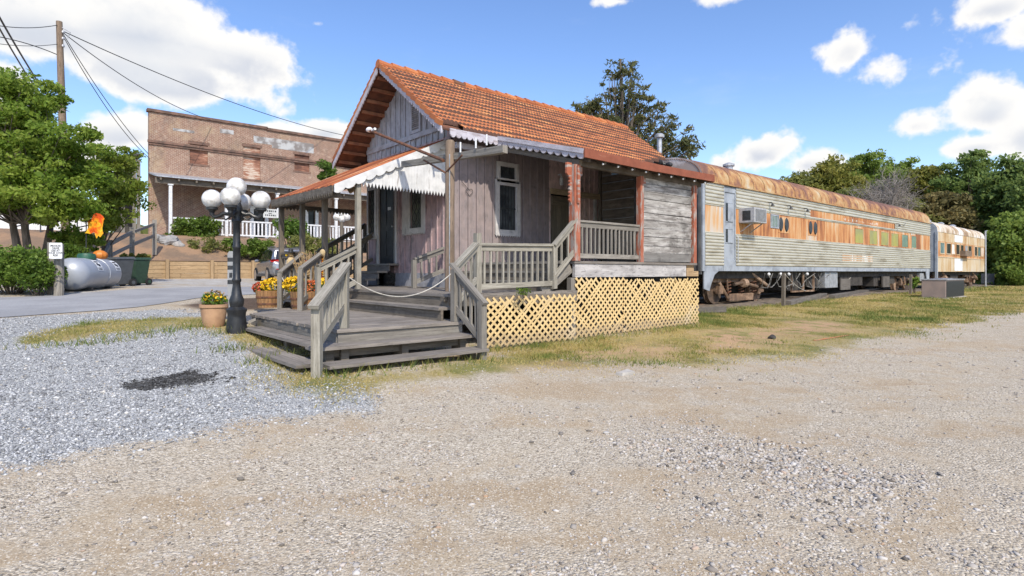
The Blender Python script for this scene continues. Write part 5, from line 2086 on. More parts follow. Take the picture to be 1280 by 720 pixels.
# vestibule door
w = MB()
w.box(dx0, dx1, TC + .01, TC + .04, zs0 + .04, zs1 - .02)
w.box(dx0, dx0 + .05, TC - .02, TC + .01, zs0, zs1)
w.box(dx1 - .05, dx1, TC - .02, TC + .01, zs0, zs1)
w.box(dx0 + .05, dx1 - .05, TC - .018, TC + .01, zs1 - .22, zs1 - .06)
w.box(dx0 + .05, dx1 - .05, TC - .014, TC + .01, zs0, zs0 + .36)
dr = w.build('vestibule_door', M['car_grey'], coach)
for za, zb in ((Z0 + .93, Z0 + 1.42), (Z0 + 1.62, Z0 + 2.26)):
    f = MB()
    a, b = dx0 + .12, dx1 - .14
    f.box(a, b, TC - .004, TC + .009, za, zb)
    wo_ = f.build('door_window', M['car_grey'], dr)
    f = MB()
    f.quad((a + .03, TC - .006, za + .03), (b - .03, TC - .006, za + .03), (b - .03, TC - .006, zb - .03), (a + .03, TC - .006, zb - .03))
    f.build('door_pane', M['void'], dr)
    f = MB()
    f.box(a + .15, b - .02, TC - .018, TC - .008, za + .02, zb - .04)
    f.build('window_board', M['car_grey'], dr)
w = MB()
w.tube([(dx1 + .05, TC - .03, zs0 + .25), (dx1 + .05, TC - .08, zs0 + .3), (dx1 + .05, TC - .08, zs0 + 1.1), (dx1 + .05, TC - .03, zs0 + 1.15)], .014, 6)
w.build('grab_handle', M['galv'], coach)
# windows
for (a, b, mt) in ((1068.5, 1078.5, 'win_yellow'), (1086.5, 1096, 'win_yellow'), (1101, 1110, 'win_yellow'), (1113.7, 1122.5, 'win_yellow'), (1127, 1134.5, 'win_green'), (1139, 1145, 'win_green')):
    xa, xb = at_y(a, TC), at_y(b, TC)
    w = MB()
    za, zb = zb0 + .06, zb1 - .14
    for q in ((xa - .04, xa, za - .04, zb + .04), (xb, xb + .04, za - .04, zb + .04), (xa, xb, za - .04, za), (xa, xb, zb, zb + .04)):
        w.box(q[0], q[1], TC - .022, TC, q[2], q[3])
    f = w.build('coach_window', M['rust_band'], coach)
    w = MB()
    w.box(xa, xb, TC - .012, TC - .004, za, zb)
    w.build('pane', M[mt], f)
# oval speaker-like covers on pale plates
for px_ in (979, 1015.5):
    xc = at_y(px_, TC)
    w = MB()
    w.box(xc - .42, xc + .42, TC - .014, TC - .003, zb0 + .18, zb1 - .06)
    pl = w.build('cover_plate', M['rust_band'], coach)
    for sx in (-.23, .23):
        w = MB()
        w.lathe((xc + sx, TC - .04, zb0 + .49), [(.005, -.01), (.13, -.008), (.15, .01), (.15, .03)], 20, 'Y')
        oo = w.build('round_cover', M['iron'], pl)
        for v_ in oo.data.vertices:
            v_.co.z = (v_.co.z + OFF[oo.name].z - (zb0 + .49)) * 1.7 + (zb0 + .49) - OFF[oo.name].z
# grille beside the window unit, bracket lamps
gx0, gx1 = at_y(962.5, TC), at_y(973, TC)
w = MB()
for q in ((gx0, gx0 + .05, 0, 1), (gx1 - .05, gx1, 0, 1)):
    w.box(q[0], q[1], TC - .03, TC, zb0 + .32, zb1 - .02)
w.box(gx0 + .05, gx1 - .05, TC - .028, TC, zb0 + .32, zb0 + .37)
w.box(gx0 + .05, gx1 - .05, TC - .028, TC, zb1 - .07, zb1 - .02)
for i in range(1, 5):
    x = gx0 + (gx1 - gx0) * i / 5
    w.box(x - .02, x + .02, TC - .026, TC, zb0 + .37, zb1 - .07)
gr = w.build('vent_window', M['car_grey'], coach)
w = MB()
w.box(gx0 + .05, gx1 - .05, TC - .012, TC - .006, zb0 + .37, zb1 - .07)
w.build('pane', M['win_green'], gr)
ax0, ax1 = at_y(950, TC), at_y(961, TC)
axw0 = at_y(943, TC - .55)
w = MB()
w.box(axw0, axw0 + .85, TC - .55, TC - .005, zb0 + .36, zb1 + .02)
ac = w.build('window_air_conditioner', plain('grey_appliance_enamel', (0.40, 0.40, 0.41), .5), coach, bevel=.015)
w = MB()
for i in range(10):
    z = zb0 + .42 + i * .040
    w.box(axw0 + .08, axw0 + .77, TC - .565, TC - .55, z, z + .022)
w.build('condenser_grille', plain('grille_grey', (0.28, 0.28, 0.28), .5), ac)
w = MB()
w.box(axw0 - .008, axw0, TC - .42, TC - .15, zb0 + .44, zb1 - .08)
w.build('side_louvre', M['iron'], ac)
w = MB()
w.bar((axw0 + .1, TC - .45, zb0 + .36), (axw0 + .1, TC - .03, zb0 + .08), .03, .03)
w.bar((axw0 + .75, TC - .45, zb0 + .36), (axw0 + .75, TC - .03, zb0 + .08), .03, .03)
w.build('support_bracket', M['galv'], ac)
for px_ in (964, 987, 1008, 1123):
    xc = at_y(px_, TC - .1)
    w = MB()
    w.tube([(xc, TC, Z0 + 2.46), (xc, TC - .12, Z0 + 2.46), (xc, TC - .15, Z0 + 2.40)], .02, 6)
    w.lathe((xc, TC - .15, Z0 + 2.33), [(.07, 0), (.03, .09)], 10)
    w.build('bracket_lamp', M['iron'], coach)
w = MB()
w.tube([(at_y(1131, TC - .1), TC - .06, Z0 + 2.42), (at_y(1140, TC), TC + .1, Z0 + 3.05)], .012, 5)
w.build('thin_rod', M['iron'], coach)
# roof fittings and flue
w = MB()
w.lathe((X1 + 3.2, TC + .9, zpk - .12), [(.14, 0), (.14, .16), (.20, .17), (.20, .24), (.05, .30)], 14)
w.lathe((X1 + 8.6, TC + 1.4, zpk - .06), [(.2, 0), (.22, .12), (.1, .2)], 14)
w.build('roof_vent', M['galv'], coach)
fx, fy = 17.1, 12.05
w = MB()
w.tube([(fx, fy, zs1 + .3), (fx, fy, Z0 + 4.72)], .085, 12)
w.lathe((fx, fy, Z0 + 4.72), [(.085, 0), (.16, .03), (.17, .12), (.10, .17), (.04, .18)], 14)
w.build('flue_pipe', M['galv'], coach, smooth=True)
# underframe
w = MB()
w.box(X1 + .1, X2 - .1, TC + .25, TC + TWD - .25, Z0 - .22, zs0)
w.box(X1 + .6, X2 - .6, TC + 2.3, TC + 2.35, Z0 - .95, Z0 - .2)
for (a, b, h, yy) in ((985, 1000, .72, .35), (1010, 1022, .6, .3), (1050, 1078, .62, .25), (1092, 1100, .7, .3), (1112, 1118, .6, .35), (1128, 1140, .5, .3)):
    w.box(at_y(a, TC + yy), at_y(b, TC + yy), TC + yy, TC + yy + 1.1, Z0 - h, Z0 - .05)
w.build('underframe', M['under'], coach)
w = MB()
a, b = at_y(990, TC + .12), at_y(1018, TC + .12)
for q in (a, (a + b) / 2, b - .06):
    w.box(q, q + .06, TC + .12, TC + .18, Z0 - .72, Z0 - .02)
w.box(a, b, TC + .12, TC + .18, Z0 - .78, Z0 - .72)
w.build('equipment_frame', M['bogie'], coach)
for (a, b, h0, h1) in ((1031, 1047, -.02, -.66), (1150, 1158, -.05, -.5)):
    w = MB()
    w.box(at_y(a, TC + .1), at_y(b, TC + .1), TC + .1, TC + .8, Z0 + h1, Z0 + h0)
    w.build('battery_box', M['galv'], coach)
w = MB()
w.box(at_y(1051, TC + .08), at_y(1063, TC + .08), TC + .08, TC + .12, Z0 - .78, Z0 - .30)
w.build('loose_panel', M['tie_wood'], coach)
w = MB()
w.box(at_y(1104, TC + .05), at_y(1112, TC + .05), TC + .05, TC + .12, Z0 - .75, Z0 - .22)
w.build('loose_panel', M['tie_wood'], coach)
w = MB()
for s_ in range(9):
    x0_ = at_y(952 + s_ * 9 + rng.uniform(-3, 3), TC + .1)
    pts = [(x0_ + i * .13 * rng.uniform(.6, 1.2), TC + .05 + rng.uniform(-.05, .2), Z0 - .05 - .6 * math.sin(math.pi * i / 7) * rng.uniform(.7, 1.1)) for i in range(8)]
    w.tube(pts, .017, 5)
w.build('hanging_hose', nmat('grey_hose', (0.25, 0.24, 0.22), (0.1, 0.1, 0.1), 8.0, .8), coach)
w = MB()
for px_ in (960, 975, 1008, 985):
    w.sphere((at_y(px_, TC + .05), TC + .02, Z0 - .08), .06, 8, 6)
w.build('skirt_lamp', M['white_rail'], coach)
bogie(17.08, 20.72, coach)
bogie(35.6, 39.2, coach)
w = MB()
w.prism([(X1 + .1, TC - .005, zs0), (X1 + .95, TC - .005, zs0), (X1 + .7, TC - .005, zs0 - .12), (X1 + .5, TC - .005, zs0 - .42), (X1 + .4, TC - .005, zs0 - .62), (X1 + .1, TC - .005, zs0 - .55)], (0, .04, 0))
w.build('end_skirt', M['car_grey'], coach)
w = MB()
w.prism([(X2 - .1, TC - .005, zs0), (X2 - .8, TC - .005, zs0), (X2 - .5, TC - .005, zs0 - .6), (X2 - .1, TC - .005, zs0 - .7)], (0, .04, 0))
w.build('end_skirt', M['car_grey'], coach)

# second coach
Y1, Y2 = at_y(1172, TC), 53.9
coach2 = thing('passenger_coach', 'shorter cream coach streaked with rust behind the fluted coach', 'railway coach', ((Y1 + Y2) / 2, 11.1, RT))
s0, sb0, sb1, s1, sp = Z0 + .02, Z0 + .92, Z0 + 1.86, Z0 + 2.42, Z0 + 3.22
w = MB()
x = Y1
while x < Y2 - .05:
    x1_ = min(x + .62, Y2)
    for a, b in ((s0, sb0), (sb1, s1)):
        w.box(x, x1_ - .006, TC - .004, TC + .05, a, b)
    x = x1_
w.box(Y1, Y2, TC - .03, TC + .05, sb0 - .03, sb0 + .02)
w.build('side_panels', M['cream_rust'], coach2)
w = MB()
w.box(Y1 + .02, Y2 - .02, TC + .05, TC + TWD, s0, s1)
w.build('body_shell', M['car_grey'], coach2)
w = MB()
w.box(Y1, Y2, TC + .0, TC + .048, sb0 + .02, sb1)
w.build('window_band', M['rust_band'], coach2)
wpx = [(1175, 1180, 0), (1183, 1188, 1), (1189.5, 1193.5, 2), (1195, 1199, 1), (1200.5, 1204, 1), (1206, 1209, 3), (1210, 1214, 1), (1218, 1221, 1), (1222, 1225, 0), (1226, 1229, 2)]
for a, b, k_ in wpx:
    xa, xb = at_y(a, TC), at_y(b, TC)
    w = MB()
    for q in ((xa - .05, xa, sb0 + .18, sb1 - .04), (xb, xb + .05, sb0 + .18, sb1 - .04), (xa, xb, sb0 + .18, sb0 + .23), (xa, xb, sb1 - .09, sb1 - .04)):
        w.box(q[0], q[1], TC - .03, TC, q[2], q[3])
    f = w.build('coach_window', M['cream_rust'], coach2)
    w = MB()
    w.box(xa, xb, TC - .012, TC - .002, sb0 + .23, sb1 - .09)
    w.build('pane', M[('win_teal', 'void', 'white_board', 'galv')[k_]], f)
w = MB()
w.box(at_y(1207, TC - .3), at_y(1215, TC - .3), TC - .3, TC, sb0 + .12, sb0 + .48)
w.build('window_box', M['brown_wood'], coach2)
w = MB()
xa, xb = at_y(1193, TC), at_y(1203, TC)
w.box(xa, xb, TC - .012, TC - .005, s0 + .05, sb0 - .04)
w.box(xa, xb, TC - .012, TC - .005, sb1 + .08, s1 - .04)
w.build('repainted_patch', M['white_rail'], coach2)
w = MB()
prof2 = coach_roof(w, Y1 - .1, Y2, s1, sp, 10)
r2 = w.build('coach_roof', M['grey_roof'], coach2)
for p in r2.data.polygons:
    p.use_smooth = True
es = r2.modifiers.new('edges', 'EDGE_SPLIT')
es.split_angle = math.radians(30)
w = MB()
w.add([(Y1 - .1, y, z) for y, z in prof2] + [(Y1 - .1, TC + TWD, s0), (Y1 - .1, TC, s0)], [tuple(range(len(prof2) + 1, -1, -1))])
w.box(Y1 - .14, Y1, TC - .02, TC + .1, s0 - .5, s1)
w.build('end_sheet', M['car_grey'], coach2)
w = MB()
w.box(X2 + .05, Y1 - .15, TC + .35, TC + .75, s0 - .1, s1 + .3)
w.box(X2 + .0, X2 + .15, TC + .1, TC + .4, s0 - .3, s1 + .2)
w.build('gangway_bellows', nmat('dusty_blue_bellows', (0.13, 0.16, 0.21), (0.08, 0.095, 0.125), 4.0, .9), coach2)
w = MB()
w.box(Y1 + .2, Y2 - .2, TC + .3, TC + TWD - .3, Z0 - .2, s0)
w.box(Y1 + 4.2, Y1 + 6.2, TC + .3, TC + 2, Z0 - .7, Z0 - .1)
w.build('underframe', M['under'], coach2)
bogie(Y1 + .7, Y1 + 3.6, coach2)
bogie(Y2 - 3.8, Y2 - .9, coach2)
w = MB()
for x in (Y1 + 2, Y1 + 5, Y1 + 8):
    w.lathe((x, TC + 1.0, sp - .1), [(.2, 0), (.22, .12), (.1, .2)], 12)
w.build('roof_vent', M['galv'], coach2)

# things beside the coaches
a = unproj(1188, 372.5)
hx, hy = a[0], a[1] - .05
w0 = at_y(1205, hy) - at_y(1183, hy)
cu = thing('condenser_unit', 'brown-sided outdoor air conditioner standing on the grass before the cream coach', 'air conditioner', (hx, hy, gz(hx, hy)))
zb = gz(hx, hy)
xa, xb = at_y(1182.5, hy), at_y(1205, hy)
w = MB()
w.box(xa, xb, hy, hy + .85, zb + .04, zb + .76)
w.build('cabinet', nmat('brown_grey_enamel', (0.30, 0.235, 0.205), (0.25, 0.2, 0.18), 3.0, .5), cu, bevel=.02)
w = MB()
for i in range(14):
    w.box(xa + .05, xb - .05, hy - .02, hy - .002, zb + .07 + i * .046, zb + .075 + i * .046 + .022)
w.box(xa + .04, xb - .04, hy - .008, hy - .001, zb + .06, zb + .72)
w.build('coil_grille', M['iron'], cu)
w = MB()
w.box(xa - .02, xb + .02, hy - .03, hy + .87, zb + .76, zb + .80)
w.lathe(((xa + xb) / 2, hy + .42, zb + .80), [(.34, 0), (.36, .02), (.30, .03)], 20)
w.build('fan_top', M['galv'], cu)
w = MB()
w.box(xa - .08, xb + .08, hy - .08, hy + .95, zb - .06, zb + .035)
w.build('pad', M['concrete'], cu)
pA = unproj(979, 383)
pts = [(979, 383, 341, 'leaning dark rope post beside the coach bogie'), (1138, 368, 343, 'dark rope post beside the rear of the fluted coach')]
tops = []
for (px_, pb, pt, lab) in pts:
    x, y = unproj(px_, pb)
    z = gz(x, y)
    h = (pb - pt) / FPX * (x * FX + y * FY)
    t = thing('rope_post', lab, 'post', (x, y, z))
    w = MB()
    w.bar((x, y, z - .1), (x + .05, y, z + h), .10, .10, (0, 1, 0), .005)
    w.build('post_shaft', M['dark_wood'], t)
    w = MB()
    w.tube([(x + .03, y - .06, z + h - .06), (x + .03, y + .06, z + h - .06)], .02, 6)
    w.build('rope_ring', M['rope'], t)
    tops.append((x + .05, y - .05, z + h - .06))
sx, sy = unproj(1026, 369)
rope('fence_rope', 'slack pale rope hanging from the leaning post down to the grass', 'rope', tops[0], (sx, sy, gz(sx, sy) + .35), .35, .012, M['rope'])
rope('fence_rope', 'second slack rope rising from the grass to the coach underframe', 'rope', (sx, sy, gz(sx, sy) + .35), (at_y(1062, TC + .1), TC + .05, Z0 - .25), .12, .012, M['rope'])
x, y = at_d(1232, 41)
z = gz(x, y)
w = MB()
w.tube([(x, y, z - .1), (x - .02, y, Z0 + 2.95)], .05, 8)
w.tube([(x - .02, y, Z0 + 2.9), (x + .25, y - .05, Z0 + 2.98)], .02, 6)
o = w.build('metal_pole', M['galv'], None, (x, y, z))
tag(o, 'thin grey metal pole at the far end of the cream coach', 'pole')
x, y = at_d(1237, 46)
t = thing('utility_box', 'small dark box on legs past the far end of the cream coach', 'box', (x, y, gz(x, y)))
w = MB()
w.box(x - .8, x + .8, y - .4, y + .4, gz(x, y) + .15, gz(x, y) + .95)
w.build('cabinet', M['bin_grey'], t, bevel=.02)
w = MB()
for sx in (-.7, .7):
    w.box(x + sx - .05, x + sx + .05, y - .3, y + .3, gz(x, y) - .05, gz(x, y) + .15)
w.build('leg', M['iron'], t)
# ------------------------------------------------------------------ lamp post, planters, yard objects
def put_on_img_right(cx, cy, r_off, f_off=0.0):
    return cx + RX * r_off + FX * f_off, cy + RY * r_off + FY * f_off


LX, LYY = 2.60, 9.90
LZ = gz(LX, LYY)
lamp = thing('street_lamp', 'black cast-iron lamp post with five white globes by the entrance deck', 'street lamp', (LX, LYY, LZ))
LH = Z0 + 0.93 - LZ          # height of the arm hub
w = MB()
w.lathe((LX, LYY, LZ - .05), [(.165, 0), (.165, .07), (.135, .30), (.138, .37), (.155, .40), (.155, .43), (.095, .47), (.108, .52), (.112, .58), (.080, .66), (.060, .80), (.057, .86), (.070, .88), (.070, .91), (.057, .93), (.055, 1.4),
                              (.062, 1.41), (.062, 1.44), (.054, 1.46), (.052, LH - .10), (.08, LH - .06), (.06, LH), (.085, LH + .07), (.092, LH + .13), (.07, LH + .22), (.05, LH + .26)], 24)
w.build('lamp_column', M['lamp_iron'], lamp, smooth=True)
gl_pos = []
for k_, ang in enumerate((0, 90, 180, 270)):
    a = YAW + math.radians(ang + 12)
    dx, dy = math.cos(a), math.sin(a)
    pts = []
    for (r_, h) in ((.06, .03), (.14, .0), (.20, .01), (.26, -.03), (.33, -.05), (.365, -.01), (.365, .05)):
        pts.append((LX + dx * r_, LYY + dy * r_, LZ + LH + h))
    w = MB()
    w.tube(pts, [.035, .03, .033, .03, .034, .036, .035], 9)
    w.lathe((LX + dx * .365, LYY + dy * .365, LZ + LH + .02), [(.04, 0), (.055, .03), (.09, .05), (.09, .075), (.07, .09)], 14)
    w.tube([(LX + dx * .1, LYY + dy * .1, LZ + LH - .05), (LX + dx * .16, LYY + dy * .16, LZ + LH - .09), (LX + dx * .22, LYY + dy * .22, LZ + LH - .05), (LX + dx * .2, LYY + dy * .2, LZ + LH)], .014, 6)
    arm_ = w.build('lamp_arm', M['lamp_iron'], lamp, smooth=True)
    w = MB()
    w.sphere((LX + dx * .365, LYY + dy * .365, LZ + LH + .235), .150, 28, 18)
    w.build('globe', M['globe'], arm_, smooth=True)
w = MB()
w.lathe((LX, LYY, LZ + LH + .20), [(.07, 0), (.06, .1), (.09, .13), (.09, .16)], 14)
w.build('top_socket', M['lamp_iron'], lamp, smooth=True)
w = MB()
w.sphere((LX, LYY, LZ + LH + .44), .150, 28, 18)
w.build('globe', M['globe'], lamp, smooth=True)

# second, distant lamp seen through the porch
x, y = at_d(427, 26)
z = gz(x, y)
l2 = thing('street_lamp', 'distant lamp post with small white globes seen through the porch', 'street lamp', (x, y, z))
zt = zpix(279, x, y)
w = MB()
w.lathe((x, y, z), [(.16, 0), (.14, .3), (.09, .5), (.08, zt - z), (.1, zt - z + .05)], 14)
w.build('lamp_column', M['dark_wood'], l2, smooth=True)
for (pxg, pyg) in ((427.5, 266.5), (421, 271.5), (433.5, 271.5), (427.5, 273.5)):
    gx, gy = at_d(pxg, 26)
    w = MB()
    w.sphere((gx, gy, zpix(pyg, gx, gy)), .165, 18, 12)
    w.build('globe', M['globe'], l2, smooth=True)

leafy = leafmat('bright_green_leaves', [(0.05, 0.10, 0.015), (0.10, 0.19, 0.03), (0.15, 0.24, 0.045)], 0.3)
yel_fl = plain('yellow_petals', (0.80, 0.50, 0.015), .7)
red_fl = plain('rust_red_petals', (0.42, 0.075, 0.03), .7)
ora_fl = plain('orange_petals', (0.62, 0.16, 0.05), .7)


def leaf_cloud(name, mat, clumps, size, parent=None, loc=(0, 0, 0), flat=0.0, seed=0, aspect=0.55, shell=0.45):
    """clumps: list of (centre, (rx,ry,rz), n, tone). Every leaf is a small bent quad"""
    g = np.random.default_rng(seed + 101)
    C, S_, T_ = [], [], []
    for c, r_, n, tone in clumps:
        d = g.normal(size=(n, 3))
        d /= np.linalg.norm(d, axis=1)[:, None]
        rad = (shell + (1 - shell) * g.random(n)) ** 0.7
        C.append(np.array(c) + d * rad[:, None] * np.array(r_))
        T_.append(np.clip(tone + g.normal(0, .22, n), 0, 1))
    P = np.concatenate(C)
    tone = np.concatenate(T_)
    n = len(P)
    a = g.normal(size=(n, 3))
    a /= np.linalg.norm(a, axis=1)[:, None]
    b = g.normal(size=(n, 3))
    b[:, 2] *= 1 - flat
    b -= (a * b).sum(1)[:, None] * a
    b /= np.linalg.norm(b, axis=1)[:, None] + 1e-9
    s = size * np.exp(g.normal(0, .28, n))[:, None]
    nrm = np.cross(a, b)
    V = np.stack([P - a * s, P + b * s * aspect + nrm * s * .15, P + a * s, P - b * s * aspect + nrm * s * .15], 1).reshape(-1, 3)
    F = np.arange(4 * n).reshape(n, 4)
    return np_mesh(name, V, F, mat, tone, parent, loc)


# terracotta pot left of the lamp
x, y = 2.46, 10.75
z = gz(x, y)
pot = thing('flower_pot', 'round terracotta pot of yellow flowers left of the black lamp post', 'flower pot', (x, y, z))
w = MB()
w.lathe((x, y, z - .02), [(.135, 0), (.17, .08), (.195, .24), (.205, .34), (.225, .36), (.225, .41), (.195, .41), (.19, .36)], 26)
w.build('pot', M['terracotta'], pot, smooth=True)
leaf_cloud('foliage', leafy, [((x, y, z + .46), (.21, .21, .10), 260, .6), ((x - .08, y, z + .52), (.12, .12, .08), 90, .8)], .028, pot, seed=3)
leaf_cloud('blossom', yel_fl, [((x, y, z + .50), (.20, .20, .08), 110, .5)], .018, pot, seed=4, aspect=.9)
leaf_cloud('dried_blossom', M['straw'], [((x, y, z + .57), (.17, .17, .07), 70, .5)], .02, pot, seed=5, aspect=.9)


def barrel_planter(px_, py_, d, dia, label, seed, mix):
    x, y = at_d(px_, d)
    z = D1 if d < 11.9 else D1 - .03
    z = zpix(py_, x, y)
    t = thing('barrel_planter', label, 'planter', (x, y, z))
    h = .36
    ri = dia / 2
    w = MB()
    n = 22
    for k_ in range(n):
        a0, a1 = 2 * math.pi * k_ / n, 2 * math.pi * (k_ + .93) / n
        p = lambda a, r_, hh: (x + r_ * math.cos(a), y + r_ * math.sin(a), z + hh)
        o_ = rng.uniform(0, 9)
        w.add([p(a0, ri * .84, 0), p(a1, ri * .84, 0), p(a1, ri, h), p(a0, ri, h)], [(0, 1, 2, 3)], [[(o_, 0), (o_, .07), (o_ + h, .07), (o_ + h, 0)]])
    w.build('stave', M['barrel'], t)
    w = MB()
    w.lathe((x, y, z + .02), [(ri * .81, 0), (ri * .81, .28), (.02, .29)], 20)
    w.build('soil', M['soffit'], t)
    w = MB()
    for hh in (.06, .2):
        r_ = ri * (.84 + .16 * hh / h) + .006
        w.lathe((x, y, z + hh), [(r_, 0), (r_ + .006, .004), (r_ + .008, .035), (r_, .04)], 26)
    w.build('hoop', M['rust_iron'], t)
    for (mt, nm, dx, dz, rr, n_) in mix:
        cx, cy = x + RX * dx, y + RY * dx
        leaf_cloud('foliage', leafy, [((cx, cy, z + h + dz - .05), (rr, rr, rr * .62), 220, .4)], .026, t, seed=seed)
        leaf_cloud(nm, mt, [((cx, cy, z + h + dz), (rr * 1.02, rr * 1.02, rr * .68), n_, .5)], .024, t, seed=seed + 1, aspect=.9, shell=.8)
        seed += 2
    return x, y, z


barrel_planter(337, 384, 12.2, .56, 'barrel planter of red and yellow mums left of the side stair', 20, [(yel_fl, 'yellow_blossom', .06, .10, .24, 520), (red_fl, 'red_blossom', -.20, .06, .16, 220)])
bx, by, bz = barrel_planter(381, 386.5, 11.5, .58, 'barrel planter of yellow and orange mums with corn stalks right of the side stair', 30, [(yel_fl, 'yellow_blossom', -.20, .14, .23, 560), (ora_fl, 'orange_blossom', .14, .08, .21, 420), (yel_fl, 'yellow_blossom', .36, .18, .12, 120)])
# dried corn shock tied behind it
x, y = at_d(386, 12.3)
z = D1
sh = thing('corn_shock', 'upright bundle of dry corn stalks behind the right flower barrel', 'corn stalks', (x, y, z))
for k_ in range(4):
    w = MB()
    for i in range(16):
        a = rng.uniform(0, 2 * math.pi)
        r_ = rng.uniform(0.02, .20)
        tx, ty = x + math.cos(a) * r_ * 1.8, y + math.sin(a) * r_ * 1.8
        h = rng.uniform(.8, 1.22)
        w.tube([(x + math.cos(a) * r_, y + math.sin(a) * r_, z), (x + math.cos(a) * r_ * .8, y + math.sin(a) * r_ * .8, z + h * .5), (tx, ty, z + h)], [.012, .012, .005], 5)
        for q in range(3):
            zz = z + h * rng.uniform(.3, .95)
            b = rng.uniform(0, 6.28)
            w.bar((x + math.cos(a) * r_, y + math.sin(a) * r_, zz), (x + math.cos(a) * r_ + .16 * math.cos(b), y + math.sin(a) * r_ + .16 * math.sin(b), zz - rng.uniform(-.05, .16)), .003, .03, (0, 0, 1))
    w.build('stalk', M['straw'], sh)
# harvest ribbon on the porch post
x, y = at_x(405, 4.80), 0
x, y = 4.80, at_x(405.5, 4.80)
zt, zb = zpix(318, x, y), zpix(352, x, y)
rb = thing('harvest_ribbon', 'orange and straw ribbon bow tied to a dark porch post', 'ribbon', (x, y, zb))
for k_, (mt, o_, zl) in enumerate(((M['orange_cloth'], .0, zb), (M['tan_cloth'], .05, zb + .12), (plain('red_orange_cloth', (.5, .10, .03), .8), -.045, zb + .02))):
    w = MB()
    n = 10
    for i in range(n):
        z0_, z1_ = zt + (zl - zt) * i / n, zt + (zl - zt) * (i + 1) / n
        w0, w1 = .03 + .02 * math.sin(i * 1.3 + k_), .03 + .02 * math.sin((i + 1) * 1.3 + k_)
        ox = o_ + .012 * math.sin(i)
        w.add([(x - .03, y - ox - w0, z0_), (x - .03, y - ox + w0, z0_), (x - .045, y - ox + w1, z1_), (x - .045, y - ox - w1, z1_)], [(0, 1, 2, 3)])
    w.build('streamer', mt, rb)
w = MB()
w.sphere((x - .04, y, zt + .03), .09, 10, 8, (.6, 1, .9))
w.build('straw_bow', M['tan_cloth'], rb)
# small scarecrow on a stick further along
x, y = 4.75, at_x(363.5, 4.75)
sc = thing('scarecrow_figure', 'small scarecrow decoration with black hat hung on the porch railing', 'scarecrow', (x, y, D2))
w = MB()
w.tube([(x, y, D2 - .3), (x, y, Z0 + .35)], .018, 6)
w.build('stick', M['brown_wood'], sc)
zc = zpix(326, x, y)
w = MB()
w.lathe((x, y, zc - .22), [(.07, 0), (.11, .05), (.10, .22), (.05, .30)], 10)
w.tube([(x, y - .03, zc + .04), (x - .02, y + .22, zc - .16)], [.05, .035], 8)
w.tube([(x, y + .03, zc + .04), (x - .02, y - .18, zc - .10)], [.05, .035], 8)
w.build('coat', M['tan_cloth'], sc)
w = MB()
w.sphere((x, y, zc + .15), .065, 12, 8)
w.build('sack_head', M['straw'], sc)
w = MB()
w.lathe((x, y, zc + .19), [(.12, 0), (.12, .012), (.06, .015), (.05, .09), (.02, .10)], 14)
w.build('hat', M['iron'], sc)
w = MB()
w.sphere((x - .08, y + .05, zc + .13), .03, 8, 6)
w.build('sunflower', yel_fl, sc)
# narrow banded sign paddle behind the lamp
x, y = at_d(288.5, 12.6)
z = gz(x, y)
sg = thing('paddle_sign', 'narrow grey paddle sign with dark bands behind the lamp post', 'sign', (x, y, z))
ra, rb_ = zpix(375, x, y), zpix(314, x, y)
w = MB()
hw = 4.2 / FPX * 12.6
pts = [(-hw * .6, z), (hw * .6, z), (hw, ra + .25), (hw, rb_ - .06), (hw * .5, rb_), (-hw * .5, rb_), (-hw, rb_ - .06), (-hw, ra + .25)]
w.prism([(x + RX * a, y + RY * a, b) for a, b in pts], (FX * .03, FY * .03, 0))
bd = w.build('sign_board', nmat('pale_grey_sign_board', (.30, .305, .31), (.25, .255, .26), 6, .7), sg)
for (pa, pb, k_) in ((322, 327, 1), (332, 337, 1), (341, 347, .45), (350, 355, 1)):
    w = MB()
    za, zb = zpix(pb, x, y), zpix(pa, x, y)
    w.prism([(x + RX * a * k_ * hw - FX * .004, y + RY * a * k_ * hw - FY * .004, b) for a, b in ((-.98, za), (.98, za), (.98, zb), (-.98, zb))], (FX * .003, FY * .003, 0))
    w.build('dark_band', M['iron'], bd)


def text(body, size, loc, xdir, mat, parent, name='lettering', align='CENTER'):
    """flat lettering standing upright, reading along xdir"""
    cu_ = bpy.data.curves.new(name, 'FONT')
    cu_.body = body
    cu_.size = size
    cu_.align_x = align
    cu_.align_y = 'CENTER'
    cu_.extrude = 0.001
    cu_.offset = size * 0.012
    cu_.materials.append(mat)
    o_ = bpy.data.objects.new(name, cu_)
    COL.objects.link(o_)
    xd = Vector(xdir).normalized()
    zd = xd.cross(Vector((0, 0, 1)))
    mtx = Matrix((xd, Vector((0, 0, 1)), zd)).transposed().to_4x4()
    o_.rotation_euler = mtx.to_euler()
    o_.location = loc
    bpy.context.view_layer.update()
    me = bpy.data.meshes.new_from_object(o_.evaluated_get(bpy.context.evaluated_depsgraph_get()))
    off = OFF[parent.name]
    me.transform(Matrix.Translation(-off) @ o_.matrix_world)
    bpy.data.objects.remove(o_)
    q_ = bpy.data.objects.new(name, me)
    COL.objects.link(q_)
    q_.parent = parent
    OFF[q_.name] = off.copy()
    return q_


# private drive sign on old posts
def old_post(px_, pt, pb, d, rad, label):
    x, y = at_d(px_, d)
    z = gz(x, y)
    zt_ = zpix(pt, x, y)
    w = MB()
    w.tube([(x, y, z - .1), (x + .01, y, (z + zt_) / 2), (x, y, zt_)], [rad, rad * .95, rad * .93], 12)
    o_ = w.build('fence_post', M['grey_wood'], None, (x, y, z))
    tag(o_, label, 'post')
    return x, y, z, zt_


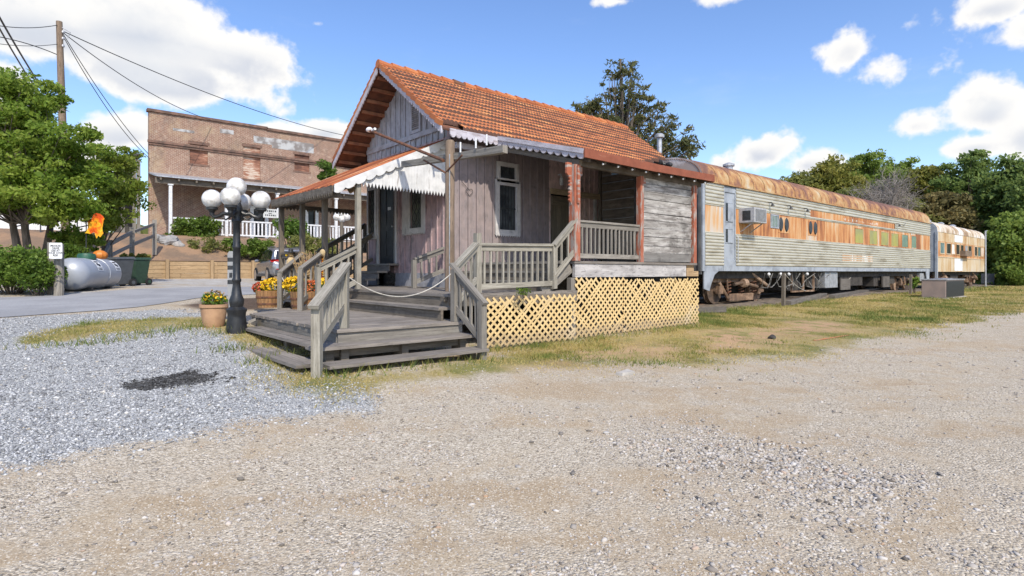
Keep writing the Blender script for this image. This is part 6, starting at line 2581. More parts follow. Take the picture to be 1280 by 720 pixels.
p1 = old_post(65, 303, 372, 15.6, .115, 'grey round post just left of the private drive sign')
p2 = old_post(73.5, 305, 372, 15.3, .115, 'round post behind the private drive sign')
sx, sy = at_d(69.5, 15.05)
zt_, zb_ = zpix(303.5, sx, sy), zpix(323.5, sx, sy)
hw = 8.2 / FPX * 15.05
sgn = thing('private_drive_sign', 'white private drive warning sign fixed to a grey post', 'sign', (sx, sy, zb_))
pts = []
rc = .03
for cx, cz, a0 in ((hw - rc, zt_ - rc, 0), (-hw + rc, zt_ - rc, 90), (-hw + rc, zb_ + rc, 180), (hw - rc, zb_ + rc, 270)):
    for k_ in range(5):
        a = math.radians(a0 + k_ * 22.5)
        pts.append((cx + rc * math.cos(a), cz + rc * math.sin(a)))
w = MB()
w.prism([(sx + RX * a, sy + RY * a, b) for a, b in pts], (FX * .008, FY * .008, 0))
sb_ = w.build('sign_plate', M['white_sign'], sgn)
for i, s in enumerate(('PRIVATE', 'DRIVE', 'USE AT', 'YOUR OWN', 'RISK')):
    text(s, .072, (sx - FX * .004, sy - FY * .004, zt_ - .085 - i * .062), (RX, RY, 0), M['sign_ink'], sb_)

# propane tank
ta, tb = Vector((*at_d(90, 16.6), 0)), Vector((*at_d(131, 18.6), 0))
zg = gz(ta.x, ta.y)
ax = (tb - ta).normalized()
tank = thing('propane_tank', 'silver-grey propane tank lying behind the private drive sign', 'gas tank', ((ta.x + tb.x) / 2, (ta.y + tb.y) / 2, zg))
R_ = .47
zc = zg + R_ + .05
w = MB()
n = 26
sd = ax.cross(Vector((0, 0, 1)))
rings = []
L = (tb - ta).length
for k_ in range(9):
    a = math.pi / 2 * k_ / 8
    rings.append((-math.cos(a) * R_ * .75, math.sin(a) * R_))
rings += [(L * .5, R_)]
for k_ in range(9):
    a = math.pi / 2 * (1 - k_ / 8)
    rings.append((L + math.cos(a) * R_ * .75, math.sin(a) * R_))
vs_, fs = [], []
for (t_, r_) in rings:
    for k_ in range(n):
        a = 2 * math.pi * k_ / n
        p = ta + ax * t_ + sd * (math.cos(a) * max(r_, .004)) + Vector((0, 0, math.sin(a) * max(r_, .004)))
        vs_.append((p.x, p.y, zc + p.z))
for i in range(len(rings) - 1):
    for k_ in range(n):
        j = (k_ + 1) % n
        fs.append((i * n + k_, i * n + j, (i + 1) * n + j, (i + 1) * n + k_))
w.add(vs_, fs)
w.build('tank_shell', M['tank'], tank, smooth=True)
w = MB()
for f in (.2, .8):
    c = ta + ax * (L * f)
    w.bar((c.x - sd.x * .35, c.y - sd.y * .35, zg + .03), (c.x + sd.x * .35, c.y + sd.y * .35, zg + .03), .12, .16)
w.build('saddle', M['iron'], tank)
c = ta + ax * (L * .42)
w = MB()
w.lathe((c.x, c.y, zc + R_ - .03), [(.24, 0), (.24, .11), (.21, .17), (.08, .19)], 18)
w.build('valve_dome', M['green_lid'], tank, smooth=True)
# straps and warning labels on the near flank
for f in (.62,):
    w = MB()
    pts = []
    for k_ in range(25):
        a = 2 * math.pi * k_ / 24
        p = ta + ax * (L * f) + sd * (math.cos(a) * (R_ + .006)) + Vector((0, 0, math.sin(a) * (R_ + .006)))
        pts.append((p.x, p.y, zc + p.z))
    w.tube(pts, .012, 5, False)
    w.build('weld_band', M['tank'], tank)
for f in (.33, .92):
    w = MB()
    side = -1 if (sd.x * RX + sd.y * RY) < 0 else 1
    vs_, fs = [], []
    for i in range(7):
        a = math.radians(12 + i * 8)
        for g_ in (-.17, .17):
            p = ta + ax * (L * f + g_) + sd * (side * math.cos(a) * (R_ + .006)) + Vector((0, 0, math.sin(a) * (R_ + .006)))
            vs_.append((p.x, p.y, zc + p.z))
    fs = [(2 * i, 2 * i + 1, 2 * i + 3, 2 * i + 2) for i in range(6)]
    w.add(vs_, fs)
    lb_ = w.build('warning_label', M['white_sign'], tank)
    w = MB()
    for (a0, a1, g0, g1) in ((46, 52, -.11, .11), (32, 42, -.09, .02), (28, 38, -.02, .1), (20, 23, -.13, .13), (15, 17, -.12, .12)):
        vs_ = []
        for a in (a0, (a0 + a1) / 2, a1):
            for g_ in (g0, g1):
                p = ta + ax * (L * f + g_) + sd * (side * math.cos(math.radians(a)) * (R_ + .010)) + Vector((0, 0, math.sin(math.radians(a)) * (R_ + .010)))
                vs_.append((p.x, p.y, zc + p.z))
        w.add(vs_, [(0, 1, 3, 2), (2, 3, 5, 4)])
    w.build('label_print', M['sign_ink'], lb_)


def wheelie_bin(px_, py_, d, label, mat, rot, mark=False):
    x, y = at_d(px_, d)
    z = gz(x, y)
    t = thing('wheelie_bin', label, 'bin', (x, y, z))
    ca, sa = math.cos(rot), math.sin(rot)
    P = lambda a, b, c_: (x + ca * a - sa * b, y + sa * a + ca * b, z + c_)
    w = MB()
    b0, b1 = .22, .31
    lo = [P(-b0, -b0 - .02, .06), P(b0, -b0 - .02, .06), P(b0, b0, .06), P(-b0, b0, .06)]
    hi = [P(-b1, -b1 - .05, .95), P(b1, -b1 - .05, .95), P(b1, b1, .95), P(-b1, b1, .95)]
    w.add(lo + hi, [(3, 2, 1, 0), (4, 5, 6, 7), (0, 1, 5, 4), (1, 2, 6, 5), (2, 3, 7, 6), (3, 0, 4, 7)])
    w.build('bin_body', mat, t, bevel=.03)
    w = MB()
    w.add([P(-b1 - .03, -b1 - .08, .94), P(b1 + .03, -b1 - .08, .94), P(b1 + .03, b1 + .05, .96), P(-b1 - .03, b1 + .05, .96),
           P(-b1 + .02, -b1 - .02, 1.02), P(b1 - .02, -b1 - .02, 1.02), P(b1 - .02, b1 + .02, 1.05), P(-b1 + .02, b1 + .02, 1.05)],
          [(3, 2, 1, 0), (4, 5, 6, 7), (0, 1, 5, 4), (1, 2, 6, 5), (2, 3, 7, 6), (3, 0, 4, 7)])
    w.build('lid', mat, t, bevel=.02)
    w = MB()
    w.tube([P(-.22, b1 + .08, .92), P(.22, b1 + .08, .92)], .02, 8)
    w.build('handle', mat, t)
    for s in (-1, 1):
        w = MB()
        c_ = P(s * .25, b0 + .06, .13)
        pts = [(P(s * .25 - s * .03, b0 + .06, .13)), P(s * .25 + s * .04, b0 + .06, .13)]
        w.tube(pts, .135, 18)
        wh = w.build('wheel', M['rubber'], t)
        w = MB()
        w.tube([P(s * .25 + s * .035, b0 + .06, .13), P(s * .25 + s * .046, b0 + .06, .13)], .07, 12)
        w.build('hub', mat, wh)
    if mark:
        w = MB()
        for k_ in range(3):
            a0 = math.radians(90 + 120 * k_)
            a1 = math.radians(90 + 120 * k_ + 85)
            w.bar(P(-b1 - .015 + .05 * 0, .13 * math.cos(a0) - .03, .62 + .15 * math.sin(a0)), P(-b1 - .015, .13 * math.cos(a1) - .03, .62 + .15 * math.sin(a1)), .01, .04, (0, 0, 1))
        w.build('white_mark', M['white_sign'], t)
    return t


wheelie_bin(150, 359, 20.3, 'charcoal wheelie bin between the propane tank and the green bin', M['bin_grey'], math.radians(-60))
wheelie_bin(171, 356, 21.6, 'dark green wheelie bin with white mark right of the charcoal bin', M['bin_green'], math.radians(-55), True)


# ------------------------------------------------------------------ parked car beyond the porch
def suv():
    cx, cy = 9.95, 29.9
    zg = gz(cx, cy)
    hd = Vector((.10, .995, 0)).normalized()
    rt = Vector((hd.y, -hd.x, 0))
    t = thing('parked_suv', 'silver-grey SUV parked by the timber retaining wall behind the porch', 'car', (cx, cy, zg))
    P = lambda f, s, h: (cx + hd.x * f + rt.x * s, cy + hd.y * f + rt.y * s, zg + h)
    # stations along the car, rear negative: (f, half width bottom, z bottom, z belt, half width belt)
    st = [(-2.30, .72, .45, .92, .74), (-2.22, .84, .34, 1.0, .86), (-1.9, .90, .30, 1.03, .91), (-.9, .92, .28, 1.0, .93), (.4, .92, .28, .98, .93), (1.3, .91, .28, .96, .91), (1.9, .86, .30, .90, .84), (2.2, .74, .36, .80, .70), (2.3, .60, .45, .70, .56)]
    w = MB()
    vs_, fs = [], []
    for (f, wb, zb, zt2, wt) in st:
        for (s, h) in ((-wb * .9, zb), (-wb, zb + .12), (-wt * 1.01, (zb + zt2) / 2 + .1), (-wt * .97, zt2 - .03), (-wt * .85, zt2), (wt * .85, zt2), (wt * .97, zt2 - .03), (wt * 1.01, (zb + zt2) / 2 + .1), (wb, zb + .12), (wb * .9, zb)):
            vs_.append(P(f, s, h))
    k_ = 10
    for i in range(len(st) - 1):
        for q in range(k_):
            r_ = (q + 1) % k_
            fs.append((i * k_ + q, (i + 1) * k_ + q, (i + 1) * k_ + r_, i * k_ + r_))
    fs.append(tuple(range(k_)))
    fs.append(tuple((len(st) - 1) * k_ + q for q in range(k_ - 1, -1, -1)))
    w.add(vs_, fs)
    w.build('body', M['car_paint'], t, smooth=True)
    gs = [(-2.12, .80, 1.0, .74, 1.04), (-1.85, .86, 1.0, .70, 1.56), (-1.3, .88, 1.0, .70, 1.68), (-.3, .88, .99, .70, 1.70), (.35, .88, .98, .68, 1.62), (1.2, .86, .95, .78, .99)]
    w = MB()
    vs_, fs = [], []
    for (f, wb, zb, wt, zt2) in gs:
        for (s, h) in ((-wb, zb - .04), (-wt, zt2 - .07), (-wt * .88, zt2), (wt * .88, zt2), (wt, zt2 - .07), (wb, zb - .04)):
            vs_.append(P(f, s, h))
    for i in range(len(gs) - 1):
        for q in range(6):
            r_ = (q + 1) % 6
            fs.append((i * 6 + q, (i + 1) * 6 + q, (i + 1) * 6 + r_, i * 6 + r_))
    fs.append(tuple(range(6)))
    w.add(vs_, fs)
    w.build('cabin', M['car_paint'], t, smooth=True)

    def glass(q, nm='window'):
        w_ = MB()
        w_.add([P(*p) for p in q], [tuple(range(len(q)))])
        w_.build(nm, M['car_glass'], t)
    for s in (-1, 1):
        glass([(-1.75, s * .868, 1.06), (-1.15, s * .885, 1.05), (-1.10, s * .735, 1.58), (-1.60, s * .745, 1.50)])
        glass([(-1.08, s * .886, 1.05), (-.18, s * .886, 1.04), (-.18, s * .73, 1.62), (-1.03, s * .73, 1.60)])
        glass([(-.10, s * .886, 1.04), (.85, s * .870, 1.02), (.35, s * .74, 1.52), (-.10, s * .73, 1.61)])
    glass([(-2.14, -.70, 1.08), (-2.14, .70, 1.08), (-1.90, .62, 1.50), (-1.90, -.62, 1.50)], 'rear_window')
    for s in (-1, 1):
        w_ = MB()
        w_.add([P(-2.27, s * .50, .98), P(-2.27, s * .50, 1.10), P(-2.15, s * .87, 1.10), P(-1.95, s * .935, 1.04), P(-2.15, s * .89, .96)], [(0, 1, 2, 3, 4), (4, 3, 2, 1, 0)])
        w_.build('tail_lamp', M['tail_red'], t)
        w_ = MB()
        w_.bar(P(-2.33, s * .72, .62), P(-2.33, s * .45, .62), .02, .06)
        w_.build('reflector', M['tail_red'], t)
        w_ = MB()
        w_.sphere(P(.65, s * 1.02, 1.06), .11, 10, 8, (1, .8, .7))
        w_.build('door_mirror', M['car_paint'], t)
        w_ = MB()
        w_.bar(P(-1.6, s * .6, 1.74), P(.2, s * .6, 1.74), .03, .03)
        w_.build('roof_rail', M['wheel_rim'], t)
    w_ = MB()
    w_.bar(P(-2.30, -.75, .50), P(-2.30, .75, .50), .14, .22)
    w_.bar(P(-1.35, -.93, .34), P(1.3, -.93, .34), .04, .12)
    w_.build('bumper', M['bin_grey'], t)
    w_ = MB()
    w_.bar(P(-2.315, -.26, .82), P(-2.315, .26, .82), .01, .13)
    w_.build('number_plate', M['white_sign'], t)
    for f in (-1.38, 1.42):
        for s in (-1, 1):
            w_ = MB()
            w_.tube([P(f, s * .70, .36), P(f, s * .945, .36)], .365, 26)
            tw = w_.build('wheel', M['rubber'], t)
            w_ = MB()
            w_.tube([P(f, s * .945, .36), P(f, s * .955, .36)], .25, 22)
            w_.build('rim', M['wheel_rim'], tw)


suv()

# ------------------------------------------------------------------ timber retaining wall, fences, banner
rw = thing('timber_retaining_wall', 'long tan timber retaining wall in front of the earth bank', 'retaining wall', (8, 35.1, gz(8, 35)))
w = MB()
for r_ in range(5):
    x = 3.4 + (.6 if r_ % 2 else 0)
    while x < 26:
        L = 2.4
        zb = min(gz(x, 35.1), gz(x + L, 35.1)) - .05
        w.bar((x, 35.08 + .006 * (r_ % 2), E - .40 + r_ * .215), (x + L - .01, 35.08, E - .40 + r_ * .215), .15, .205, (0, 0, 1), .004)
        x += L
w.build('timber_course', M['timber_wall'], rw)
x = 3.6
while x < 26:
    w = MB()
    w.bar((x, 34.93, gz(x, 34.9) - .1), (x, 34.93, E + .66), .15, .15, (0, 1, 0), .006)
    w.build('wall_post', M['timber_wall'], rw)
    x += 2.15

fence = thing('split_rail_fence', 'grey split-rail fence climbing the bank above the bins', 'fence', (4.0, 30, E))
fp = [(137, 24.5, 331, 300), (165, 27.5, 318, 284), (193, 31.5, 305, 275)]
pp = []
for (px_, d, pb, pt) in fp:
    x, y = at_d(px_, d)
    z0_, z1_ = zpix(pb, x, y), zpix(pt, x, y)
    w = MB()
    w.bar((x, y, z0_ - .6), (x, y, z1_), .20, .20, (0, 1, 0), .02)
    w.build('fence_post', M['grey_wood'], fence)
    pp.append((x, y, z0_, z1_))
x0, y0_, z0_, z1_ = pp[0]
pp = [(x0 - .4, y0_ - 2.6, z0_ - .55, z1_ - .5)] + pp
for a, b in zip(pp[:-1], pp[1:]):
    for f in (.35, .82):
        w = MB()
        w.bar((a[0], a[1], a[2] + (a[3] - a[2]) * f), (b[0], b[1], b[2] + (b[3] - b[2]) * f), .09, .15, (0, 0, 1), .015)
        w.build('fence_rail', M['grey_wood'], fence)

# orange autumn banner and pumpkins
x, y = at_d(118, 19.6)
M['banner_cloth'] = rust_mat('orange_yellow_red_leaf_print_cloth', [(.3, (.60, .08, .01)), (.42, (.78, .22, .01)), (.5, (.80, .36, .015)), (.68, (.82, .50, .03))], (2.2, 2.2, 2.2), 1.2, rvar=.1)
bn = thing('autumn_banner', 'orange and yellow autumn banner on a thin stick above the propane tank', 'banner', (x, y, gz(x, y)))
w = MB()
w.tube([(x + RX * -.28, y + RY * -.28, gz(x, y)), (x + RX * -.28, y + RY * -.28, zpix(268, x, y))], .018, 6)
w.build('pole', M['iron'], bn)
w = MB()
nx, nz_ = 8, 8
g_ = {}
for i in range(nx + 1):
    for j in range(nz_ + 1):
        u = -.28 + .60 * i / nx
        zz = zpix(270, x, y) - .66 * j / nz_ - .10 * math.sin(i * .9 + j * .4)
        if i == nx or j == nz_:
            zz += .08 * math.sin(i * 2.3 + j * 1.7)
        dep = .08 * math.sin(i * 1.1 + j * .5)
        g_[i, j] = len(w.v)
        w.v.append((x + RX * u + FX * dep, y + RY * u + FY * dep, zz))
for i in range(nx):
    for j in range(nz_):
        w.f.append([g_[i, j], g_[i + 1, j], g_[i + 1, j + 1], g_[i, j + 1]])
        w.uv.append([(0, 0)] * 4)
        w.r.append(rng.random())
w.build('cloth', M['banner_cloth'], bn)
for (px_, py_, d, lab) in ((125, 319, 19.6, 'orange pumpkin sitting on the bank just above the propane tank'), (94, 297, 22, 'small orange pumpkin under the tree by the utility pole')):
    x, y = at_d(px_, d)
    z = zpix(py_, x, y)
    pk = thing('pumpkin', lab, 'pumpkin', (x, y, z - .18))
    w = MB()
    n = 40
    vs_, fs = [], []
    for i in range(11):
        a = math.pi * (.04 + .92 * i / 10)
        for k_ in range(n):
            b = 2 * math.pi * k_ / n
            r_ = .23 * math.sin(a) * (1 - .09 * abs(math.sin(b * 4.5)))
            vs_.append((x + r_ * math.cos(b), y + r_ * math.sin(b), z - math.cos(a) * .17))
    for i in range(10):
        for k_ in range(n):
            j = (k_ + 1) % n
            fs.append((i * n + k_, i * n + j, (i + 1) * n + j, (i + 1) * n + k_))
    w.add(vs_, fs)
    w.build('fruit', M['pumpkin'], pk, smooth=True)
    w = MB()
    w.tube([(x, y, z + .14), (x + .02, y, z + .24)], [.035, .025], 7)
    w.build('stem', M['straw'], pk)
    w = MB()
    w.box(x - .3, x + .3, y - .25, y + .25, gz(x, y) - .1, z - .165)
    o = w.build('stone_block', M['concrete'], None, (x, y, gz(x, y)))
    tag(o, 'pale block under the ' + ('pumpkin just above the propane tank' if px_ > 100 else 'small pumpkin by the utility pole'), 'block')

# ------------------------------------------------------------------ brick building
BY = 44.5
M['brick_in'] = rust_mat('darker_infill_brick', [(.1, (.10, .05, .035)), (.4, (.22, .10, .065)), (.6, (.33, .17, .11)), (.8, (.5, .42, .34))], (.8, 1, 4), 3.0)
bk = thing('brick_building', 'old two-storey brown brick building with white porch railing', 'building', (15, BY + 3, bank_z(15, BY)))
xl = at_y(186, BY)
xs_ = at_y(333, BY)
xr = 34.0
zt1 = zpix(142, xl, BY)
zt1b = zpix(159, xs_, BY)
zt1 = (zt1 + zt1b) / 2
zt2 = zpix(170, at_y(380, BY), BY)
zfl = zpix(297, at_y(300, 41.8), 41.8)
bwins = [(at_y(237, BY), at_y(260, BY), zpix(205, at_y(248, BY), BY), zpix(181, at_y(248, BY), BY)),
         (at_y(304, BY), at_y(325.5, BY), zpix(224, at_y(315, BY), BY), zpix(184, at_y(315, BY), BY)),
         (at_y(368, BY), at_y(387, BY), zpix(214, at_y(378, BY), BY), zpix(194, at_y(378, BY), BY))]
bdoor = [(at_y(317, BY), at_y(331, BY), zfl, zfl + 2.3), (at_y(385, BY), at_y(394, BY), zfl, zfl + 2.6)]
w = MB()
for a, b, c, d in holes_cells(xl, xs_, E, zt1, bwins[:2] + bdoor[:1]):
    w.box(a, b, BY, BY + .35, c, d)
for a, b, c, d in holes_cells(xs_, xr, E, zt2, bwins[2:] + bdoor[1:]):
    w.box(a, b, BY + .0, BY + .35, c, d)
w.prism([(xl, BY + .35, E), (xl + 2.6, BY + 13, E), (xl + 2.6, BY + 13, zt1 - .6), (xl, BY + .35, zt1 - .1)], (.35, 0, 0), uvw=(0, 1, 0))
w.build('brick_wall', M['brick'], bk)
w = MB()
w.box(xl - .10, xs_ + .06, BY - .12, BY + .4, zt1, zt1 + .18)
w.box(xs_, xr, BY - .12, BY + .4, zt2, zt2 + .18)
zc_ = zpix(171, xl, BY) - .35
w.box(xl - .08, xr, BY - .14, BY - .01, zc_, zc_ + .16)
w.box(xl - .04, xr, BY - .08, BY - .008, zc_ - .14, zc_ - .004)
w.build('cornice', M['cornice'], bk)
for (a, b, c, d) in bwins:
    w = MB()
    w.box(a, b, BY + .10, BY + .2, c, d)
    f = w.build('bricked_window', M['brick_in'], bk)
    w = MB()
    w.box(a - .1, b + .1, BY - .03, BY + .05, c - .14, c - .01)
    w.box(a - .1, b + .1, BY - .02, BY + .05, d + .01, d + .2)
    w.build('sill', M['cornice'], f)
w = MB()
for (a, b, c, d) in ((216, 243, 157, 162), (275, 292, 158, 165), (317, 340, 167, 177), (340, 392, 170, 184)):
    xa, xb = at_y(a, BY), at_y(b, BY)
    w.box(xa, xb, BY - .015, BY, zpix(d, xa, BY) - .05, zpix(c, xa, BY) - .15)
    w.build('rendered_patch', M['brick_patch'], bk)
    w = MB()
w = MB()
for (a, b, c, d) in bdoor:
    w.box(a, b, BY + .2, BY + .25, c, d)
    w.build('doorway', M['void'], bk)
    w = MB()
w = MB()
for (a, b, c, d) in bdoor:
    w.box(a - .25, a, BY - .05, BY + .1, c, d + .2)
    w.box(b, b + .25, BY - .05, BY + .1, c, d + .2)
    w.box(a, b, BY - .045, BY + .1, d, d + .2)
w.build('door_frame', M['white_rail'], bk)
# porch
PYB = 41.7
pl, pr = at_y(194, PYB), 33.0
zpr = zpix(220, pl, PYB)
w = MB()
w.prism([(pl, PYB - .4, zpr - .06), (pr, PYB - .4, zpr - .06), (pr, BY, zpr + .55), (pl, BY, zpr + .55)], (0, 0, .08), uvw=(1, 0, 0))
w.build('porch_roof', M['galv'], bk)
w = MB()
w.box(pl, pr, PYB - .1, PYB + .1, zpr - .42, zpr - .08)
x = pl + .2
while x < pr:
    w.box(x, x + .1, PYB - .35, PYB - .1, zpr - .24, zpr - .075)
    x += 1.0
w.build('porch_beam', M['dark_wood'], bk)
w = MB()
w.box(pl, pr, PYB - .1, BY, zfl - .2, zfl)
w.build('porch_floor', M['white_rail'], bk)
w = MB()
w.box(pl + .1, pr, PYB + .1, PYB + .3, bank_z(10, PYB) - .5, zfl - .2)
w.build('porch_base', nmat('tan_stone_base', (.42, .31, .2), (.30, .21, .13), 3.0, .95), bk)
ppx = [213, 283, 346.5, 420]
pxs = [at_y(q, PYB) for q in ppx] + [27.0, 32.0]
for x in pxs:
    w = MB()
    w.box(x - .09, x + .09, PYB - .09, PYB + .09, zfl - .55, zpr - .42)
    w.box(x - .15, x + .15, PYB - .12, PYB + .12, zpr - .50, zpr - .42)
    w.build('porch_post', M['far_post'], bk)
for a, b in zip(pxs[:-1], pxs[1:]):
    w = MB()
    w.box(a + .13, b - .13, PYB - .06, PYB + .06, zfl + 1.05, zfl + 1.15)
    w.box(a + .13, b - .13, PYB - .04, PYB + .04, zfl + .1, zfl + .2)
    n = int((b - a) / .24)
    for i in range(1, n):
        x = a + (b - a) * i / n
        w.box(x - .05, x + .05, PYB - .03, PYB + .03, zfl + .2, zfl + 1.05)
    w.build('porch_railing', M['far_post'], bk)
# hanging sign with two worn lines
hx0, hx1 = at_y(329, PYB - .2), at_y(346, PYB - .2)
hz0, hz1 = zpix(272, hx0, PYB), zpix(261, hx0, PYB)
hs = thing('hanging_sign', 'small grey framed sign hanging in the white porch of the brick building', 'sign', ((hx0 + hx1) / 2, PYB - .2, hz0))
w = MB()
w.box(hx0, hx1, PYB - .22, PYB - .16, hz0, hz1)
hb = w.build('sign_board', nmat('pale_grey_sign_face', (.55, .56, .55), (.48, .49, .48), 4, .7), hs)
w = MB()
for zz, hh in ((.66, .16), (.2, .14)):
    x = hx0 + .12
    while x < hx1 - .14:
        w.box(x, x + rng.uniform(.05, .10), PYB - .226, PYB - .221, hz0 + (hz1 - hz0) * zz, hz0 + (hz1 - hz0) * zz + hh * (hz1 - hz0) * 1.2)
        x += .13
w.bar((hx0 + .35, PYB - .225, hz0 + (hz1 - hz0) * .5), (hx1 - .35, PYB - .225, hz0 + (hz1 - hz0) * .5), .005, .05)
w.build('worn_lettering', M['iron'], hb)
w = MB()
for x in (hx0 + .1, hx1 - .1):
    w.tube([(x, PYB - .19, hz1), (x, PYB - .12, zpr - .3)], .012, 4)
w.build('hanging_chain', M['iron'], hs)
# dark lean-to and white shed beyond the bank on the left
x0, x1 = at_y(150, 46), xl - .15
zr_ = zpix(199, x0, 46)
ln = thing('lean_to_shed', 'dark open lean-to against the left wall of the brick building', 'shed', ((x0 + x1) / 2, 47, bank_z(5, 46)))
w = MB()
w.prism([(x0 - .6, 45.2, zr_ - .1), (x1 - .02, 45.2, zr_ + .35), (x1 - .02, 50, zr_ + .45), (x0 - .6, 50, zr_)], (0, 0, .12))
w.build('roof', M['far_dark'], ln)
w = MB()
for x in (x0, (x0 + x1) / 2, x1 - .4):
    w.box(x, x + .2, 45.4, 45.6, E + 1.5, zr_ - .0)
w.build('post', M['grey_wood'], ln)
w = MB()
w.box(x0, x1 - .02, 49.6, 49.8, E + 1, zr_)
w.build('back_wall', M['far_dark'], ln)
x0, x1 = at_y(-60, 50), at_y(118, 50)
ws = thing('white_shed', 'long low white metal shed behind the big tree', 'shed', ((x0 + x1) / 2, 51, E + 1))
za, zb = zpix(298, at_y(60, 50), 50), zpix(262, at_y(60, 50), 50)
w = MB()
x = x0
while x < x1:
    w.box(x, min(x + .5, x1) - .01, 50, 50.2, E, zb)
    x += .5
w.build('wall', M['far_white'], ws)
w = MB()
w.prism([(x0 - .3, 49.7, zb), (x1 + .3, 49.7, zb), (x1 + .3, 55, zb + .9), (x0 - .3, 55, zb + .9)], (0, 0, .1))
w.build('roof', M['far_white'], ws)
# raised walkway with metal railing
wx = [at_d(20, 31), at_d(112, 31)]
wk = thing('metal_railing', 'thin grey metal railing in front of the white shed', 'railing', (wx[0][0], wx[0][1], E))
a = Vector((*wx[0], 0))
b = Vector((*wx[1], 0))
zra = [zpix(283, *wx[0]), zpix(264, *wx[1])]
n = 7
for i in range(n):
    p = a.lerp(b, i / (n - 1))
    zt_ = zra[0] + (zra[1] - zra[0]) * i / (n - 1)
    w = MB()
    w.tube([(p.x, p.y, zt_ - 1.4), (p.x, p.y, zt_)], .04, 6)
    w.build('railing_post', M['bin_grey'], wk)
for f in (0, -.75):
    w = MB()
    w.tube([(a.x, a.y, zra[0] + f), (b.x, b.y, zra[1] + f)], .035, 6)
    w.build('top_rail', M['bin_grey'], wk)
w = MB()
w.box(a.x - 3, b.x + .8, a.y - .2, b.y + 3, E - .3, E + .75)
o = w.build('stone_terrace', M['concrete'], None, (a.x, a.y, E - .3))
tag(o, 'low pale stone terrace below the thin metal railing', 'terrace')
# rocks dumped on the bank
for i, (px_, py_, s, lab) in enumerate(((199, 315, .34, 'dark boulder on the left of the rock pile on the bank'), (211, 316, .42, 'split grey boulder in the middle of the rock pile'), (222, 318, .26, 'pale flat stone at the right of the rock pile'))):
    x, y = at_d(px_, 33.6)
    z = bank_z(x, y + 0) if y > 35.3 else E + .5
    y = max(y, 36.2)
    x = at_y(px_, y)
    z = bank_z(x, y)
    w = MB()
    w.sphere((x, y, z + s * .35), s, 12, 8, (1.3, 1, .8))
    for k_, v_ in enumerate(w.v):
        q = Vector(v_)
        nn_ = mnoise.noise(q * 3.1 + Vector((i * 7, 0, 0)))
        w.v[k_] = tuple(Vector((x, y, z + s * .35)) + (q - Vector((x, y, z + s * .35))) * (1 + .55 * nn_))
    o = w.build('boulder', nmat('grey_rock_%d' % i, ((.10, .10, .10), (.22, .22, .22), (.4, .37, .33))[i], (.3, .29, .28), 5, .9), None, (x, y, z))
    tag(o, lab, 'boulder')

# ------------------------------------------------------------------ utility pole and its wires
ux, uy = at_d(84, 27)
uzt = zpix(27, *at_d(74, 27))
tx, ty = at_d(74, 27)
up = thing('utility_pole', 'tall leaning wooden utility pole behind the left tree', 'utility pole', (ux, uy, gz(ux, uy)))
w = MB()
w.tube([(ux, uy, gz(ux, uy) - .2), (ux + (tx - ux) * .5, uy + (ty - uy) * .5, (E + uzt) / 2), (tx, ty, uzt)], [.19, .16, .125], 12)
w.build('pole_shaft', M['brown_wood'], up, smooth=True)
w = MB()
for dz in (-.55, -.85, -1.2):
    w.lathe((tx + .14, ty - .1, uzt + dz), [(.05, 0), (.07, .04), (.05, .12)], 8)
w.tube([(tx, ty, uzt - .2), (tx + .4, ty - .3, uzt - .5), (tx + .3, ty - .25, uzt - .8)], .02, 5)
w.build('insulator', M['galv'], up)


def wire(label, p0, p1, sag, rad=.018):
    rope('overhead_wire', label, 'wire', p0, p1, sag, rad, M['iron'], 26)


top = Vector((tx, ty, uzt))
def pt(px_, py_, d):
    x, y = at_d(px_, d)
    return (x, y, zpix(py_, x, y))


wire('lower overhead wire dropping from the pole to the left corner of the brick building', top + Vector((.1, 0, -.55)), pt(187, 198, 38), .6, .02)
wire('twin overhead wire just above it to the left corner of the brick building', top + Vector((.12, 0, -.5)), pt(186, 193, 38.2), .35, .02)
wire('overhead wire from the pole to the top of the brick parapet', top + Vector((.1, 0, -.45)), pt(263, 150, 40), .5, .02)
wire('longest overhead wire from the pole passing over the brick building', top + Vector((.1, 0, -.40)), pt(470, 176, 52), .8, .022)
wire('overhead wire leaving the pole top towards the left edge', top + Vector((0, 0, -.15)), pt(-60, 18, 22), .3, .018)
wire('straight overhead wire leaving the pole left below the top one', top + Vector((0, 0, -1.05)), pt(-60, 42, 22), .25, .014)
wire('sagging overhead wire leaving the pole left lowest on the shaft', top + Vector((0, 0, -1.6)), pt(-60, 40, 24), -.25, .02)
wire('thick black cable slanting from the upper left corner into the tree', pt(-30, -32, 17), pt(70, 135, 30), .2, .035)
wire('second black cable slanting into the tree beside the thick one', pt(-30, -18, 17), pt(62, 135, 30), .2, .03)
# ------------------------------------------------------------------ trees and shrubs
G_NEAR = leafmat('mid_green_tree_leaves', [(0.07, 0.115, 0.014), (0.125, 0.205, 0.024), (0.19, 0.28, 0.04), (0.25, 0.32, 0.055)], .48)
G_YEL = leafmat('yellow_green_leaves', [(0.127, 0.144, 0.028), (0.207, 0.218, 0.044), (0.287, 0.270, 0.063)], .42)
G_OLIVE = leafmat('olive_green_leaves', [(0.108, 0.126, 0.034), (0.180, 0.198, 0.054), (0.246, 0.252, 0.072)], .42)
G_DARK = leafmat('dark_green_leaves', [(0.072, 0.114, 0.031), (0.130, 0.195, 0.052), (0.208, 0.280, 0.078)], .42)
G_PINE = leafmat('dull_pine_needles', [(0.055, 0.07, 0.028), (0.10, 0.115, 0.045), (0.16, 0.15, 0.055)], .35)
G_BROWN = leafmat('brown_autumn_leaves', [(0.090, 0.090, 0.036), (0.156, 0.138, 0.054), (0.228, 0.186, 0.072)], .35)


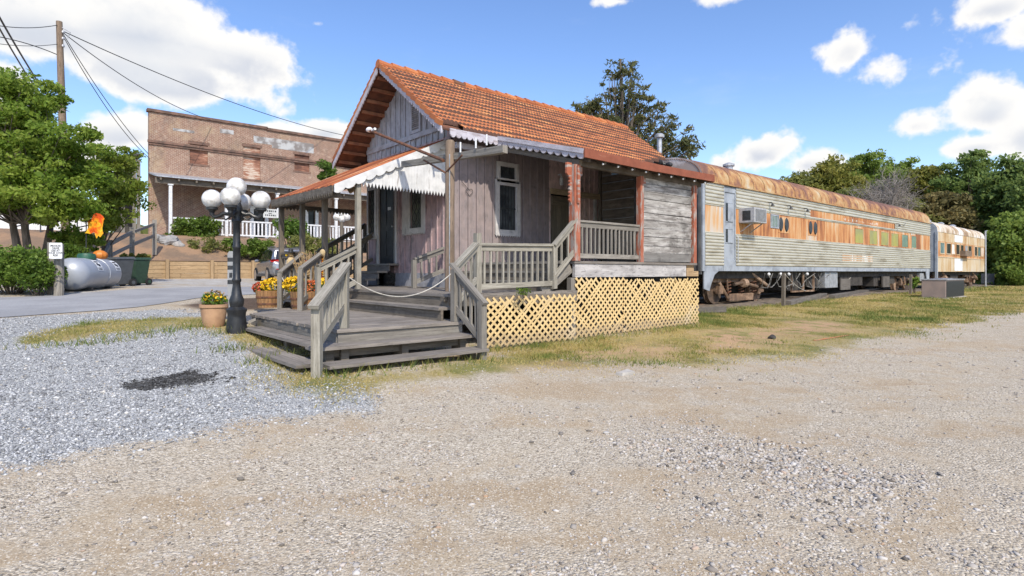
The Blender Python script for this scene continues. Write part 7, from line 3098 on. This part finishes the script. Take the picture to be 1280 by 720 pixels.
def tree(name, label, cat, base, z0, envs, ntips, per, clr, leaf, mat, seed, trunk_r=.2, trunk_top=None, bark='bark', group=None, branch_r=.05, lean=(0, 0), stems=1, aspect=.55, flatness=.6, bare=False, low=.25):
    """envs: list of (centre xyz, (rx,ry,rz), weight); clumps of leaves hang on limbs that grow from the trunk"""
    r_ = random.Random(seed)
    t = thing(name, label, cat, (base[0], base[1], z0), group)
    zt = trunk_top if trunk_top is not None else max(c[2] for c, _, _ in envs)
    tr = MB()
    lines = []
    for s in range(stems):
        a = 6.28 * s / max(1, stems) + r_.random()
        off = .35 if stems > 1 else 0
        pts = []
        for i in range(7):
            f = i / 6
            pts.append(Vector((base[0] + lean[0] * f + off * math.cos(a) * (.4 + 2.4 * f) + .06 * r_.uniform(-1, 1) * (zt - z0) * .15, base[1] + lean[1] * f + off * math.sin(a) * (.4 + 2.4 * f), z0 - .1 + (zt - z0) * f)))
        tr.tube(pts, [trunk_r * (1.25 if i == 0 else 1 - .13 * i) * (1 if stems == 1 else .7) for i in range(7)], 9)
        lines.append(pts)
    tr.build('trunk', M[bark], t)
    br = MB()
    clumps = []
    tot = sum(e[2] for e in envs)
    for (c, rad, wgt) in envs:
        for i in range(max(1, int(ntips * wgt / tot))):
            d = Vector((r_.gauss(0, 1), r_.gauss(0, 1), r_.gauss(0, 1))).normalized()
            k_ = (r_.random() ** .45) * .95
            tip = Vector((c[0] + d.x * rad[0] * k_, c[1] + d.y * rad[1] * k_, c[2] + d.z * rad[2] * k_))
            ln_ = r_.choice(lines)
            zf = (tip.z - z0) * r_.uniform(.35, .75)
            zf = min(max(zf, (zt - z0) * low), (zt - z0) * .97)
            f = zf / (zt - z0) * 6
            i0 = min(5, int(f))
            st = ln_[i0].lerp(ln_[i0 + 1], f - i0)
            mid = st.lerp(tip, .5) + Vector((r_.uniform(-.1, .1), r_.uniform(-.1, .1), r_.uniform(.0, .22))) * (tip - st).length * .5
            br.tube([st, st.lerp(mid, .6), mid, mid.lerp(tip, .6), tip], [branch_r, branch_r * .8, branch_r * .6, branch_r * .4, branch_r * .15], 5, False)
            if bare:
                for q in range(per):
                    s2 = mid.lerp(tip, r_.random())
                    e2 = s2 + Vector((r_.gauss(0, 1), r_.gauss(0, 1), r_.gauss(.5, .8))).normalized() * clr * r_.uniform(.5, 1.3)
                    br.tube([s2, s2.lerp(e2, .5) + Vector((r_.uniform(-.1, .1),) * 3), e2], [branch_r * .35, branch_r * .25, branch_r * .1], 3, False)
            cr = clr * r_.uniform(.6, 1.35)
            clumps.append((tuple(tip), (cr, cr, cr * flatness), int(per * r_.uniform(.6, 1.4)), r_.uniform(.35, 1.0)))
            if r_.random() < .6:
                q = mid.lerp(tip, .5)
                clumps.append((tuple(q), (cr * .7, cr * .7, cr * .5), int(per * .5), r_.uniform(.25, .8)))
    br.build('limb', M[bark], t)
    if not bare:
        leaf_cloud('crown', mat, clumps, leaf, t, seed=seed, aspect=aspect, shell=.15)
    return t


# big tree on the left
D_ = 20.5
def env(px_, py_, d, rp, rz, wgt):
    x, y = at_d(px_, d)
    k_ = d / FPX
    return ((x, y, zpix(py_, x, y)), (rp * k_, rp * k_ * .9, rz * k_), wgt)


tb_ = at_d(42, D_)
tree('leafy_tree', 'big bright green leafy tree at the left edge beside the utility pole', 'tree', tb_, gz(*tb_), [env(22, 150, D_, 66, 64, 1.0), env(68, 195, D_ - .5, 66, 62, .9), env(-20, 200, D_, 80, 70, .6), env(30, 232, D_ - 1, 80, 28, .45), env(5, 262, D_ - 1, 55, 22, .3), env(85, 258, D_ - 1, 48, 22, .3), env(35, 120, D_, 48, 38, .35)],
     225, 165, .46, .068, G_NEAR, 5, .24, zpix(200, *tb_), stems=3, branch_r=.032, low=.5)
tb2 = at_d(128, 24)
tree('leafy_tree', 'smaller yellow-green tree leaning right in front of the brick building', 'tree', tb2, bank_z(*tb2) if tb2[1] > 35 else gz(*tb2), [env(135, 205, 24, 38, 34, 1), env(155, 245, 23.5, 28, 28, .8), env(140, 272, 23.5, 30, 14, .3)],
     64, 105, .42, .07, leafmat('yellowish_green_leaves', [(0.09, 0.13, 0.016), (0.16, 0.22, 0.03), (0.24, 0.29, 0.05)], .45), 8, .10, zpix(240, *tb2), branch_r=.03)
tb3 = at_d(100, 22)
tree('leafy_shrub', 'leggy green shrub growing around the foot of the utility pole', 'shrub', tb3, gz(*tb3), [env(95, 305, 22, 20, 16, 1), env(112, 300, 21, 18, 14, .7), env(80, 298, 21, 12, 18, .5)], 24, 150, .30, .055, G_NEAR, 9, .04, zpix(310, *tb3), branch_r=.02)


def shrub(label, px_, py_, d, rp, rz, n, mat, seed, leaf=.05, cat='shrub', zb=None):
    x, y = at_d(px_, d)
    z0 = zb if zb is not None else (bank_z(x, y) if y > 35.2 else gz(x, y))
    k_ = d / FPX
    zc_ = zpix(py_, x, y)
    r_ = random.Random(seed)
    t = thing('shrub', label, cat, (x, y, z0))
    cl = []
    st = MB()
    nb = max(10, int(n / 110))
    for i in range(nb):
        a, b = r_.uniform(0, 6.28), r_.random() ** .5
        ph = r_.uniform(-1, 1)
        q = (1 - ph * ph) ** .5
        c = Vector((x + rp * k_ * .78 * b * math.cos(a), y + rp * k_ * .7 * b * math.sin(a), zc_ + rz * k_ * .7 * ph * (1 - .4 * b)))
        s = .26 * min(rp, rz) * k_ * r_.uniform(.8, 1.5) + .06
        cl.append((tuple(c), (s * 1.2, s * 1.2, s), int(n / nb), r_.uniform(.1, .9)))
        st.tube([(x + (c.x - x) * .2, y + (c.y - y) * .2, z0 - .05), (x + (c.x - x) * .6, y + (c.y - y) * .6, (z0 + c.z) / 2), tuple(c)], [k_ * .35, k_ * .25, k_ * .1], 4, False)
    st.build('stem', M['bark'], t)
    leaf_cloud('foliage', mat, cl, leaf, t, seed=seed, shell=.3)


G_HEDGE = leafmat('fresh_green_hedge_leaves', [(0.05, 0.09, 0.012), (0.10, 0.17, 0.022), (0.17, 0.245, 0.04)], .35)
shrub('broad green hedge bush at the left edge below the big tree', 15, 335, 15.6, 50, 34, 9000, G_HEDGE, 41, .045)
shrub('green bush pressed against the private drive sign posts', 48, 342, 15.2, 28, 26, 4200, G_HEDGE, 42, .04)
shrub('lush green bush behind the posts of the private drive sign', 84, 322, 19, 22, 18, 2200, G_HEDGE, 43, .05)
shrub('bright green bush before the white porch just left of the lamp globes', 247, 287, 36.6, 30, 21, 4600, leafmat('bright_bush_leaves', [(0.05, 0.09, 0.012), (0.10, 0.165, 0.022), (0.165, 0.23, 0.035)], .3), 44, .085)
shrub('sparse olive bush under the bright one on the bank', 262, 308, 34.6, 28, 17, 1900, G_OLIVE, 45, .075)
shrub('bright low plants on the bank behind the silver car', 312, 310, 34.3, 36, 17, 3400, leafmat('lime_plants', [(0.06, 0.105, 0.014), (0.115, 0.18, 0.025), (0.17, 0.24, 0.045)], .35), 46, .085)
shrub('round green bush in front of the white railing seen through the porch', 366, 288, 36.5, 22, 20, 3200, leafmat('round_bush_leaves', [(0.05, 0.10, 0.014), (0.09, 0.165, 0.024), (0.15, 0.225, 0.04)], .32), 47, .08)
shrub('ragged olive growth on the bank behind the dark porch posts', 398, 305, 34.6, 44, 19, 3000, G_OLIVE, 48, .085)
shrub('green bush climbing beside the porch roof before the brick wall', 410, 214, 38, 16, 16, 1500, leafmat('gable_bush_leaves', [(0.04, 0.085, 0.012), (0.08, 0.15, 0.022), (0.14, 0.21, 0.04)], .32), 49, .09)
shrub('yellow-green ground plants above the wheelie bins', 166, 322, 27, 22, 5, 1200, G_YEL, 50, .06)
shrub('low green plants at the left foot of the white porch', 204, 298, 36, 12, 10, 900, G_HEDGE, 51, .08)
shrub('small weeds growing between the fluted coach and the rope post', 1143, 353, 28, 5, 9, 300, G_HEDGE, 52, .07)
shrub('vine tuft growing on the deck edge above the lower lattice', 655, 364, 9.6, 11, 3, 150, G_HEDGE, 53, .020, 'vine', zb=D2 - .04)

# pine behind the roof
pb_ = at_d(776, 38)
def pine_env():
    out = []
    for (px_, py_, rp, rz, wgt) in ((780, 92, 26, 20, .6), (772, 122, 44, 22, 1.0), (752, 150, 32, 20, .6), (808, 138, 34, 24, .8), (780, 165, 55, 25, 1.0), (838, 168, 30, 26, 1.0), (856, 186, 20, 16, .6), (728, 138, 18, 14, .4), (742, 132, 16, 10, .3), (815, 195, 45, 22, .8)):
        out.append(env(px_, py_, 38, rp, rz, wgt))
    return out
tree('pine_tree', 'tall open-crowned pine rising behind the orange tile roof', 'tree', pb_, gz(*pb_), pine_env(), 250, 24, .46, .165, G_PINE, 61, .26, zpix(72, *pb_), branch_r=.06, aspect=.28, flatness=.5)

# wood on the right, every tree on its own
WOOD = [  # px, top, d, half width px, base py, mat, label, seed
    (1000, 214, 64, 34, 'olive', 'yellow-olive tree furthest left of the wood behind the coach roof'),
    (1042, 196, 63, 36, 'yel', 'light yellow-green tree rising left of the bare twiggy tree'),
    (1082, 187, 66, 40, 'near', 'rounded green tree, highest in the left half of the wood'),
    (1128, 194, 68, 36, 'near', 'green tree behind the bare twiggy tree'),
    (1158, 207, 62, 26, 'yel', 'yellow-tinged tree above the joint of the two coaches'),
    (1212, 190, 58, 46, 'dark', 'tall dark green tree behind the cream coach'),
    (1262, 196, 52, 40, 'dark', 'large dark green tree at the right edge of the wood'),
    (1180, 238, 54, 34, 'brown', 'brownish olive tree just above the cream coach roof'),
    (1215, 262, 56, 40, 'olive', 'dull olive tree low behind the cream coach'),
    (1268, 268, 46, 36, 'near', 'mid green tree low at the right edge'),
    (1310, 210, 48, 46, 'dark', 'dark tree cut by the right edge of the photo'),
    (1060, 236, 56, 40, 'olive', 'lower olive tree behind the rusty coach roof'),
    (1130, 246, 55, 34, 'olive', 'low grey-olive tree behind the rear of the fluted coach'),
]
mats_ = dict(olive=G_OLIVE, yel=G_YEL, near=leafmat('wood_green_leaves', [(0.090, 0.138, 0.026), (0.156, 0.228, 0.043), (0.228, 0.300, 0.066)], .42), dark=G_DARK, brown=G_BROWN)
for i, (px_, py_, d, rp, mk, lab) in enumerate(WOOD):
    x, y = at_d(px_, d)
    z0 = gz(x, y)
    k_ = d / FPX
    htop = zpix(py_, x, y)
    H = (htop - z0) / k_
    e_ = [env(px_, py_ + rp * .55, d, rp * .72, rp * .55, .8), env(px_ - rp * .4, py_ + rp * 1.1, d, rp * .7, rp * .6, .8), env(px_ + rp * .45, py_ + rp * 1.15, d - 1, rp * .7, rp * .6, .8),
          env(px_, py_ + rp * 1.9, d, rp * 1.0, rp * .7, .9)]
    if px_ > 1165:
        e_.append(env(px_, py_ + rp * 2.6, d, rp * 1.1, rp * .7, .9))
    tree('woodland_tree', lab, 'tree', (x, y), z0, e_, 150, 120, .92, .165, mats_[mk], 70 + i, .28, htop - 1.2, branch_r=.07, group='trees of the wood behind the coaches')
x, y = at_d(1112, 52)
tree('bare_tree', 'leafless grey twiggy tree in the middle of the wood', 'tree', (x, y), gz(x, y), [env(1108, 240, 52, 46, 26, 1)], 70, 26, 1.3, .2, G_OLIVE, 95, .14, zpix(215, x, y), bark='twig', branch_r=.05, bare=True)
# understory at the wood's edge on the right
for i, (px_, py_, d, rp, rz, mk, lab) in enumerate(((1255, 325, 50, 26, 22, 'dark', 'dark shrubs right of the thin metal pole'), (1288, 330, 46, 26, 24, 'dark', 'dark undergrowth cut by the right edge'), (1268, 346, 44, 16, 10, 'near', 'small bright bush low at the right edge'),
                                              (1222, 318, 58, 24, 24, 'dark', 'dark undergrowth behind the end of the cream coach'), (1150, 330, 58, 26, 20, 'dark', 'dark undergrowth in the gap between the two coaches'), (1190, 320, 58, 26, 26, 'dark', 'dark undergrowth hidden behind the cream coach'))):
    shrub(lab, px_, py_, d, rp, rz, 2600, mats_[mk], 110 + i, .19)
# far wood that closes the horizon all round as one mass
def far_wood():
    g = np.random.default_rng(3)
    cl = []
    r_ = random.Random(5)
    for i in range(330):
        a = r_.uniform(-1.25, 2.2)
        d = r_.uniform(95, 150)
        x, y = FX * d * math.cos(a) + RX * d * math.sin(a), FY * d * math.cos(a) + RY * d * math.sin(a)
        h = r_.uniform(2, 8.5)
        cl.append(((x, y, gz(x, y) + h * .5), (4.5, 4.5, h * .6), 110, r_.uniform(.1, .8)))
    o_ = leaf_cloud('far_woodland', G_OLIVE, cl, .9, None, (0, 0, 0), seed=77)
    tag(o_, 'far green woodland along the horizon', 'woodland', kind='stuff')


far_wood()

# ------------------------------------------------------------------ grass, gravel, leaf litter
G_GRASS = leafmat('dry_and_green_grass_blades', [(0.46, 0.37, 0.155), (0.38, 0.31, 0.11), (0.26, 0.25, 0.07), (0.15, 0.19, 0.045), (0.09, 0.145, 0.03)], .3, .7)


def grass(n, x0, x1, y0, y1, hmin, hmax, wid, seed):
    g = np.random.default_rng(seed)
    X, Y = g.uniform(x0, x1, n), g.uniform(y0, y1, n)
    _, gr, bare, mul, _, _ = zones(X, Y)
    pat = fnoise(X, Y, .55, 31)
    pat2 = fnoise(X, Y, 2.2, 32)
    halo = np.clip(.5 + (inside_dist(P_STRIP, X, Y) + .55) / 1.4, 0, 1) * .16
    gr = np.maximum(gr, halo * (fnoise(X, Y, 1.8, 77) > .5))
    keep = g.random(n) < gr * (1 - .93 * np.clip(bare * 1.3, 0, 1)) * (1 - mul) * np.clip((pat2 - .2) * 3.6, .3, 1)
    # keep decks, lattice and track clear
    keep &= ~((X > 3.05) & (X < 5.0) & (Y > 7.0) & (Y < 13)) & ~((Y > 7.42) & (X > 4.9) & (X < 12.2)) & ~((Y > 9.9) & (X > 13))
    X, Y, pat, pat2 = X[keep], Y[keep], pat[keep], pat2[keep]
    m = len(X)
    green = np.clip((pat - .44) * 2.4 + .10 + (pat2 - .5) * 1.2 + g.normal(0, .16, m), 0, 1)
    near = np.clip(1 - np.abs(Y - 7.2) / .7, 0, 1) * ((X > 5) & (X < 12.3))
    green = np.clip(green + near * .25, 0, 1)
    Z = ground_np(X, Y)
    h = g.uniform(hmin, hmax, m) * (.6 + .9 * green) * (1 + .5 * near)
    a = g.uniform(0, 6.283, m)
    ln = g.uniform(.1, 1.0, m) * h
    w_ = wid * g.uniform(.7, 1.4, m)
    dx, dy = np.cos(a), np.sin(a)
    b = g.uniform(0, 6.283, m)
    base = np.stack([X, Y, Z - .005], 1)
    s = np.stack([dx * w_ * .5, dy * w_ * .5, np.zeros(m)], 1)
    tip = base + np.stack([np.cos(b) * ln, np.sin(b) * ln, h], 1)
    V = np.stack([base - s, base + s, tip], 1).reshape(-1, 3)
    return V, np.arange(3 * m).reshape(m, 3), green


parts_ = [grass(260000, 0, 16, 5.0, 14, .015, .055, .011, 1), grass(200000, 5, 26, 1.0, 10, .015, .06, .014, 2), grass(90000, 16, 46, 0.5, 11, .025, .09, .026, 3), grass(30000, 40, 70, -2, 14, .05, .14, .06, 4)]
Vs, Fs, Rs, o_ = [], [], [], 0
for V, F, R_g in parts_:
    Vs.append(V)
    Fs.append(F + o_)
    Rs.append(R_g)
    o_ += len(V)
go = np_mesh('grass', np.concatenate(Vs), np.concatenate(Fs), G_GRASS, np.concatenate(Rs))
tag(go, 'patchy short dry and green grass along the building and track', 'grass', kind='stuff')
# taller tufts against the timber and posts
def tufts():
    g = np.random.default_rng(9)
    P = []
    spots = [(2.75, 6.35, .25, 60), (3.6, 6.28, .5, 90), (4.6, 6.3, .4, 80), (2.35, 7.6, .2, 80), (2.3, 8.6, .25, 90), (2.45, 9.9, .3, 120), (2.25, 10.8, .35, 160), (5.3, 7.2, .3, 120), (6.6, 7.25, .5, 160), (8.2, 7.2, .6, 200), (10.2, 7.15, .8, 220), (11.9, 7.1, .6, 220), (13.5, 8.6, .8, 260), (15.5, 9.0, .9, 300), (18.5, 9.1, 1.0, 300), (23, 9.0, 1.3, 300), (.8, 10.2, .5, 200), (1.6, 10.6, .4, 160)]
    X, Y = [], []
    for (x, y, s, n) in spots:
        X.append(g.normal(x, s, n))
        Y.append(g.normal(y, .12, n))
    X, Y = np.concatenate(X), np.concatenate(Y)
    m = len(X)
    Z = ground_np(X, Y)
    h = g.uniform(.06, .17, m)
    a, b = g.uniform(0, 6.283, m), g.uniform(0, 6.283, m)
    base = np.stack([X, Y, Z - .01], 1)
    s = np.stack([np.cos(a), np.sin(a), 0 * a], 1) * .007
    tip = base + np.stack([np.cos(b) * h * .6, np.sin(b) * h * .6, h], 1)
    V = np.stack([base - s, base + s, tip], 1).reshape(-1, 3)
    o2 = np_mesh('grass_tufts', V, np.arange(3 * m).reshape(m, 3), G_GRASS, np.clip(g.normal(.75, .2, m), 0, 1))
    tag(o2, 'taller green tufts along the deck and lattice foot', 'grass', kind='stuff')


tufts()

ICO = []
_t = (1 + 5 ** .5) / 2
for a, b in ((-1, _t), (1, _t), (-1, -_t), (1, -_t)):
    ICO += [(a, b, 0)]
for a, b in ((-1, _t), (1, _t), (-1, -_t), (1, -_t)):
    ICO += [(0, a, b)]
for a, b in ((_t, -1), (_t, 1), (-_t, -1), (-_t, 1)):
    ICO += [(a, 0, b)]
ICO = np.array(ICO) / np.linalg.norm(ICO[0])
ICOF = np.array([(0, 11, 5), (0, 5, 1), (0, 1, 7), (0, 7, 10), (0, 10, 11), (1, 5, 9), (5, 11, 4), (11, 10, 2), (10, 7, 6), (7, 1, 8), (3, 9, 4), (3, 4, 2), (3, 2, 6), (3, 6, 8), (3, 8, 9), (4, 9, 5), (2, 4, 11), (6, 2, 10), (8, 6, 7), (9, 8, 1)])
OCT = np.array([(1, 0, 0), (-1, 0, 0), (0, 1, 0), (0, -1, 0), (0, 0, 1), (0, 0, -1)], float)
OCTF = np.array([(0, 2, 4), (2, 1, 4), (1, 3, 4), (3, 0, 4), (2, 0, 5), (1, 2, 5), (3, 1, 5), (0, 3, 5)])


def stones(name, X, Y, S, seed, mat, label, tmplV, tmplF, sink=.12):
    g = np.random.default_rng(seed)
    m, k_ = len(X), len(tmplV)
    V = np.repeat(tmplV[None], m, 0) * (1 + g.normal(0, .22, (m, k_, 1)))
    V = V * np.stack([g.uniform(.9, 1.6, m), g.uniform(.7, 1.1, m), g.uniform(.45, .8, m)], 1)[:, None, :] * S[:, None, None]
    a = g.uniform(0, 6.283, m)
    ti = g.normal(0, .35, m)
    c, s = np.cos(ti)[:, None], np.sin(ti)[:, None]
    y2, z2 = V[..., 1] * c - V[..., 2] * s, V[..., 1] * s + V[..., 2] * c
    c, s = np.cos(a)[:, None], np.sin(a)[:, None]
    x3, y3 = V[..., 0] * c - y2 * s, V[..., 0] * s + y2 * c
    Z = ground_np(X, Y) + ((fnoise(X, Y, 0.45, 3) - 0.5) * 0.05 * np.clip(np.hypot(X, Y) / 2, 0, 1) + (fnoise(X, Y, 2.4, 9) - 0.5) * 0.022) * np.clip((13.2 - Y) / 1.5, 0, 1)
    W_ = np.stack([x3 + X[:, None], y3 + Y[:, None], z2 + (Z + S * sink)[:, None]], 2).reshape(-1, 3)
    F = (tmplF[None] + (np.arange(m) * k_)[:, None, None]).reshape(-1, 3)
    r_ = np.repeat(g.random(m), len(tmplF))
    o2 = np_mesh(name, W_, F, mat, r_)
    tag(o2, label, 'gravel', kind='stuff')


def stone_mat(name, stops):
    m, T, bs, _ = mat_new(name)
    c = T.ramp(rnd_attr(T), stops)
    nz2 = T.noise(obj_vec(T), 60.0, 3.0, .6)
    c = T.mix(T.math('MULTIPLY', T.smooth(nz2, .5, .7), .35), c, (.18, .165, .15))
    T.link(c, bs.inputs['Base Color'])
    bs.inputs['Roughness'].default_value = .9
    return m


def scatter(n, d0, d1, seed, px0=-60, px1=1340):
    """even cover of the visible ground, a little denser close by"""
    g = np.random.default_rng(seed)
    d = d0 + (d1 - d0) * g.random(n) ** 1.25
    px_ = g.uniform(px0, px1, n)
    s = (px_ - 640) / FPX
    return (FX + RX * s) * d, (FY + RY * s) * d, g


S_TAN = stone_mat('crushed_lane_stones', [(0, (.11, .095, .08)), (.14, (.25, .22, .19)), (.35, (.36, .33, .295)), (.7, (.45, .415, .375)), (.93, (.53, .50, .465)), (1, (.38, .25, .16))])
S_BLUE = stone_mat('blue_grey_stones', [(0, (.105, .106, .11)), (.2, (.21, .215, .223)), (.5, (.335, .342, .355)), (.8, (.45, .457, .465)), (.96, (.62, .62, .61)), (1, (.42, .36, .28))])
X, Y, g = scatter(150000, 2.2, 10.5, 51)
blue, gr, bare, mul, lot, oil = zones(X, Y)
pile = np.clip(.5 + inside_dist(P_PILE, X, Y) / .8 + (fnoise(X, Y, 1.6, 66) - .5) * 2.0, 0, 1)
pale = np.clip(.5 + inside_dist(P_PALE, X, Y) / .8, 0, 1)
pt_ = np.clip((fnoise(X, Y, .9, 61) - .40) * 4.0, .12, 1) * np.clip((fnoise(X, Y, 3.0, 62) - .25) * 2.5, .15, 1)
keep = g.random(len(X)) < (1 - blue) * (1 - .85 * gr) * np.maximum(pt_ * (1 - .7 * pale), pile * .95)
X, Y, pl_ = X[keep], Y[keep], pile[keep]
S = np.exp(g.normal(math.log(.0044), .50, len(X))) * (1 + .75 * pl_)
S = np.clip(S, .002, .020)
stones('lane_gravel', X, Y, S, 52, S_TAN, 'loose pale crushed stones scattered over the dirt lane', ICO, ICOF)
X, Y, g = scatter(150000, 3.6, 13.5, 53, -40, 560)
blue, gr, bare, mul, lot, oil = zones(X, Y)
keep = (g.random(len(X)) < blue * (1 - .6 * gr) * .9)
X, Y = X[keep], Y[keep]
S = np.clip(np.exp(g.normal(math.log(.0072), .42, len(X))), .003, .022)
dirty = zones(X, Y)[5] > .35
stones('oily_gravel', X[dirty], Y[dirty], S[dirty], 57, stone_mat('oil_blackened_stones', [(0, (.012, .012, .012)), (.7, (.035, .034, .033)), (.9, (.09, .09, .09)), (1, (.26, .26, .26))]), 'oil-blackened stones of the dark stain on the parking bay', OCT, OCTF, .2)
X, Y, S = X[~dirty], Y[~dirty], S[~dirty]
stones('blue_gravel', X, Y, S, 54, S_BLUE, 'loose blue-grey railway stones of the parking bay', OCT, OCTF, .2)
# a few larger dark stones in the lane and single marks on the ground
X, Y, g = scatter(220, 3.6, 11.0, 55)
blue, gr, *_r = zones(X, Y)
keep = (blue < .2) & (gr < .75)
X, Y = X[keep], Y[keep]
S = np.clip(np.exp(g.normal(math.log(.014), .32, len(X))), .008, .026)
stones('larger_stones', X, Y, S, 56, stone_mat('dark_stones', [(0, (.14, .125, .11)), (.5, (.27, .245, .22)), (1, (.44, .42, .39))]), 'larger dark stones strewn over the lane', ICO, ICOF, .3)
x, y = unproj(781, 468)
w = MB()
w.box(x - .12, x + .12, y - .06, y + .06, gz(x, y) - .01, gz(x, y) + .045, jit=.015)
o = w.build('broken_brick', M['concrete'], None, (x, y, gz(x, y)))
tag(o, 'pale broken block lying at the edge of the grass below the lattice', 'block')
x, y = unproj(965, 424)
w = MB()
w.sphere((x, y, gz(x, y) + .03), .09, 9, 6, (1.2, .8, .6))
for k_, v_ in enumerate(w.v):
    q = Vector(v_)
    w.v[k_] = tuple(q + Vector((1, 1, 1)) * .03 * mnoise.noise(q * 9))
o = w.build('dark_rock', M['under'], None, (x, y, gz(x, y)))
tag(o, 'single dark rock on the bare patch of grass', 'rock')
a, b = unproj(1018, 427), unproj(1060, 420)
w = MB()
for i in range(10):
    p, q = (a[0] + (b[0] - a[0]) * i / 10, a[1] + (b[1] - a[1]) * i / 10), (a[0] + (b[0] - a[0]) * (i + 1.02) / 10, a[1] + (b[1] - a[1]) * (i + 1.02) / 10)
    k_ = .045 * (1 - .35 * abs(math.sin(i * 1.9)))
    w.add([(p[0], p[1] - k_, gz(*p) + .022), (q[0], q[1] - k_, gz(*q) + .022), (q[0], q[1] + k_, gz(*q) + .022), (p[0], p[1] + k_, gz(*p) + .022)], [(0, 1, 2, 3)])
o = w.build('orange_paint_mark', nmat('orange_marking_paint', (.55, .17, .06), (.42, .26, .14), 14, .9), None, (a[0], a[1], gz(*a)))
tag(o, 'streak of orange marking paint across the edge of the grass', 'paint mark')
